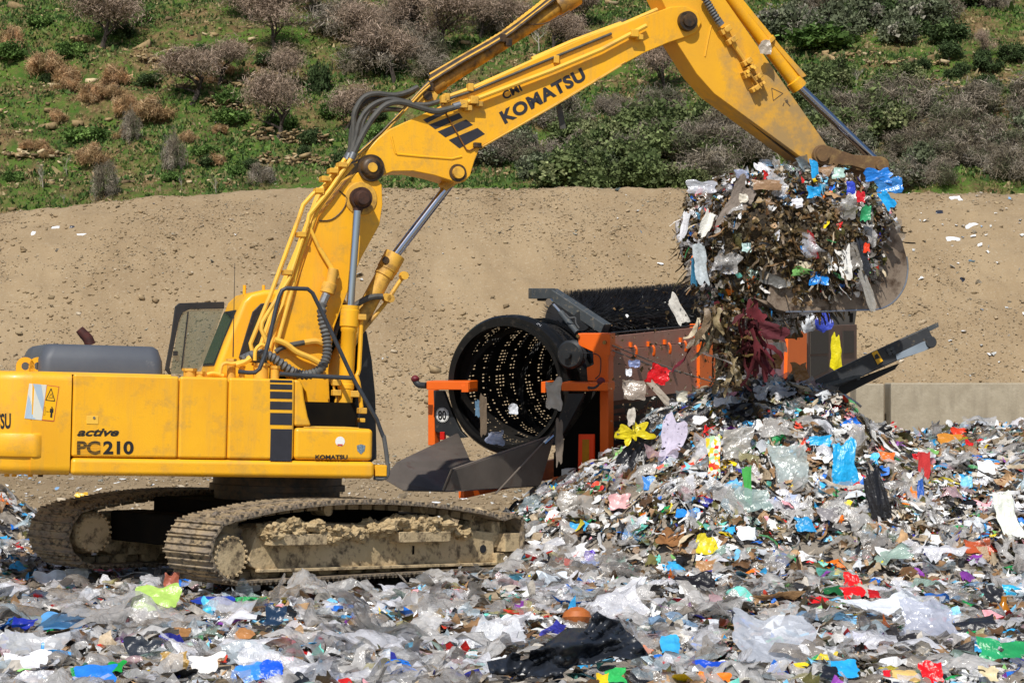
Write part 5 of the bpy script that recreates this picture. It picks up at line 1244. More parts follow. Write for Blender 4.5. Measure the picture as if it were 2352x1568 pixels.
def bush_proto(i, name, pal, n=4200, size=.085, r=1.0, hh=1.5, aspect=1.4):
    rs = random.Random(i); b = empty(name); cs_ = []; sp = []
    for k in range(26):
        a = rs.uniform(0, 6.28); q = rs.random()**.5*r; z = rs.uniform(.15, 1)*hh*(1-.45*(q/r)**2); cs_.append((math.cos(a)*q, math.sin(a)*q, z)); sp.append(rs.uniform(.12, .26)*r)
    V, Fq, col = card_cloud(cs_, sp, n, size, pal, i, aspect=aspect, upb=.6)
    m = MB()
    for k in range(7): a = rs.uniform(0, 6.28); m.tube([(0, 0, -.1), (math.cos(a)*.3*r, math.sin(a)*.3*r, hh*.45), (math.cos(a)*.7*r, math.sin(a)*.7*r, hh*.9)], [.04, .025, .01], 4)
    m.build('stem', barkm, b); npmesh('crown', V, Fq, leafm, col, parent=b); return b
OLIVE = [('6A764A', 4), ('56643C', 4), ('7C8858', 3), ('8E9468', 1.5)]
GREYG = [('747C60', 4), ('868A70', 3), ('626A50', 3), ('928E80', 2)]
GREYB = [('94897A', 4), ('847A68', 4), ('A2988A', 3), ('6E7056', 3)]
TAN = [('C8A47C', 4), ('B09068', 3), ('A08660', 2), ('D6B890', 2)]
GRN = [('627E40', 3), ('506A34', 3), ('74904C', 2)]
DARKG = [('4C5E3A', 4), ('3E4E2E', 4), ('5E7044', 2)]
PROTOS = {'bare': [bare_proto(i) for i in range(6)], 'dead': [dead_proto(i) for i in range(3)],
 'olive': [bush_proto(200+i, 'leafy_shrub', OLIVE) for i in range(4)], 'greyg': [bush_proto(220+i, 'leafy_shrub', GREYG) for i in range(3)],
 'greyb': [bush_proto(240+i, 'leafless_shrub', GREYB, n=5200, size=.018, aspect=9) for i in range(4)], 'tan': [bush_proto(260+i, 'dry_grass_clump', TAN, n=4200, size=.018, r=.8, hh=1.1, aspect=14) for i in range(3)],
 'dark': [bush_proto(280+i, 'leafy_shrub', DARKG) for i in range(3)], 'green': [bush_proto(300+i, 'leafy_shrub', GRN, r=.9, hh=.8) for i in range(2)]}
USED = set()
def place(kind, px, py, hpx, label, group=None, wide=1.0, seed=None):
    p = march(Hh, px, py, 124, 240, .4); pr = PROTOS[kind]; i = (int(px*7+py*3) if seed is None else seed) % len(pr); src = pr[i]
    D = p.y; nat = {'bare': 3.7, 'dead': 3.0, 'olive': 1.7, 'greyg': 1.7, 'greyb': 1.7, 'tan': 1.25, 'dark': 1.7, 'green': 1.0}[kind]
    s = hpx/F*D/nat*(1.12 if kind == 'bare' else 1)
    if (kind, i) in USED:
        o = src.copy(); C.objects.link(o)
        for ch in src.children: c = ch.copy(); C.objects.link(c); c.parent = o
    else: o = src; USED.add((kind, i))
    o.location = p; o.rotation_euler = (0, 0, (px*.37+py*.11) % 6.28); o.scale = (s*wide, s*wide, s)
    cat = {'bare': 'tree', 'dead': 'dead tree', 'tan': 'grass clump'}.get(kind, 'shrub')
    for k_ in ('label', 'group'):
        if k_ in o: del o[k_]
    tag(o, label, cat, group); return o
named = [('bare', 235, 112, 125, 'rounded leafless tree near the top left corner of the hillside', 1.25), ('bare', 441, 236, 130, 'gnarled leaning leafless tree above a broken stone wall on the left slope', 1.15), ('bare', 503, 200, 92, 'thin leafless tree just right of the gnarled leaning tree', 1.0),
 ('bare', 636, 325, 165, 'leafless tree with straight dark trunk standing at the stone wall end', .85), ('bare', 641, 208, 90, 'pinkish leafless tree directly above the straight dark-trunked tree', 1.0), ('bare', 632, 118, 112, 'wide pinkish leafless tree high on the left slope', 1.2),
 ('dark', 733, 214, 80, 'charred dark narrow shrub right of the pinkish trees', .5), ('bare', 830, 148, 110, 'leafless tree with slim grey trunk left of the excavator boom top', 1.1), ('bare', 905, 190, 120, 'leafless tree right behind the black hoses', 1.1), ('bare', 789, 305, 105, 'hazy leafless tree touching the curved hoses', 1.0), ('bare', 1010, 130, 115, 'spreading leafless tree above the arm cylinder', 1.3), ('bare', 1085, 60, 60, 'small dark leafless tree at the top edge beside a boulder', .8),
 ('greyb', 400, 392, 92, 'tall brown twiggy shrub low on the left slope', .45), ('greyb', 600, 420, 48, 'round grey twiggy shrub just above the earth bank', 1.0), ('greyb', 244, 452, 88, 'thin grey twiggy shrub above the left end of the bank', .55), ('dead', 98, 432, 85, 'bleached forked dead tree near the left end of the bank', .6), ('dead', 418, 440, 50, 'short bleached crooked stump on the rim of the bank', .4),
 ('greyb', 302, 322, 75, 'narrow dark twiggy shrub among the dry grass', .45), ('tan', 108, 168, 50, 'tan dry grass clump high at the far left', 1.1), ('tan', 155, 190, 40, 'tan dry grass clump second from the far left', 1), ('tan', 265, 195, 45, 'tan dry grass clump under the stone rubble', 1.1), ('tan', 208, 230, 38, 'tan dry grass clump in the middle of the left slope', 1.1), ('tan', 345, 275, 55, 'wide tan dry grass clump left of the gnarled tree', 1.2), ('tan', 213, 378, 50, 'tall golden dry grass clump above the bank', 1), ('tan', 497, 380, 28, 'small golden dry grass clump above the bank centre', 1), ('tan', 290, 262, 48, 'tan dry grass clump beside the narrow twiggy shrub', .9), ('tan', 25, 110, 50, 'tan dry grass clump at the left edge', .7),
 ('bare', 1532, 222, 125, 'dark leafless tree under the bend of boom and stick', 1.0), ('bare', 1345, 60, 70, 'leafless tree between arm cylinder and boom at the top', 1), ('dead', 1238, 118, 95, 'thin crooked dead tree between the arm cylinder and the boom', .6), ('dead', 1860, 62, 75, 'bleached dead tree right of the stick near the top', .7), ('dead', 2182, 140, 60, 'white branching dead tree on the right slope', .9), ('bare', 2258, 140, 55, 'small dark leafless tree right of the white dead tree', .7), ('dead', 1965, 200, 60, 'leaning pale dead tree beside the right stone terrace', .7), ('dead', 2325, 235, 60, 'thin pale dead tree near the right edge', .5), ('green', 1890, 108, 45, 'low bright green shrub right of the stick', 2.0)]
for k_, px, py, h, lab, w_ in named: place(k_, px, py, h, lab, None, w_)
rr = random.Random(8)
def fill(kind, n, x0, x1, y0, y1, h0, h1, label, group, wide=1.1, cond=None):
    for i in range(n):
        px = rr.uniform(x0, x1); py = rr.uniform(y0, y1)
        if cond and not cond(px, py): continue
        place(kind, px, py, rr.uniform(h0, h1), label, group, wide*rr.uniform(.85, 1.25), seed=rr.randint(0, 99))
fill('olive', 26, 1290, 1720, 290, 440, 55, 100, 'leafy olive green shrub in the thicket below the upper boom', 'olive shrubs in the thicket below the boom')
fill('greyb', 22, 1090, 1760, 250, 420, 50, 95, 'grey leafless shrub in the thicket below the upper boom', 'leafless shrubs in the thicket below the boom')
fill('greyb', 34, 1880, 2400, 245, 430, 55, 95, 'grey-brown leafless shrub in the thicket right of the stick', 'leafless shrubs in the right thicket')
fill('greyg', 16, 1800, 2400, 300, 445, 45, 75, 'grey-green leafy shrub in the thicket right of the stick', 'grey-green shrubs in the right thicket')
fill('olive', 26, 1640, 2080, 170, 330, 45, 80, 'olive shrub with small glossy leaves behind the stick', 'olive shrubs behind the stick')
fill('greyg', 20, 1800, 2160, -20, 100, 50, 85, 'grey-green shrub near the top right of the hillside', 'grey-green shrubs near the top right')
fill('dark', 9, 1850, 2200, -20, 110, 40, 70, 'dark green shrub near the top right of the hillside', 'dark shrubs near the top right')
fill('greyb', 16, 1800, 2352, -30, 60, 45, 75, 'leafless grey shrub along the top right edge', 'leafless shrubs along the top right edge')
fill('dark', 12, 2080, 2360, 120, 260, 25, 45, 'dark green shrub on the right-hand terraces', 'dark shrubs on the right terraces')
fill('greyb', 7, 780, 1130, 60, 260, 60, 100, 'grey leafless shrub on the slope behind the hoses', 'leafless shrubs behind the hoses')
fill('bare', 10, 540, 1120, -30, 120, 75, 105, 'leafless pinkish tree high on the slope left of the boom', 'leafless trees high on the slope', cond=None)
fill('bare', 7, 1180, 1500, -10, 150, 60, 95, 'leafless tree on the slope seen above the boom', 'leafless trees above the boom')
fill('greyg', 12, 1060, 1400, 330, 430, 35, 60, 'grey-green shrub low behind the boom knee', 'grey-green shrubs low behind the boom')
fill('green', 14, 0, 900, 40, 440, 20, 34, 'low green shrub on the grassy left slope', 'low green shrubs on the left slope')
fill('dark', 16, 0, 900, 60, 460, 20, 40, 'low dark green shrub on the grassy left slope', 'low dark shrubs on the left slope')
fill('tan', 14, 60, 520, 120, 400, 18, 32, 'small dry grass clump on the left slope', 'small dry grass clumps on the left slope')
fill('dead', 7, 60, 560, 380, 470, 28, 55, 'small bleached dead sapling just above the bank', 'dead saplings above the bank', wide=.6)
for lst in PROTOS.values():
    for i, pr in enumerate(lst):
        pass
for kind, lst in PROTOS.items():
    for i, pr in enumerate(lst):
        if (kind, i) not in USED:
            for ch in list(pr.children): bpy.data.objects.remove(ch)
            bpy.data.objects.remove(pr)
# ---- grass tufts and ground cover
rs = np.random.RandomState(21)
def tufts(name, n, pal, size, cond, x0, x1, y0, y1, seed, blades=5, lean=.5, mat=leafm, flat=1.0):
    rs = np.random.RandomState(seed); x = rs.uniform(x0, x1, n); y = rs.uniform(y0, y1, n); m = cond(x, y, rs); x = x[m]; y = y[m]; n = len(x); z = Hh(x, y)
    w = np.array([p[1] for p in pal], float); w /= w.sum(); ci = rs.choice(len(pal), n, p=w); col = np.array([lin(p[0]) for p in pal])[ci]*(1+rs.randn(n, 1)*.2)
    N = n*blades; i = np.repeat(np.arange(n), blades); s = size*np.exp(rs.randn(N)*.35)
    P = np.stack([x[i]+rs.randn(N)*size*.8, y[i]+rs.randn(N)*size*.8, z[i]-.03], -1); up = np.stack([rs.randn(N)*lean, rs.randn(N)*lean, np.ones(N)], -1); up /= np.linalg.norm(up, axis=1, keepdims=True)
    t = np.cross(up, rs.randn(N, 3)); t /= np.linalg.norm(t, axis=1, keepdims=True); a = up*s[:, None]*flat; b = t*s[:, None]*.4
    V = np.stack([P-b, P+b, P+b*.3+a, P-b*.3+a], 1).reshape(-1, 3); cc = np.concatenate([np.clip(col[i]*(1+rs.randn(N, 1)*.12), .01, .9), np.ones((N, 1))], 1)
    o = npmesh(name, V, np.arange(N*4).reshape(-1, 4), mat, np.repeat(cc, 4, 0)); tag(o, kind='stuff'); return o
patch = lambda x, y: fbm(x*.16+5, y*.16, 4, .6)
def grassc(x, y, rs): return (patch(x, y)+rs.randn(len(x))*.10 > -.08) & (np.abs(x) < .235*y+6)
def dryc(x, y, rs): return (patch(x, y)+rs.randn(len(x))*.12 < .0) & (np.abs(x) < .235*y+6)
g = tufts('grass', 110000, [('56703A', 4), ('4C6834', 4), ('66803E', 3), ('3E542A', 3), ('7C8850', 2.5), ('8A845A', 3.5)], .17, grassc, -52, 52, 128, 205, 1); g['label'] = 'green grass and weeds covering the hillside'
g = tufts('dry_weeds', 50000, [('9A8A62', 4), ('7E7A4C', 4), ('AA9A74', 2), ('6A6E42', 3)], .15, dryc, -52, 52, 128, 205, 2, blades=4); g['label'] = 'dry weeds between the stones of the hillside'
# ---- stones
def stones(name, P, S_, pal, seed, parent=None, flat=.6):
    rs = np.random.RandomState(seed); n = len(P); base = np.array([(-1,-1,-1),(1,-1,-1),(1,1,-1),(-1,1,-1),(-1,-1,1),(1,-1,1),(1,1,1),(-1,1,1)], float)*.5
    V = base[None]*(1+rs.randn(n, 8, 3)*.18)*np.stack([S_*rs.uniform(.7, 1.5, n), S_, S_*flat*rs.uniform(.6, 1.2, n)], -1)[:, None, :]
    a = rs.rand(n)*6.28; c_, s_ = np.cos(a), np.sin(a); X = V[..., 0]*c_[:, None]-V[..., 1]*s_[:, None]; Y = V[..., 0]*s_[:, None]+V[..., 1]*c_[:, None]; t = rs.randn(n)*.25; Z = V[..., 2]+X*t[:, None]
    V = np.stack([X, Y, Z], -1)+P[:, None, :]; f = np.array([(0,3,2,1),(4,5,6,7),(0,1,5,4),(1,2,6,5),(2,3,7,6),(3,0,4,7)])
    Fq = (f[None]+np.arange(n)[:, None, None]*8).reshape(-1, 4); w = np.array([p[1] for p in pal], float); w /= w.sum(); ci = rs.choice(len(pal), n, p=w); col = np.array([lin(p[0]) for p in pal])[ci]*(1+rs.randn(n, 1)*.15); cc = np.concatenate([np.clip(col, .01, .9), np.ones((n, 1))], 1)
    return npmesh(name, V.reshape(-1, 3), Fq, stonem, np.repeat(cc, 8, 0), parent=parent)
stonem = attrmat('stone', rough=.9, var=.25, vscale=6, spec=.1)
HST = [('A08A66', 4), ('8A7656', 4), ('B8A684', 2), ('6E5E48', 3)]
n = 26000; x = rs.uniform(-52, 52, n); y = rs.uniform(128, 205, n); m = (fbm(x*.10+9, y*.22, 4, .65)+rs.randn(n)*.08 > .17) & (np.abs(x) < .235*y+6); x = x[m]; y = y[m]
o = stones('hillside_stones', np.stack([x, y, Hh(x, y)+.03], -1), .13*np.exp(rs.randn(len(x))*.6), HST, 5); tag(o, 'loose stones strewn over the hillside', kind='stuff')
walls = [(470, 560, 238, 252, 20, 'broken dry stone wall right of the gnarled leaning tree'), (868/1.49, 765, 318, 335, 34, 'tall dry stone terrace wall beside the straight dark-trunked tree'), (590, 800, 368, 382, 26, 'low dry stone wall just above the earth bank centre'), (470, 560, 190, 200, 16, 'short stone wall stub behind the thin leafless tree'), (310, 390, 128, 145, 18, 'collapsed stone terrace below the rounded tree'), (705, 750, 180, 205, 30, 'stone rubble terrace beside the charred shrub'), (820, 900, 20, 40, 22, 'stone terrace near the top edge left of the arm cylinder'), (1860, 2010, 132, 128, 14, 'pale upper stone terrace right of the stick'), (1910, 2180, 142, 148, 14, 'long pale stone terrace on the right slope'), (2110, 2230, 190, 205, 20, 'stone terrace wall below the white dead tree'), (1060, 1230, 340, 352, 22, 'rubble wall behind the boom knee'), (0, 60, 350, 360, 18, 'stone rubble wall at the left edge'), (90, 230, 360, 350, 16, 'collapsed stone wall under the bleached dead tree'), (1240, 1330, 45, 62, 20, 'stone rubble terrace between arm cylinder and boom'), (170, 230, 90, 95, 14, 'small stone outcrop under the rounded tree top left')]
for i, (xa, xb, ya, yb, hp, lab) in enumerate(walls):
    rw = np.random.RandomState(i+50); k = int((xb-xa)*hp/34*.9)+30; t = rw.rand(k); P = []
    px_ = xa+(xb-xa)*t; py_ = ya+(yb-ya)*t
    pp = [march(Hh, float(a), float(b), 124, 240, .5) for a, b in zip(px_[::6], py_[::6])]
    pts = np.array([pp[j//6] for j in range(k)]); hgt = hp/F*150; brk = .6+.4*np.sin(t*9+i)
    pts = pts+np.stack([rw.randn(k)*.25, rw.randn(k)*.25, rw.rand(k)*hgt*brk-.1], -1)
    c0 = pts.mean(0); o = stones('stone_wall', pts-c0, .20*np.exp(rw.randn(k)*.35), HST, i+9); o.location = c0; tag(o, lab, 'stone wall')
b_ = march(Hh, 1148, 42, 124, 260, .4); o = stones('boulder', np.array([[0, 0, .2], [.3, .1, .1], [-.3, 0, .1]]), np.array([1.0, .7, .6]), [('B8A480', 1)], 77, flat=.9); o.location = b_; tag(o, 'pale boulder near the top edge left of the arm cylinder', 'boulder')
# ---- gravel on the bank and yard
n = 90000; y = rs.uniform(60, 79.5, n); x = rs.uniform(-1, 1, n)*(.235*y+1); m = fbm(x*.5, y*.5, 4, .6)+rs.randn(n)*.2 > .0; x = x[m]; y = y[m]
BST = [('A39279', 4), ('98876E', 4), ('B4A792', 1.6), ('87775F', 2), ('9A9A90', .5)]
o = stones('bank_gravel', np.stack([x, y, Hd(x, y)-.008], -1), .020*np.exp(rs.randn(len(x))*.55), BST, 6); tag(o, 'loose stones and clods on the earth bank', kind='stuff')
n = 7000; y = rs.uniform(60, 79.3, n); x = rs.uniform(-1, 1, n)*(.235*y+1); m = fbm(x*.25+7, y*.4, 3)+rs.randn(n)*.15 > .1; x = x[m]; y = y[m]
o = stones('bank_clods', np.stack([x, y, Hd(x, y)-.01], -1), .06*np.exp(rs.randn(len(x))*.45), [('9A876A', 4), ('8C795E', 3), ('A89678', 2)], 8); tag(o, 'larger clods lying in drifts on the earth bank', kind='stuff')
n = 9000; y = 31+31*rs.rand(n); x = rs.uniform(-1, 1, n)*(.235*y+1); o = stones('yard_gravel', np.stack([x, y, Hd(x, y)], -1), .03*np.exp(rs.randn(n)*.5), BST, 7); tag(o, 'small stones on the bare yard behind the excavator', kind='stuff')
# ================================================================ THE WASTE ITSELF
# ---------------------------------------------------------------- single items
ITEMS = []
def item(name, px, py, w, h, col, label, cat, seed=0, n=13, D=None, film=0, rot=None, standing=None, folds=7, amp=.14, lift=.02, curl=.5, rough=None, group=None, mat=None, surf=Hg, rng_=(15, 42), ragged=.13, smooth=True):
    """a crumpled sheet of w x h photo units lying on the waste (or hanging, facing the viewer)"""
    rs = np.random.RandomState(seed*7+int(px)+int(py))
    if D: p = at(px, py, D)
    else:
        p = march(surf, px, py, rng_[0], rng_[1], .1)
        if surf is Hg:
            tl_ = 1.05 if not standing else float(standing) if standing is not True else .1
            tl_ = min(tl_, 1.1); standing = tl_; G_ = march(surf, px, py+h*.46, rng_[0], rng_[1], .1); h = h/max(.45, math.cos(tl_))
            p = at(px, py, min(G_.y+.5*h/F*G_.y*math.sin(tl_)*.9, p.y-.03)-(.55 if p.y < 24.5 else .08))
    Dd = p.y; ITEMS.append((px, py, w*1.04, h*(1 if D else .6)+6, Dd)); V = crumple(n, rs, folds=folds, amp=amp, ragged=ragged, curl=curl, pinch=.17); sw = w/F*Dd; sh = h/F*Dd
    if standing is None: standing = False
    if standing:
        V = np.stack([V[:, 0]*sw, V[:, 2]*min(sw, sh)*.8, V[:, 1]*sh], -1)
        tl = 0.0 if standing is True else standing
        c_, s_ = math.cos(tl), math.sin(tl); V = np.stack([V[:, 0], V[:, 1]*c_+V[:, 2]*s_, -V[:, 1]*s_+V[:, 2]*c_], -1)
    else:
        g = gradn(np.array([p.x]), np.array([p.y]))[0] if surf is Hg else np.array([0, -.4, .9])
        g = g/np.linalg.norm(g); dep = sh/max(.22, (g[2]*(CAMZ-p.z)/Dd+abs(g[1])))
        dep = min(dep, sw*1.6)
        x_ = np.array([1, 0, 0]); y_ = np.cross(g, x_); B = np.stack([x_, y_, g], -1); V = np.stack([V[:, 0]*sw, V[:, 1]*dep, (V[:, 2])*min(sw, dep)], -1) @ B.T
        V = V+g*lift
    if rot: c_, s_ = math.cos(R(rot)), math.sin(R(rot)); V = np.stack([V[:, 0]*c_-V[:, 2]*s_, V[:, 1], V[:, 0]*s_+V[:, 2]*c_], -1)
    nv = len(V); c4 = np.tile([*lin(col), 1-film], (nv, 1)); m = mat or (attrmat('film_item', rough=.2, film=True, var=.15, vscale=8, bump=.01, bscale=25, spec=.8) if film else attrmat('bag_item', rough=.3 if rough is None else rough, var=.22, vscale=9, bump=.008, bscale=30))
    if rough and not film: m = attrmat('cloth_item', rough=.8, var=.15, vscale=9, bump=.006, bscale=60)
    o = npmesh(name, V, gridfaces(n), m, c4, smooth=smooth); o.location = p; tag(o, label, cat, group); sb_ = o.modifiers.new('s', 'SUBSURF'); sb_.levels = 1; sb_.render_levels = 1
    return o
I = item
# foreground
q9 = lambda x, y: (1107.5+x*.29964, 1342.4+y*.29964)   # (src 1650,2000 scale 2.24)
def outline_sheet(name, pts, D0, conv, col, label, cat, seed=1, amp=.05, tilt=.9, mat=None, fine=26, depthfn=None):
    """irregular thick sheet with a given outline, wrinkled, leaning back over the waste"""
    rs = random.Random(seed); P = [conv(*p) for p in pts]; bm = bmesh.new()
    x0 = min(p[0] for p in P); x1 = max(p[0] for p in P); y0 = min(p[1] for p in P); y1 = max(p[1] for p in P); nx = fine; ny = max(6, int(fine*(y1-y0)/(x1-x0))+2)
    def inside(x, y):
        c = False; n_ = len(P)
        for i in range(n_):
            a, b = P[i], P[(i+1) % n_]
            if (a[1] > y) != (b[1] > y) and x < (b[0]-a[0])*(y-a[1])/(b[1]-a[1])+a[0]: c = not c
        return c
    vv = [bm.verts.new((p[0], 0, p[1])) for p in P]; f = bm.faces.new(vv)
    for k in range(1, nx): bmesh.ops.bisect_plane(bm, geom=bm.verts[:]+bm.edges[:]+bm.faces[:], plane_co=(x0+(x1-x0)*k/nx, 0, 0), plane_no=(1, 0, .001))
    for k in range(1, ny): bmesh.ops.bisect_plane(bm, geom=bm.verts[:]+bm.edges[:]+bm.faces[:], plane_co=(0, 0, y0+(y1-y0)*k/ny), plane_no=(0, 0, 1))
    c0 = at((x0+x1)/2, y1, D0)
    for v in bm.verts:
        px, py = v.co.x, v.co.z; t = (y1-py)/(y1-y0); D = D0+(tilt*(y1-py)/F*D0) if depthfn is None else depthfn(px, py)
        s_ = D0/F*1.0; nn = mnoise.noise(Vector((px*.012, py*.022, seed)))*2.2+abs(mnoise.noise(Vector((px*.028+py*.03, py*.035, seed+5))))*2.2+abs(mnoise.noise(Vector((px*.07-py*.05, py*.04, seed+9))))*.6
        v.co = at(px, py, D+nn*amp)-c0
    me = bpy.data.meshes.new(name); bmesh.ops.recalc_face_normals(bm, faces=bm.faces); bm.to_mesh(me); bm.free(); me.shade_smooth()
    a = me.color_attributes.new('Col', 'FLOAT_COLOR', 'POINT'); a.data.foreach_set('color', [*lin(col), 1.0]*len(me.vertices)); me.materials.append(mat or attrmat('bag_item', rough=.3, var=.22, vscale=9, bump=.008, bscale=30))
    o = bpy.data.objects.new(name, me); C.objects.link(o); o.location = c0; tag(o, label, cat); sm_ = o.modifiers.new('t', 'SOLIDIFY'); sm_.thickness = .004; return o
blackbag = attrmat('black_bag_plastic', rough=.36, var=.1, vscale=3, spec=.5)
ITEMS.append((1295, 1485, 400, 180, 17.8))
outline_sheet('plastic_tarp', [(35, 590), (180, 560), (230, 512), (300, 530), (290, 580), (355, 560), (370, 500), (430, 490), (560, 400), (650, 330), (790, 335), (850, 230), (878, 203), (960, 250), (1050, 275), (1100, 350), (1180, 410), (1240, 480), (1280, 540), (1220, 550), (1140, 575), (1080, 560), (990, 545), (850, 610), (700, 620), (600, 690), (520, 715), (380, 700), (280, 735), (200, 690), (120, 690), (60, 680)], 16.35, q9, '22262E', 'large dark grey plastic tarp peaked up in the foreground centre', 'plastic tarp', seed=3, amp=.12, tilt=1.0, mat=blackbag, fine=60)
m = MB(); bp_ = march(Hg, 1327, 1440, 15, 20, .05); m.lathe((0, 0, -.07), (0, .2, 1), [(0, .03), (.02, .10), (.07, .135), (.12, .12), (.16, .06), (.17, .01)], 24); o = m.build('ball', pmat('rusty_orange_ball', 'B8682C', 'A85A24', scale=20, rough=.6), loc=bp_+Vector((0, .25, .06))); tag(o, 'rusty orange ball half hidden behind the dark tarp', 'ball')
L9 = lambda x, y: (x*.3139, 1308.9+y*.3139)   # (src 0,1950 scale 2.138)
R9 = lambda x, y: (1812.2+x*.22946, 1342.4+y*.22946)   # (src 2700,2000 scale 2.925)
def IT(conv, name, x, y, w, h, *a, **k):
    s = {L9: .3139, R9: .22946, q9: .29964, k9: .5719, cw: .3424}[conv]; p = conv(x, y); return item(name, p[0], p[1], w*s, h*s, *a, **k)
k9b = k9
# left foreground
IT(L9, 'plastic_wrapper', 165, 390, 170, 90, '22309A', 'deep blue crumpled wrapper at the left edge of the foreground', 'wrapper', seed=1)
IT(L9, 'plastic_pack', 470, 360, 330, 120, '5C9AD0', 'blue and white striped diaper pack lying at the left', 'plastic pack', seed=2)
IT(L9, 'plastic_bag', 1040, 560, 250, 120, '30343C', 'dark grey crumpled bag in the left foreground', 'plastic bag', seed=3, amp=.24)
IT(L9, 'card_packet', 1275, 665, 190, 130, 'A8843C', 'mustard brown packet among pale paper', 'packet', seed=4, standing=.5)
IT(L9, 'plastic_packet', 690, 750, 300, 110, '2A7AD8', 'bright blue printed packet near the bottom left', 'packet', seed=5)
IT(L9, 'plastic_sheet', 1810, 725, 220, 110, '3A8AE0', 'sky blue plastic sheet near the bottom, left of the darker blue one', 'plastic sheet', seed=6)
IT(L9, 'plastic_sheet', 1985, 720, 170, 130, '1C58D8', 'strong blue plastic sheet right of the sky blue one', 'plastic sheet', seed=7, standing=.7)
IT(L9, 'wrapper', 730, 570, 85, 45, 'D82418', 'small red wrapper with yellow print on grey film', 'wrapper', seed=8)
IT(L9, 'plastic_strip', 310, 580, 25, 100, '3A9ADC', 'thin blue plastic strip standing up from clear film', 'plastic strip', seed=9, standing=.3, n=7)
IT(L9, 'plastic_bag', 2010, 330, 150, 130, '22364E', 'dark navy bag in front of the near track', 'plastic bag', seed=10, standing=.8, amp=.25)
IT(L9, 'plastic_bag', 2110, 310, 110, 110, '1A1C1E', 'black bag touching the right side of the navy bag', 'plastic bag', seed=11, standing=.8, amp=.25)
IT(L9, 'printed_sack', 1140, 190, 330, 160, 'A8C860', 'yellow-green printed sack in front of the near track sprocket', 'sack', seed=12, standing=.9)
IT(L9, 'plastic_bag', 360, 50, 220, 90, 'E6E8EA', 'white bag in front of the far track', 'plastic bag', seed=13, amp=.22)
IT(L9, 'plastic_film_sheet', 560, 60, 180, 140, 'B0B0A8', 'standing grey film beside the white bag at the far track', 'plastic sheet', seed=14, standing=.4, film=.3)
IT(L9, 'plastic_bag', 1810, 115, 200, 90, 'F0F0F0', 'white gathered bag under the sprocket of the near track', 'plastic bag', seed=15, standing=.8, amp=.22)
IT(L9, 'card_piece', 1255, 90, 110, 140, 'A8604A', 'brick red card piece leaning up by the near track', 'card', seed=16, standing=.3)
IT(L9, 'wrapper', 270, 205, 70, 60, 'E02A1C', 'bright red wrapper scrap left of the yellow sack', 'wrapper', seed=17)
IT(L9, 'paper_box', 2125, 620, 70, 95, 'D84860', 'pink and white open box scrap in the foreground', 'box', seed=18, standing=.6, amp=.06)
IT(L9, 'plastic_ribbon', 850, 700, 110, 60, '1E9A3C', 'green foil ribbon above the bright blue packet', 'ribbon', seed=19)
IT(L9, 'plastic_film_sheet', 250, 520, 520, 170, 'C8CACE', 'large shiny clear film at the left edge', 'plastic sheet', seed=20, film=.35, n=17)
IT(L9, 'paper_sheet', 180, 660, 330, 130, 'E8E6EA', 'crumpled white paper bag in the bottom left corner', 'paper bag', seed=21, amp=.24)
IT(L9, 'cloth_rag', 1500, 665, 220, 120, 'E6E4E0', 'white cloth right of the mustard packet', 'rag', seed=22, rough=.8)
IT(L9, 'plastic_film_sheet', 1800, 600, 400, 120, 'A6B0B6', 'grey-green creased film sheet in the middle of the foreground', 'plastic sheet', seed=23, film=.3, n=17)
IT(L9, 'plastic_bag', 2170, 800, 170, 80, '23252A', 'black bag at the bottom edge left of the tarp', 'plastic bag', seed=24, amp=.25)
IT(L9, 'card_piece', 1330, 450, 130, 50, '9A6E40', 'flat brown card on grey film', 'card', seed=25)
IT(L9, 'card_piece', 1795, 460, 130, 60, 'B07A48', 'orange-brown card below the navy bag', 'card', seed=26)
IT(L9, 'plastic_strip', 1560, 215, 280, 50, '203C9C', 'dark blue plastic strip in front of the sprocket', 'plastic strip', seed=27)
IT(L9, 'plastic_strip', 1530, 260, 110, 100, '58C0E0', 'pale cyan wrapper beside the dark blue strip', 'wrapper', seed=28, standing=.8)
# centre and right foreground
IT(q9, 'plastic_film_sheet', 130, 380, 340, 210, 'D6D8DC', 'big shiny clear plastic left of the dark tarp', 'plastic sheet', seed=30, film=.3, standing=1.0, n=21, amp=.12)
IT(q9, 'plastic_bag', 1950, 260, 85, 110, '2A2C34', 'small black bag standing right of the tarp', 'plastic bag', seed=31, standing=.3)
IT(q9, 'plastic_bag', 1760, 625, 250, 80, '1C4CC0', 'royal blue bag near the bottom centre', 'plastic bag', seed=32, amp=.25)
IT(q9, 'plastic_bag', 1790, 705, 230, 80, 'F07C1C', 'orange bag just below the royal blue one', 'plastic bag', seed=33, amp=.2)
IT(q9, 'plastic_bag', 1020, 680, 150, 90, '38B45C', 'green bag at the bottom under the tarp edge', 'plastic bag', seed=34, amp=.2)
IT(q9, 'plastic_wrapper', 920, 710, 100, 60, 'F0C81C', 'yellow wrapper left of the green bag', 'wrapper', seed=35)
IT(q9, 'plastic_packet', 1440, 440, 150, 110, '3CA6DC', 'cyan and white printed packet right of the tarp', 'packet', seed=36)
IT(q9, 'plastic_bag', 640, 640, 10, 10, '20242A', 'scrap of black film beside the tarp', 'plastic bag', seed=37) if False else None
lf = IT(q9, 'plastic_film_sheet', 2250, 400, 560, 330, 'BFC4CE', 'large clear bag with blue printed letters in the right foreground', 'plastic bag', seed=38, film=.3, standing=1.15, n=21, amp=.08)
IT(R9, 'plastic_film_sheet', 1000, 190, 900, 190, 'DDE2EA', 'long glossy white plastic roll in the right foreground', 'plastic sheet', seed=40, film=.12, standing=1.1, n=23, amp=.06, curl=1.0)
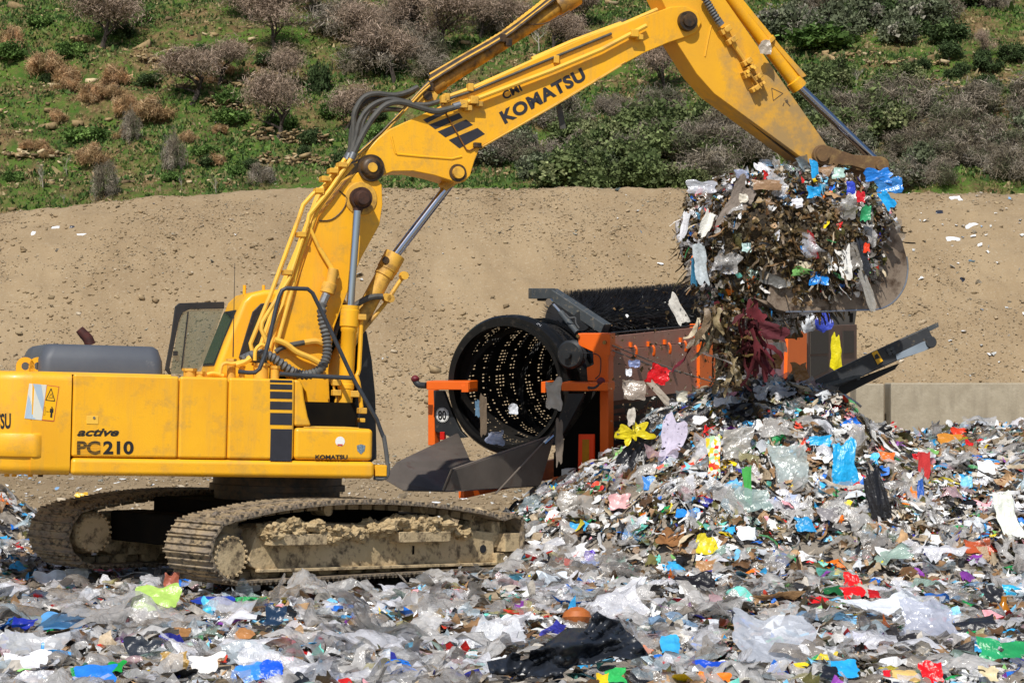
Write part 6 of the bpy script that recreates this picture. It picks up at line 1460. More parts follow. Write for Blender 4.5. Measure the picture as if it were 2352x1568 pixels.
IT(R9, 'plastic_film_sheet', 1390, 330, 520, 340, 'A8ACBC', 'lilac-grey bulging plastic bag right of the glossy roll', 'plastic bag', seed=41, film=.2, standing=.9, n=21, amp=.09)
IT(R9, 'plastic_bag', 1750, 390, 640, 150, '24252A', 'long black folded bag in the right foreground', 'plastic bag', seed=42, n=21, standing=1.1, rot=9)
IT(R9, 'plastic_bag', 1200, 545, 210, 90, '2A2728', 'small black bag below the lilac-grey one', 'plastic bag', seed=43)
IT(R9, 'plastic_bag', 1010, 465, 170, 80, '34302E', 'dark crumpled scrap left of the small black bag', 'plastic bag', seed=44)
IT(R9, 'plastic_sheet', 1430, 870, 230, 190, 'E8141C', 'bright red plastic sheet at the bottom right', 'plastic sheet', seed=45, standing=.6, amp=.12)
IT(R9, 'plastic_sheet', 540, 830, 300, 150, '2AA2E0', 'sky blue torn bag at the bottom, right of centre', 'plastic bag', seed=46, standing=1.0, amp=.2)
IT(R9, 'plastic_bag', 410, 870, 180, 90, '1E2028', 'black scrap touching the sky blue torn bag', 'plastic bag', seed=47, standing=1.0)
IT(R9, 'plastic_sheet', 2010, 640, 220, 200, '2C9C64', 'green glossy plastic sheet at the right edge', 'plastic sheet', seed=48, standing=.7, n=17)
IT(R9, 'plastic_sheet', 2270, 650, 330, 150, '279054', 'dark green plastic flap cut by the right edge', 'plastic sheet', seed=49, standing=.9, n=17)
IT(R9, 'plastic_bag', 2060, 90, 220, 160, '26262A', 'black bag at the right edge of the field', 'plastic bag', seed=50, standing=.8, amp=.25)
IT(R9, 'plastic_bag', 2250, 50, 200, 110, '2FB2E0', 'cyan bag behind the black bag at the right edge', 'plastic bag', seed=51, standing=.8, amp=.25)
IT(R9, 'wrapper', 280, 145, 200, 60, 'D01C20', 'red wrapper cluster above the printed clear bag', 'wrapper', seed=52)
IT(R9, 'wrapper', 640, 50, 230, 110, 'E0181A', 'red and white torn bag behind the glossy roll', 'plastic bag', seed=53)
IT(R9, 'wrapper', 850, 80, 110, 70, 'B01418', 'dark red scrap right of the red and white bag', 'wrapper', seed=54)
IT(R9, 'paper_box', 1160, 885, 260, 80, 'E0BC74', 'cream printed box at the bottom right', 'box', seed=55, amp=.05)
IT(R9, 'wrapper', 980, 885, 80, 60, 'D8202C', 'red label scrap left of the cream box', 'wrapper', seed=56)
IT(R9, 'paper_scrap', 710, 510, 140, 60, 'D8D8EE', 'white and violet printed paper scrap', 'paper', seed=57, amp=.05)
IT(R9, 'plastic_sheet', 560, 330, 230, 110, '8CC8F0', 'pale blue plastic below the glossy roll', 'plastic sheet', seed=58)
IT(R9, 'foil_wrapper', 410, 710, 160, 50, 'D8C040', 'golden foil wrapper in the right foreground', 'wrapper', seed=59)
IT(R9, 'paper_cup', 2000, 870, 180, 110, 'D8C8A0', 'cream bread-like lump near the bottom right', 'food scrap', seed=60, amp=.2)
m = MB(); p = march(Hg, *R9(2130, 320), 15, 30, .1); m.lathe((0, 0, -.05), (.1, 0, 1), [(0, .06), (.02, .075), (.12, .075), (.19, .03), (.20, .026), (.25, .028), (.25, .02)], 20); o = m.build('bottle', pmat('amber_plastic', 'C07A10', rough=.15, trans=.3), loc=p); tag(o, 'small amber plastic bottle standing at the right', 'bottle')
# blue print on the clear bag
for (t, pa, h, rot) in (('AZZ', (2290, 300), .42, -68), ('ONE DAY', (2175, 250), .13, -80)):
    p = at(*q9(*pa), 17.0); me = textmesh(t, h, .0, .01); o = bpy.data.objects.new('bag_print', me); C.objects.link(o); me.materials.append(pmat('blue_print', '3C5CA8', rough=.4))
    Lm = Matrix.Translation(p) @ Matrix.Rotation(R(8), 4, 'X') @ Matrix.Rotation(R(rot), 4, 'Y').inverted() @ Matrix.Rotation(R(90), 4, 'X')
    for v in me.vertices: v.co = Vector((v.co.x, v.co.y, 0))
    o.parent = lf; o.matrix_world = Matrix.Identity(4)
    for v in me.vertices: v.co = (Lm @ v.co)-Vector(lf.location)
# ---- on the heap (k9 crop coordinates)
H = lambda name, x, y, w, h, col, lab, cat, **k: IT(k9, name, x, y, w*.86, h*.9, col, lab, cat, **k)
H('cloth_sheet', 590, 590, 110, 190, 'C4BCD0', 'lavender grey cloth hanging down the left of the heap', 'cloth', seed=1, standing=.25, rough=.8, n=17, amp=.06, ragged=.08, rot=-14, lift=.1)
H('plastic_bag', 460, 620, 120, 230, '1E1E22', 'long black bag stretched beside the lavender cloth', 'plastic bag', seed=2, standing=.2, n=21, amp=.2, rot=-30)
H('plastic_bag', 530, 510, 150, 60, '1C1C20', 'black film between screener panel and heap top', 'plastic bag', seed=3, standing=.3, n=17, rot=25)
fl = H('floral_cloth', 755, 660, 60, 200, 'E4D8A0', 'flower-patterned yellow and red cloth strip down the heap', 'cloth', seed=4, standing=.25, rough=.8, n=21, amp=.08, mat=None)
H('plastic_bag', 1280, 690, 110, 210, '1FA4DE', 'large sky blue torn bag in the middle of the heap', 'plastic bag', seed=5, standing=.25, n=21, amp=.18)
H('plastic_bag', 1180, 595, 110, 45, '1FA4DE', 'sky blue bag tail at the upper left of the large blue bag', 'plastic bag', seed=6, standing=.3, n=13)
H('plastic_film_sheet', 1065, 690, 170, 170, 'B4C0BE', 'clear greenish plastic sheet left of the large blue bag', 'plastic sheet', seed=7, standing=.3, n=21, film=.3, amp=.12)
H('plastic_film_sheet', 850, 600, 130, 130, 'AAA69E', 'grey clear film under the top of the heap', 'plastic sheet', seed=8, standing=.4, n=17, film=.3, amp=.2)
H('plastic_bag', 1410, 820, 90, 240, '1E1C1E', 'long black bag trailing down the right of the heap', 'plastic bag', seed=9, standing=.25, n=21, amp=.2, rot=16)
H('plastic_bag', 865, 470, 110, 60, '1E1D20', 'black bag near the top left of the heap', 'plastic bag', seed=10, standing=.5, amp=.25)
H('plastic_bag', 905, 375, 80, 60, '232024', 'black bag at the very top of the heap', 'plastic bag', seed=11, standing=.5, amp=.25)
H('cloth_strip', 890, 770, 40, 170, '3E9E44', 'green cloth strip hanging in the heap', 'cloth', seed=12, standing=.25, rough=.8)
H('cloth_rag', 1600, 700, 55, 130, 'B82828', 'red cloth rag on the right side of the heap', 'rag', seed=13, standing=.25, rough=.8)
H('plastic_bag', 1575, 665, 50, 50, 'C41C20', 'small red bag above the red rag', 'plastic bag', seed=14, standing=.4)
H('plastic_bag', 1585, 790, 30, 90, '2A58A8', 'blue strip beside the red rag', 'plastic strip', seed=15, standing=.3)
H('plastic_bag', 1850, 715, 90, 80, 'F0F2F6', 'round white bag at the right of the heap', 'plastic bag', seed=16, standing=.5)
H('plastic_bag', 1935, 900, 90, 220, 'E0E4D8', 'long white mesh bag trailing down at the right edge', 'plastic bag', seed=17, standing=.3, n=21, rot=14)
H('plastic_bag', 1815, 1020, 130, 60, 'B0502C', 'rust orange bag at the right foot of the heap', 'plastic bag', seed=18, standing=.7)
H('straw_bundle', 590, 980, 150, 70, '8A5E34', 'brown straw bundle at the foot of the heap', 'straw bundle', seed=19, standing=.9, amp=.25, n=21, rough=.8)
H('plastic_bag', 650, 885, 110, 40, '2C88D8', 'blue bag above the straw bundle', 'plastic bag', seed=20)
H('plastic_bag', 495, 765, 60, 60, '3C84D0', 'small blue bag at the foot of the orange post', 'plastic bag', seed=21, standing=.5)
H('plastic_bag', 725, 1010, 90, 80, 'D4C428', 'yellow bag right of the straw bundle', 'plastic bag', seed=22, standing=.6, amp=.25)
H('plastic_bag', 885, 965, 90, 60, 'E8EEF4', 'white bag right of the yellow bag', 'plastic bag', seed=23, standing=.6)
H('plastic_bag', 1120, 930, 90, 60, '2C90C8', 'blue and black bag low in the middle of the heap', 'plastic bag', seed=24, standing=.6)
H('plastic_bag', 1450, 660, 70, 50, 'E87028', 'orange bag right of the large blue bag', 'plastic bag', seed=25, standing=.5)
H('card_box', 1705, 590, 110, 50, 'C8842C', 'open brown box on the right shoulder of the heap', 'cardboard box', seed=26, standing=.8, amp=.05)
H('plastic_wrapper', 1740, 560, 70, 40, 'E0401C', 'orange red box lid above the brown box', 'box lid', seed=27, standing=.7, amp=.05)
H('plastic_bag', 210, 940, 80, 40, '40A4DC', 'cyan bag near the front of the near track', 'plastic bag', seed=28, standing=.7)
H('plastic_bag', 255, 1055, 50, 45, '5C3CB0', 'violet packet near the foot of the heap', 'packet', seed=29, standing=.6)
H('plastic_bag', 680, 1160, 180, 110, '1C1A1E', 'black torn bag at the foot of the heap', 'plastic bag', seed=30, standing=.8, n=17, amp=.2)
H('burnt_board', 490, 1185, 150, 25, '181410', 'charred flat board in front of the heap', 'board', seed=31, amp=.05)
H('plastic_bag', 110, 1150, 130, 60, 'D4E0EC', 'pale blue-white bag at the left foot of the heap', 'plastic bag', seed=32, standing=.8)
H('plastic_film_sheet', 200, 850, 180, 90, 'A8A29A', 'grey plastic film below the reflector board', 'plastic sheet', seed=33, standing=.6, film=.3)
H('plastic_bag', 1310, 1160, 80, 70, 'D81C1C', 'bright red torn bag in front of the heap', 'plastic bag', seed=34, standing=.7)
H('paper_carton', 1230, 1190, 90, 30, '1C5C30', 'dark green crushed carton right in front of the heap', 'carton', seed=35)
H('plastic_tub', 650, 1190, 80, 40, 'EDEDE8', 'white crushed tub in front of the black torn bag', 'tub', seed=36, standing=.8, amp=.06)
H('card_piece', 720, 1100, 90, 60, 'A87C50', 'brown cardboard flap at the foot of the heap', 'card', seed=37, standing=.6, amp=.06)
H('paper_bag', 790, 440, 80, 50, 'ECECF0', 'crumpled white paper near the top of the heap', 'paper', seed=38, standing=.5)
H('paper_bag', 590+110, 510, 70, 40, 'F2F2F4', 'white paper sheet above the lavender cloth', 'paper', seed=39, standing=.5, amp=.06)
H('plastic_film_sheet', 900, 830, 180, 110, '9AB0AC', 'greenish clear film below the heap middle', 'plastic sheet', seed=40, standing=.4, film=.35)
H('plastic_bag', 1215, 890, 90, 60, '8A8688', 'grey bag low in the heap', 'plastic bag', seed=41, standing=.5)
H('card_piece', 1095, 320, 80, 80, 'A87848', 'crumpled brown card at the foot of the third orange post', 'card', seed=42, D=30.2, standing=True)
H('plastic_bag', 375, 840, 90, 70, 'DDA8A8', 'pink striped bag at the left foot of the heap', 'plastic bag', seed=43, standing=.6)
H('plastic_bag', 1770, 760, 60, 50, '7CC4E8', 'light blue bag left of the round white bag', 'plastic bag', seed=44, standing=.6)
# floral pattern of the strip
fm = bpy.data.materials.new('flower_print'); fm.use_nodes = True; nn = fm.node_tree; bb = nn.nodes['Principled BSDF']; vo = nn.nodes.new('ShaderNodeTexVoronoi'); vo.inputs['Scale'].default_value = 22; tc = nn.nodes.new('ShaderNodeTexCoord'); nn.links.new(tc.outputs['Object'], vo.inputs['Vector'])
cr = nn.nodes.new('ShaderNodeValToRGB'); cr.color_ramp.interpolation = 'CONSTANT'; els = cr.color_ramp.elements; els[0].position = 0; els[0].color = (*lin('E8E4C8'), 1); els[1].position = .3; els[1].color = (*lin('E8C020'), 1)
for po, co in ((.5, 'E06020'), (.62, 'A8C8A0'), (.78, 'E8E8E0'), (.9, 'D03020')): e_ = els.new(po); e_.color = (*lin(co), 1)
sx_ = nn.nodes.new('ShaderNodeSeparateColor'); nn.links.new(vo.outputs['Color'], sx_.inputs[0]); nn.links.new(sx_.outputs[0], cr.inputs[0]); nn.links.new(cr.outputs[0], bb.inputs['Base Color']); bb.inputs['Roughness'].default_value = .8
fl.data.materials[0] = fm
# ---------------------------------------------------------------- load in the bucket
bs = pmat('compacted_organic_waste', '3E3426', '55462E', scale=9, rough=.85, bump=.05, bscale=14, c3='2A2218', c3at=.52, c3scale=12)
BO = M_EXC @ E((1812, 560), 0.0)
ld = MB()
bm = bmesh.new(); bmesh.ops.create_icosphere(bm, subdivisions=6, radius=1)
pxm = BO.y/F
def blob(v):
    d = v.normalized(); rx, rz, ry = 228*pxm, 160*pxm, .78
    x, y, z = d.x, d.y, d.z; p = 2.6
    k = (abs(x)**p+abs(y)**p+abs(z)**p)**(-1/p); q = Vector((x*k*rx, y*k*ry, z*k*rz))
    if q.x > 0: q.x *= .98
    q *= 1+.16*mnoise.noise(q*1.6)+.09*mnoise.noise(q*4)+.05*mnoise.noise(q*10)
    # slumps to the left foot, where the load spills out
    if q.z < 0: q.x = q.x*.93
    if q.z < -.25 and q.x > .15: q.z = -.25+(q.z+.25)*.75
    return q
for v in bm.verts: v.co = blob(v.co)
me = bpy.data.meshes.new('bucket_load'); bm.to_mesh(me)
bm.verts.ensure_lookup_table(); bm.normal_update(); VV = np.array([v.co for v in bm.verts]); NN = np.array([v.normal for v in bm.verts]); bm.free(); me.materials.append(bs); me.shade_smooth()
o = bpy.data.objects.new('bucket_load', me); C.objects.link(o); o.location = BO; tag(o, 'compacted brown waste heaped in the raised bucket', kind='stuff')
def onload(name, n, sz, g, tilt, pal, mat, seed, alpha=(1, 1), cond=None, lab=''):
    rs = np.random.RandomState(seed); ok = NN[:, 1] < .55
    if cond is not None: ok &= cond(VV, rs)
    idx = np.where(ok)[0]; i = rs.choice(idx, n); P = VV[i]+np.array(BO)+rs.randn(n, 3)*.03; s = np.exp(rs.uniform(np.log(sz[0]), np.log(sz[1]), n))
    o = litter(name, P, s, pick(pal, n, rs, alpha), g, tilt, rs, mat, NN[i]); tag(o, lab, kind='stuff')
ORG = [('4A3A22', 6), ('5E4E2C', 5), ('6E5434', 5), ('3A3018', 5), ('7A6644', 2), ('C8C8C0', .7), ('E8E8E8', .4)]
core = lambda V, rs: (((V[:, 0]+.02)/.85)**2+((V[:, 2]+.08)/.62)**2 < 1)
rim = lambda V, rs: ~core(V, rs) | (rs.rand(len(V)) < .12)
onload('load_scraps', 9000, (.025, .08), 4, 1.0, ORG, m_scrap, 1, lab='fine organic scraps in the bucket load')
onload('load_scraps', 4800, (.03, .10), 4, 1.0, ORG+PAL_HEAP, m_scrap, 2, cond=rim, lab='fine mixed scraps around the rim of the bucket load')
onload('load_waste', 620, (.07, .18), 6, .7, ORG[:5]+PAL_HEAP, m_scrap, 3, cond=rim, lab='torn bags and card in the bucket load')
onload('load_film', 260, (.12, .30), 9, .7, PAL_FILM, m_film, 4, (.4, .85), cond=rim, lab='crumpled film around the bucket load')
DBK = BO.y-.80
def G(name, x, y, w, h, col, lab, cat, **k): k.setdefault('standing', True); k.setdefault('D', DBK); return IT(cw, name, x, y, w, h, col, lab, cat, **k)
m = MB(); A_ = [at(*cw(*p), DBK-.02) for p in ((905, 560), (925, 570), (948, 590), (988, 752), (945, 760), (915, 690), (925, 680))]; c0 = A_[0].copy(); m.loft([a-c0 for a in A_], [a-c0+Vector((0, .02, 0)) for a in A_]); o = m.build('red_board', pmat('dark_red_board', '9A1414', '801010', scale=9, rough=.5), loc=c0, smooth=False); tag(o, 'dark red pointed board sticking out of the bucket load', 'board')
G('plastic_bag', 985, 885, 130, 90, '1F86E0', 'bright blue bag low in the bucket load', 'plastic bag', seed=1, amp=.2)
G('plastic_bag', 890, 690, 60, 50, '1C7CC8', 'small blue bag left of the dark red board', 'plastic bag', seed=2)
G('plastic_bag', 1300, 450, 70, 110, '2E9460', 'green bag at the right of the bucket load', 'plastic bag', seed=3)
G('plastic_bag', 955, 150, 50, 110, '1F9ADA', 'blue strip hanging below the link pin', 'plastic strip', seed=4, rot=8)
G('plastic_bag', 955, 305, 90, 80, '1F9ADA', 'blue crumpled bag under the link', 'plastic bag', seed=5)
G('plastic_bag', 1380, 195, 170, 90, '1E78D0', 'blue bag caught on the bucket below the link end', 'plastic bag', seed=6, n=17)
G('plastic_film_sheet', 1460, 260, 170, 110, '2C86D8', 'large translucent blue bag fluttering right of the bucket', 'plastic bag', seed=7, n=17, film=.2)
G('plastic_strip', 1440, 360, 70, 130, '1FA0E4', 'blue strip trailing down the right of the bucket load', 'plastic strip', seed=8, rot=35)
G('plastic_film_sheet', 200, 275, 190, 90, 'C8CAD4', 'clear shiny bag at the upper left of the bucket load', 'plastic bag', seed=9, film=.3, n=17)
G('plastic_bag', 470, 190, 90, 60, '9CA4C0', 'lilac grey film on top of the bucket load', 'plastic bag', seed=10, film=.2)
G('cloth_rag', 440, 400, 150, 330, '84786E', 'long grey-brown cloth draped over the bucket load', 'cloth', seed=11, rough=.8, n=21, rot=-28, amp=.14)
G('cloth_rag', 230, 520, 70, 170, 'E0DED6', 'white rag on the left of the bucket load', 'rag', seed=12, rough=.8, rot=-25, n=17)
G('plastic_bag', 85, 530, 45, 180, 'D8D8DC', 'white strip hanging at the far left of the bucket load', 'plastic strip', seed=13, rot=-8)
G('plastic_bag', 190, 790, 90, 260, 'B4BCC0', 'pale torn bag hanging at the lower left of the bucket load', 'plastic bag', seed=14, n=17, rot=5)
G('plastic_bag', 150, 830, 45, 200, '2C6888', 'teal strip behind the pale torn bag', 'plastic strip', seed=15, D=DBK+.05)
G('cloth_rag', 1160, 790, 90, 210, 'E4E2DC', 'curved white cloth at the lower right of the bucket load', 'cloth', seed=16, rough=.8, n=17, rot=10)
G('plastic_film_sheet', 1220, 740, 130, 170, '8E8880', 'grey clear film right of the curved white cloth', 'plastic sheet', seed=17, film=.3, D=DBK+.02)
G('plastic_bag', 1290, 740, 50, 240, '22242C', 'black strip down the right of the bucket load', 'plastic strip', seed=18, rot=12, n=17)
G('plastic_bag', 1265, 340, 60, 70, 'C81C28', 'red scrap at the upper right of the bucket load', 'scrap', seed=19)
G('plastic_bag', 1305, 680, 40, 60, 'E84018', 'orange scrap on the black strip', 'scrap', seed=20, D=DBK-.04)
G('cardboard', 640, 260, 190, 70, '9A7A5C', 'brown cardboard flap on the upper left of the bucket load', 'cardboard', seed=21, amp=.07)
G('metal_plate', 680, 900, 210, 70, '5C5A56', 'grey flat plate at the lower lip of the bucket', 'plate', seed=22, amp=.04, rot=-22)
G('paper_sheet', 890, 800, 150, 50, 'D4C8AC', 'cream paper sheet under the red board', 'paper', seed=23, amp=.05, rot=-8)
G('plastic_film_sheet', 1310, 960, 60, 290, 'A8A49C', 'long clear film tail hanging below the bucket', 'plastic strip', seed=24, film=.3, rot=20, n=17)
G('plastic_bag', 500, 680, 60, 60, 'BCD8D4', 'pale mint scrap in the bucket load', 'scrap', seed=25)
G('plastic_bag', 1120, 180, 80, 70, 'B8D8CC', 'pale green film at the top of the bucket load', 'plastic bag', seed=26)
G('plastic_bag', 1200, 280, 60, 80, '3048C0', 'blue and white packet at the upper right of the load', 'packet', seed=27)
G('plastic_bag', 840, 380, 70, 60, 'E8E8F0', 'white scrap in the middle of the bucket load', 'scrap', seed=28)
G('fabric', 480, 350, 60, 60, 'D8D0C0', 'beige scrap beside the draped cloth', 'scrap', seed=29)
# ---- stream of waste falling out
rs = np.random.RandomState(77)
def stream(n, sz, g, pal, mat, seed, lab, alpha=(1, 1), spread=1.0, name='falling_waste'):
    rs = np.random.RandomState(seed); t = rs.rand(n)**1.1; py = 700+t*190; pxc = 1650+30*np.sin(t*4)+t*50; px = pxc+rs.randn(n)*27*spread*(1-.2*t)
    P = np.array([at(a, b, 28.0+rs.randn()*.25) for a, b in zip(px, py)]); s = np.exp(rs.uniform(np.log(sz[0]), np.log(sz[1]), n)); o = litter(name, P, s, pick(pal, n, rs, alpha), g, 1.5, rs, mat); tag(o, lab, kind='stuff')
stream(1100, (.02, .07), 4, ORG, m_scrap, 1, 'fine scraps pouring from the bucket')
stream(190, (.06, .15), 6, ORG, m_scrap, 2, 'paper and card pouring from the bucket')
stream(40, (.10, .2), 6, PAL_FILM, m_film, 3, 'film pouring from the bucket', (.4, .85))
n = 900; px = rs.uniform(1400, 1760, n); py = 640+rs.rand(n)**.8*400; P = np.array([at(a, b, 27.6+rs.rand()*2) for a, b in zip(px, py)])
o = litter('flying_scraps', P, .018*np.exp(rs.randn(n)*.5), pick(ORG, n, rs), 4, 1.5, rs, m_scrap); tag(o, 'tiny scraps flying in the air around the falling waste', kind='stuff')
def FL(name, p, w, h, col, lab, cat, D=28.2, **k): k.setdefault('standing', True); return item(name, p[0], p[1], w, h, col, lab, cat, D=D, **k)
FL('plastic_bag', cm(1850, 705), 52, 42, 'D0141C', 'shiny red foil bag flying in front of the brown panel', 'plastic bag', seed=1, rot=-20, n=17)
FL('rubber_glove', cm(1690, 1070), 54, 48, 'DCC820', 'yellow rubber glove-like scrap in the air beside the heap', 'glove', seed=2, n=17, ragged=.6, rot=30)
FL('plastic_film_sheet', cm(1700, 800), 50, 45, 'B8AA9C', 'clear crumpled film flying below the cables', 'plastic sheet', seed=3, film=.35)
FL('plastic_strip', cm(1850, 810), 70, 16, 'B8AC9C', 'twisted clear strip flying right of the crumpled film', 'plastic strip', seed=4, film=.2, rot=-48)
FL('paper_scrap', cm(1665, 690), 14, 16, 'E8ECF4', 'tiny white paper flying by the cable', 'paper', seed=5)
FL('paper_scrap', cm(1700, 635), 26, 16, '7A86B0', 'blue-grey scrap flying below the first hook', 'scrap', seed=6)
FL('paper_scrap', cm(1975, 300), 26, 66, 'D0CCC4', 'white torn strip flying in front of the brush', 'paper', seed=7, rot=32)
FL('paper_scrap', cm(1680, 970), 18, 40, 'C8C0B4', 'pale scrap above the yellow glove', 'scrap', seed=8)
FL('paper_scrap', cm(2000, 840), 26, 26, 'C8C4B4', 'white angular scrap above the heap', 'scrap', seed=9)
red = FL('dark_red_cloth', (1726, 775), 34, 160, '5A161E', 'dark red cloth falling from the bucket', 'cloth', seed=10, rough=.8, n=25, amp=.3, ragged=.16, D=27.75)
FL('dark_red_cloth', (1775, 760), 70, 40, '521620', 'dark red cloth corner flying to the right', 'cloth', seed=11, rough=.8, n=17, rot=-15, ragged=.12, D=27.7)
FL('cardboard', cw(795, 1205), 50, 62, '8A6240', 'ribbed brown cardboard sheet under the bucket', 'cardboard', seed=12, amp=.03, D=29.4, ragged=.05)
FL('paper_bag', cw(330, 1400), 32, 80, 'B0946C', 'tan paper bag falling in front of the orange post', 'paper bag', seed=13)
FL('plastic_bag', cw(900, 1170), 50, 50, 'DDE0E4', 'white bag on top of the rear housing', 'plastic bag', seed=14, D=33.5, amp=.25)
FL('plastic_bag', cw(1020, 1180), 40, 40, '4050B8', 'blue bag right of the white bag on the housing', 'plastic bag', seed=15, D=33.5)
FL('plastic_bag', cw(1100, 1390), 24, 88, 'E4D41C', 'yellow strip hanging over the rear housing', 'plastic strip', seed=16, D=33.3)
FL('card_piece', cw(670, 1440), 50, 40, 'A87440', 'brown box hanging in the falling waste', 'cardboard box', seed=17, D=29)
FL('plastic_bag', cw(720, 1290), 30, 70, 'C4C8BC', 'silvery film strip beside the cardboard sheet', 'plastic strip', seed=18, D=28.8, film=.1)
# rags on the screener
FL('plastic_bag', cm(1190, 830), 36, 64, 'B8B0A4', 'grey rag hanging on the right cross beam of the screener', 'rag', seed=20, D=30.2, n=17)
FL('plastic_bag', cm(820, 1105), 40, 30, 'B8C0D8', 'clear bag with red print on the chute', 'plastic bag', seed=21, D=30.6, film=.2)
FL('plastic_bag', cm(712, 915), 14, 38, '5A7890', 'blue-grey film hanging in the drum mouth', 'plastic strip', seed=22, D=31.0)
FL('cloth_strip', cm(745, 960), 16, 90, '6A5A48', 'brown ragged strip hanging in the drum mouth', 'rag', seed=23, D=31.0, rough=.8)
FL('plastic_bag', cm(935, 920), 22, 22, 'D8DCE4', 'silvery film inside the drum', 'film scrap', seed=24, D=32.2)
FL('plastic_bag', cm(1225, 1130), 16, 100, '7A6E62', 'rag strip hanging from the chute corner', 'rag', seed=25, D=30.2, rough=.8)
FL('plastic_bag', cs(930, 560), 26, 32, 'A89C8C', 'waste scrap caught on the bucket cylinder', 'scrap', seed=26, D=27.9, amp=.25)
FL('plastic_bag', (499, 283), 14, 6, 'D8E0E8', 'white bag lying on the green slope', 'plastic bag', seed=27, D=None, surf=Hh, rng_=(124, 230))
for i, (x, y, w, h, lab) in enumerate(((188, 541, 34, 16, 'white bag on the left part of the earth bank'), (78, 535, 12, 16, 'small pale bag near the left end of the bank'), (128, 522, 18, 10, 'white and red wrapper on the left part of the bank'), (166, 520, 12, 10, 'dark blue scrap on the left part of the bank'), (2195, 456, 26, 18, 'clear bag just under the right rim of the bank'), (2158, 487, 18, 12, 'black scrap under the right rim of the bank'), (2245, 520, 46, 26, 'white crumpled plastic on the right part of the bank'), (2190, 548, 34, 14, 'white torn bag left of the crumpled plastic on the bank'), (2215, 640, 16, 18, 'black scrap low on the right part of the bank'))):
    item('bank_scrap', x, y, w, h, 'DDE0E4' if 'white' in lab or 'clear' in lab or 'pale' in lab else '2A2E3A', lab, 'litter', seed=i, surf=Hd, rng_=(50, 90), standing=.8, n=9)
# yellow scrap behind the far track
item('plastic_bag', 186, 1137, 26, 16, 'E0B010', 'yellow scrap on the yard behind the far track', 'plastic bag', seed=3, standing=.6, D=31.5)
# ================================================================ SCATTERED WASTE (laid round the single items)
def st(o, label): tag(o, label, kind='stuff'); return o
def keepclear(P, rs):
    """drop scattered pieces that would bury a single item"""
    m = np.ones(len(P), bool); px = CX+F*P[:, 0]/P[:, 1]; py = HY-F*(P[:, 2]-CAMZ)/P[:, 1]
    for (ix_, iy_, w, h, D) in ITEMS:
        q = (np.abs(px-ix_) < w*.48) & (py > iy_-h*.4) & (py < iy_+h*.5+(26 if D < 24.5 else 8)) & (P[:, 1] < D+.4)
        m &= ~(q & (rs.rand(len(P)) < .93))
    return m
st(field('fine_waste', 37000, (.03, .09), 4, .8, PAL_FINE, m_scrap, 1, pw=1.5), 'fine shredded scraps between the larger waste')
st(field('mixed_waste', 12500, (.09, .25), 6, .42, PAL_OPQ, m_scrap, 2, pw=1.5, aspect=.9), 'mixed torn paper, card and plastic covering the field')
st(field('plastic_film', 5200, (.12, .40), 9, .28, PAL_FILM, m_film, 3, alpha=(.4, .88), pw=1.8, smooth=True, aspect=.8), 'crumpled translucent plastic film lying over the field')
st(field('plastic_film', 160, (.4, .8), 13, .16, PAL_FILM[:4], m_film, 4, alpha=(.4, .8), pw=2.2, y1=27, drop=.05, smooth=True), 'large clear plastic sheets in the near waste')
onheap = lambda x, y: (Hg(x, y) > .35) & (x > -1.5)
st(field('heap_scraps', 40000, (.03, .10), 4, 1.1, PAL_HEAP, m_scrap, 5, pw=.9, y0=25, y1=36, keep=onheap), 'fine scraps covering the heap')
st(field('heap_waste', 9500, (.08, .22), 6, .8, PAL_HEAP, m_scrap, 6, pw=.9, y0=25, y1=38, keep=onheap, aspect=1.0), 'torn bags, rags and card on the heap')
st(field('heap_film', 1500, (.12, .4), 9, .7, PAL_FILM, m_film, 7, alpha=(.3, .75), pw=.9, y0=25, y1=38, keep=onheap, smooth=True), 'crumpled film on the heap')
rs = np.random.RandomState(31)
n = 1200; y = 30.5+34*rs.rand(n); x = rs.uniform(-1, 1, n)*(.235*y+1); P = np.stack([x, y, Hd(x, y)+.02], -1); LITE = [('E8E8E4', 6), ('C8C8C4', 4), ('8EB4D8', 1), ('3A3A3A', 1)]
st(litter('yard_litter', P, .05*np.exp(rs.randn(n)*.6), pick(LITE, n, rs), 4, .3, rs, m_scrap), 'litter blown over the yard')
n = 1600; y = rs.uniform(62, 78, n); x = rs.uniform(-1, 1, n)*(.235*y+1); w = np.exp(-((x-15)/2.2)**2)+.12; k = rs.rand(n) < w; x = x[k]; y = y[k]; n = len(x)
st(litter('bank_litter', np.stack([x, y, Hd(x, y)+.03], -1), .07*np.exp(rs.randn(n)*.6), pick(LITE, n, rs), 4, .5, rs, m_scrap), 'white litter blown over the earth bank')

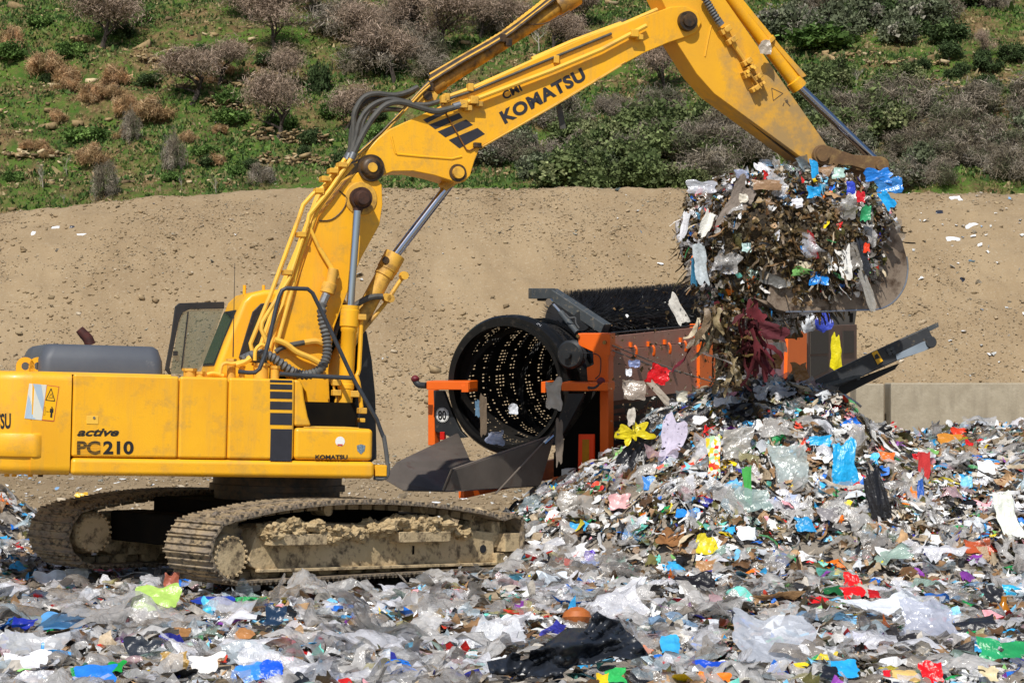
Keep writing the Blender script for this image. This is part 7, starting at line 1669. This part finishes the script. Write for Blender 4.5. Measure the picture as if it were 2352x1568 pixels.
# long strips and rags
rs = np.random.RandomState(91)
PAL_RIB = [('C8C4BE', 8), ('E4E4E4', 7), ('9A8E7E', 7), ('6E5C46', 6), ('B8A88C', 4), ('2A2A2C', 5), ('8A6A48', 4), ('4E4A30', 5), ('3A8AC8', 1), ('B83028', .7), ('48905A', .8), ('C8B83C', .5)]
n = 4200; x = rs.uniform(-1.2, 10, n); y = rs.uniform(25.6, 33, n); k = (Hg(x, y) > .35); x = x[k]; y = y[k]; P = np.stack([x, y, Hg(x, y)+.04], -1); q = keepclear(P, rs); P = P[q]; g = gradn(P[:, 0], P[:, 1]); fl_ = g*np.array([1, 1, 0])*2.2
st(ribbons('waste_strips', P, rs.uniform(.15, .5, len(P)), rs.uniform(.015, .07, len(P)), PAL_RIB, m_scrap, 1, .5, g, flow=fl_), 'long strips and rags trailing down the heap')
n = 2600; x, y = scatter(n, rs, 15.3, 32, 1.6); k = ~footprint(x, y) & (rs.rand(len(x)) < density(x, y)); x = x[k]; y = y[k]; P = np.stack([x, y, Hg(x, y)+.05], -1); q = keepclear(P, rs); P = P[q]
st(ribbons('waste_strips', P, rs.uniform(.1, .4, len(P)), rs.uniform(.012, .06, len(P)), PAL_RIB, m_scrap, 2, .05, gradn(P[:, 0], P[:, 1]), flow=np.zeros((len(P), 3))), 'strips and cords lying over the field')
i = rs.choice(np.where(NN[:, 1] < .4)[0], 750); P = VV[i]+np.array(BO)
st(ribbons('load_strips', P, rs.uniform(.08, .34, len(P)), rs.uniform(.01, .045, len(P)), ORG[:5]+PAL_RIB[2:]+[('C8C4BE', 2)], m_scrap, 3, 1.3, NN[i]), 'strips and rags hanging from the bucket load')
n = 70; t = rs.rand(n); P = np.array([at(1640+40*a+rs.randn()*24, 690+150*a, 27.9+rs.randn()*.2) for a in t])
st(ribbons('hanging_strips', P, rs.uniform(.2, .6, n), rs.uniform(.03, .10, n), [('6E5C46', 5), ('4E4A30', 4), ('8A7A5A', 3), ('B8A88C', 2), ('C8C4BE', 2), ('5A1820', 3)], m_scrap, 4, 2.0), 'long strips hanging below the bucket')
n = 30; P = np.array([at(1708+rs.randn()*13+a*34, 700+100*a, 27.6+rs.randn()*.08) for a in rs.rand(n)])
rc = ribbons('dark_red_cloth', P, rs.uniform(.25, .6, n), rs.uniform(.04, .13, n), [('5E1820', 3), ('4A1016', 2), ('6E2430', 1)], attrmat('cloth_item', rough=.8), 6, 1.6); tag(rc, 'ragged dark red shreds hanging highest in the stream under the bucket', 'cloth')
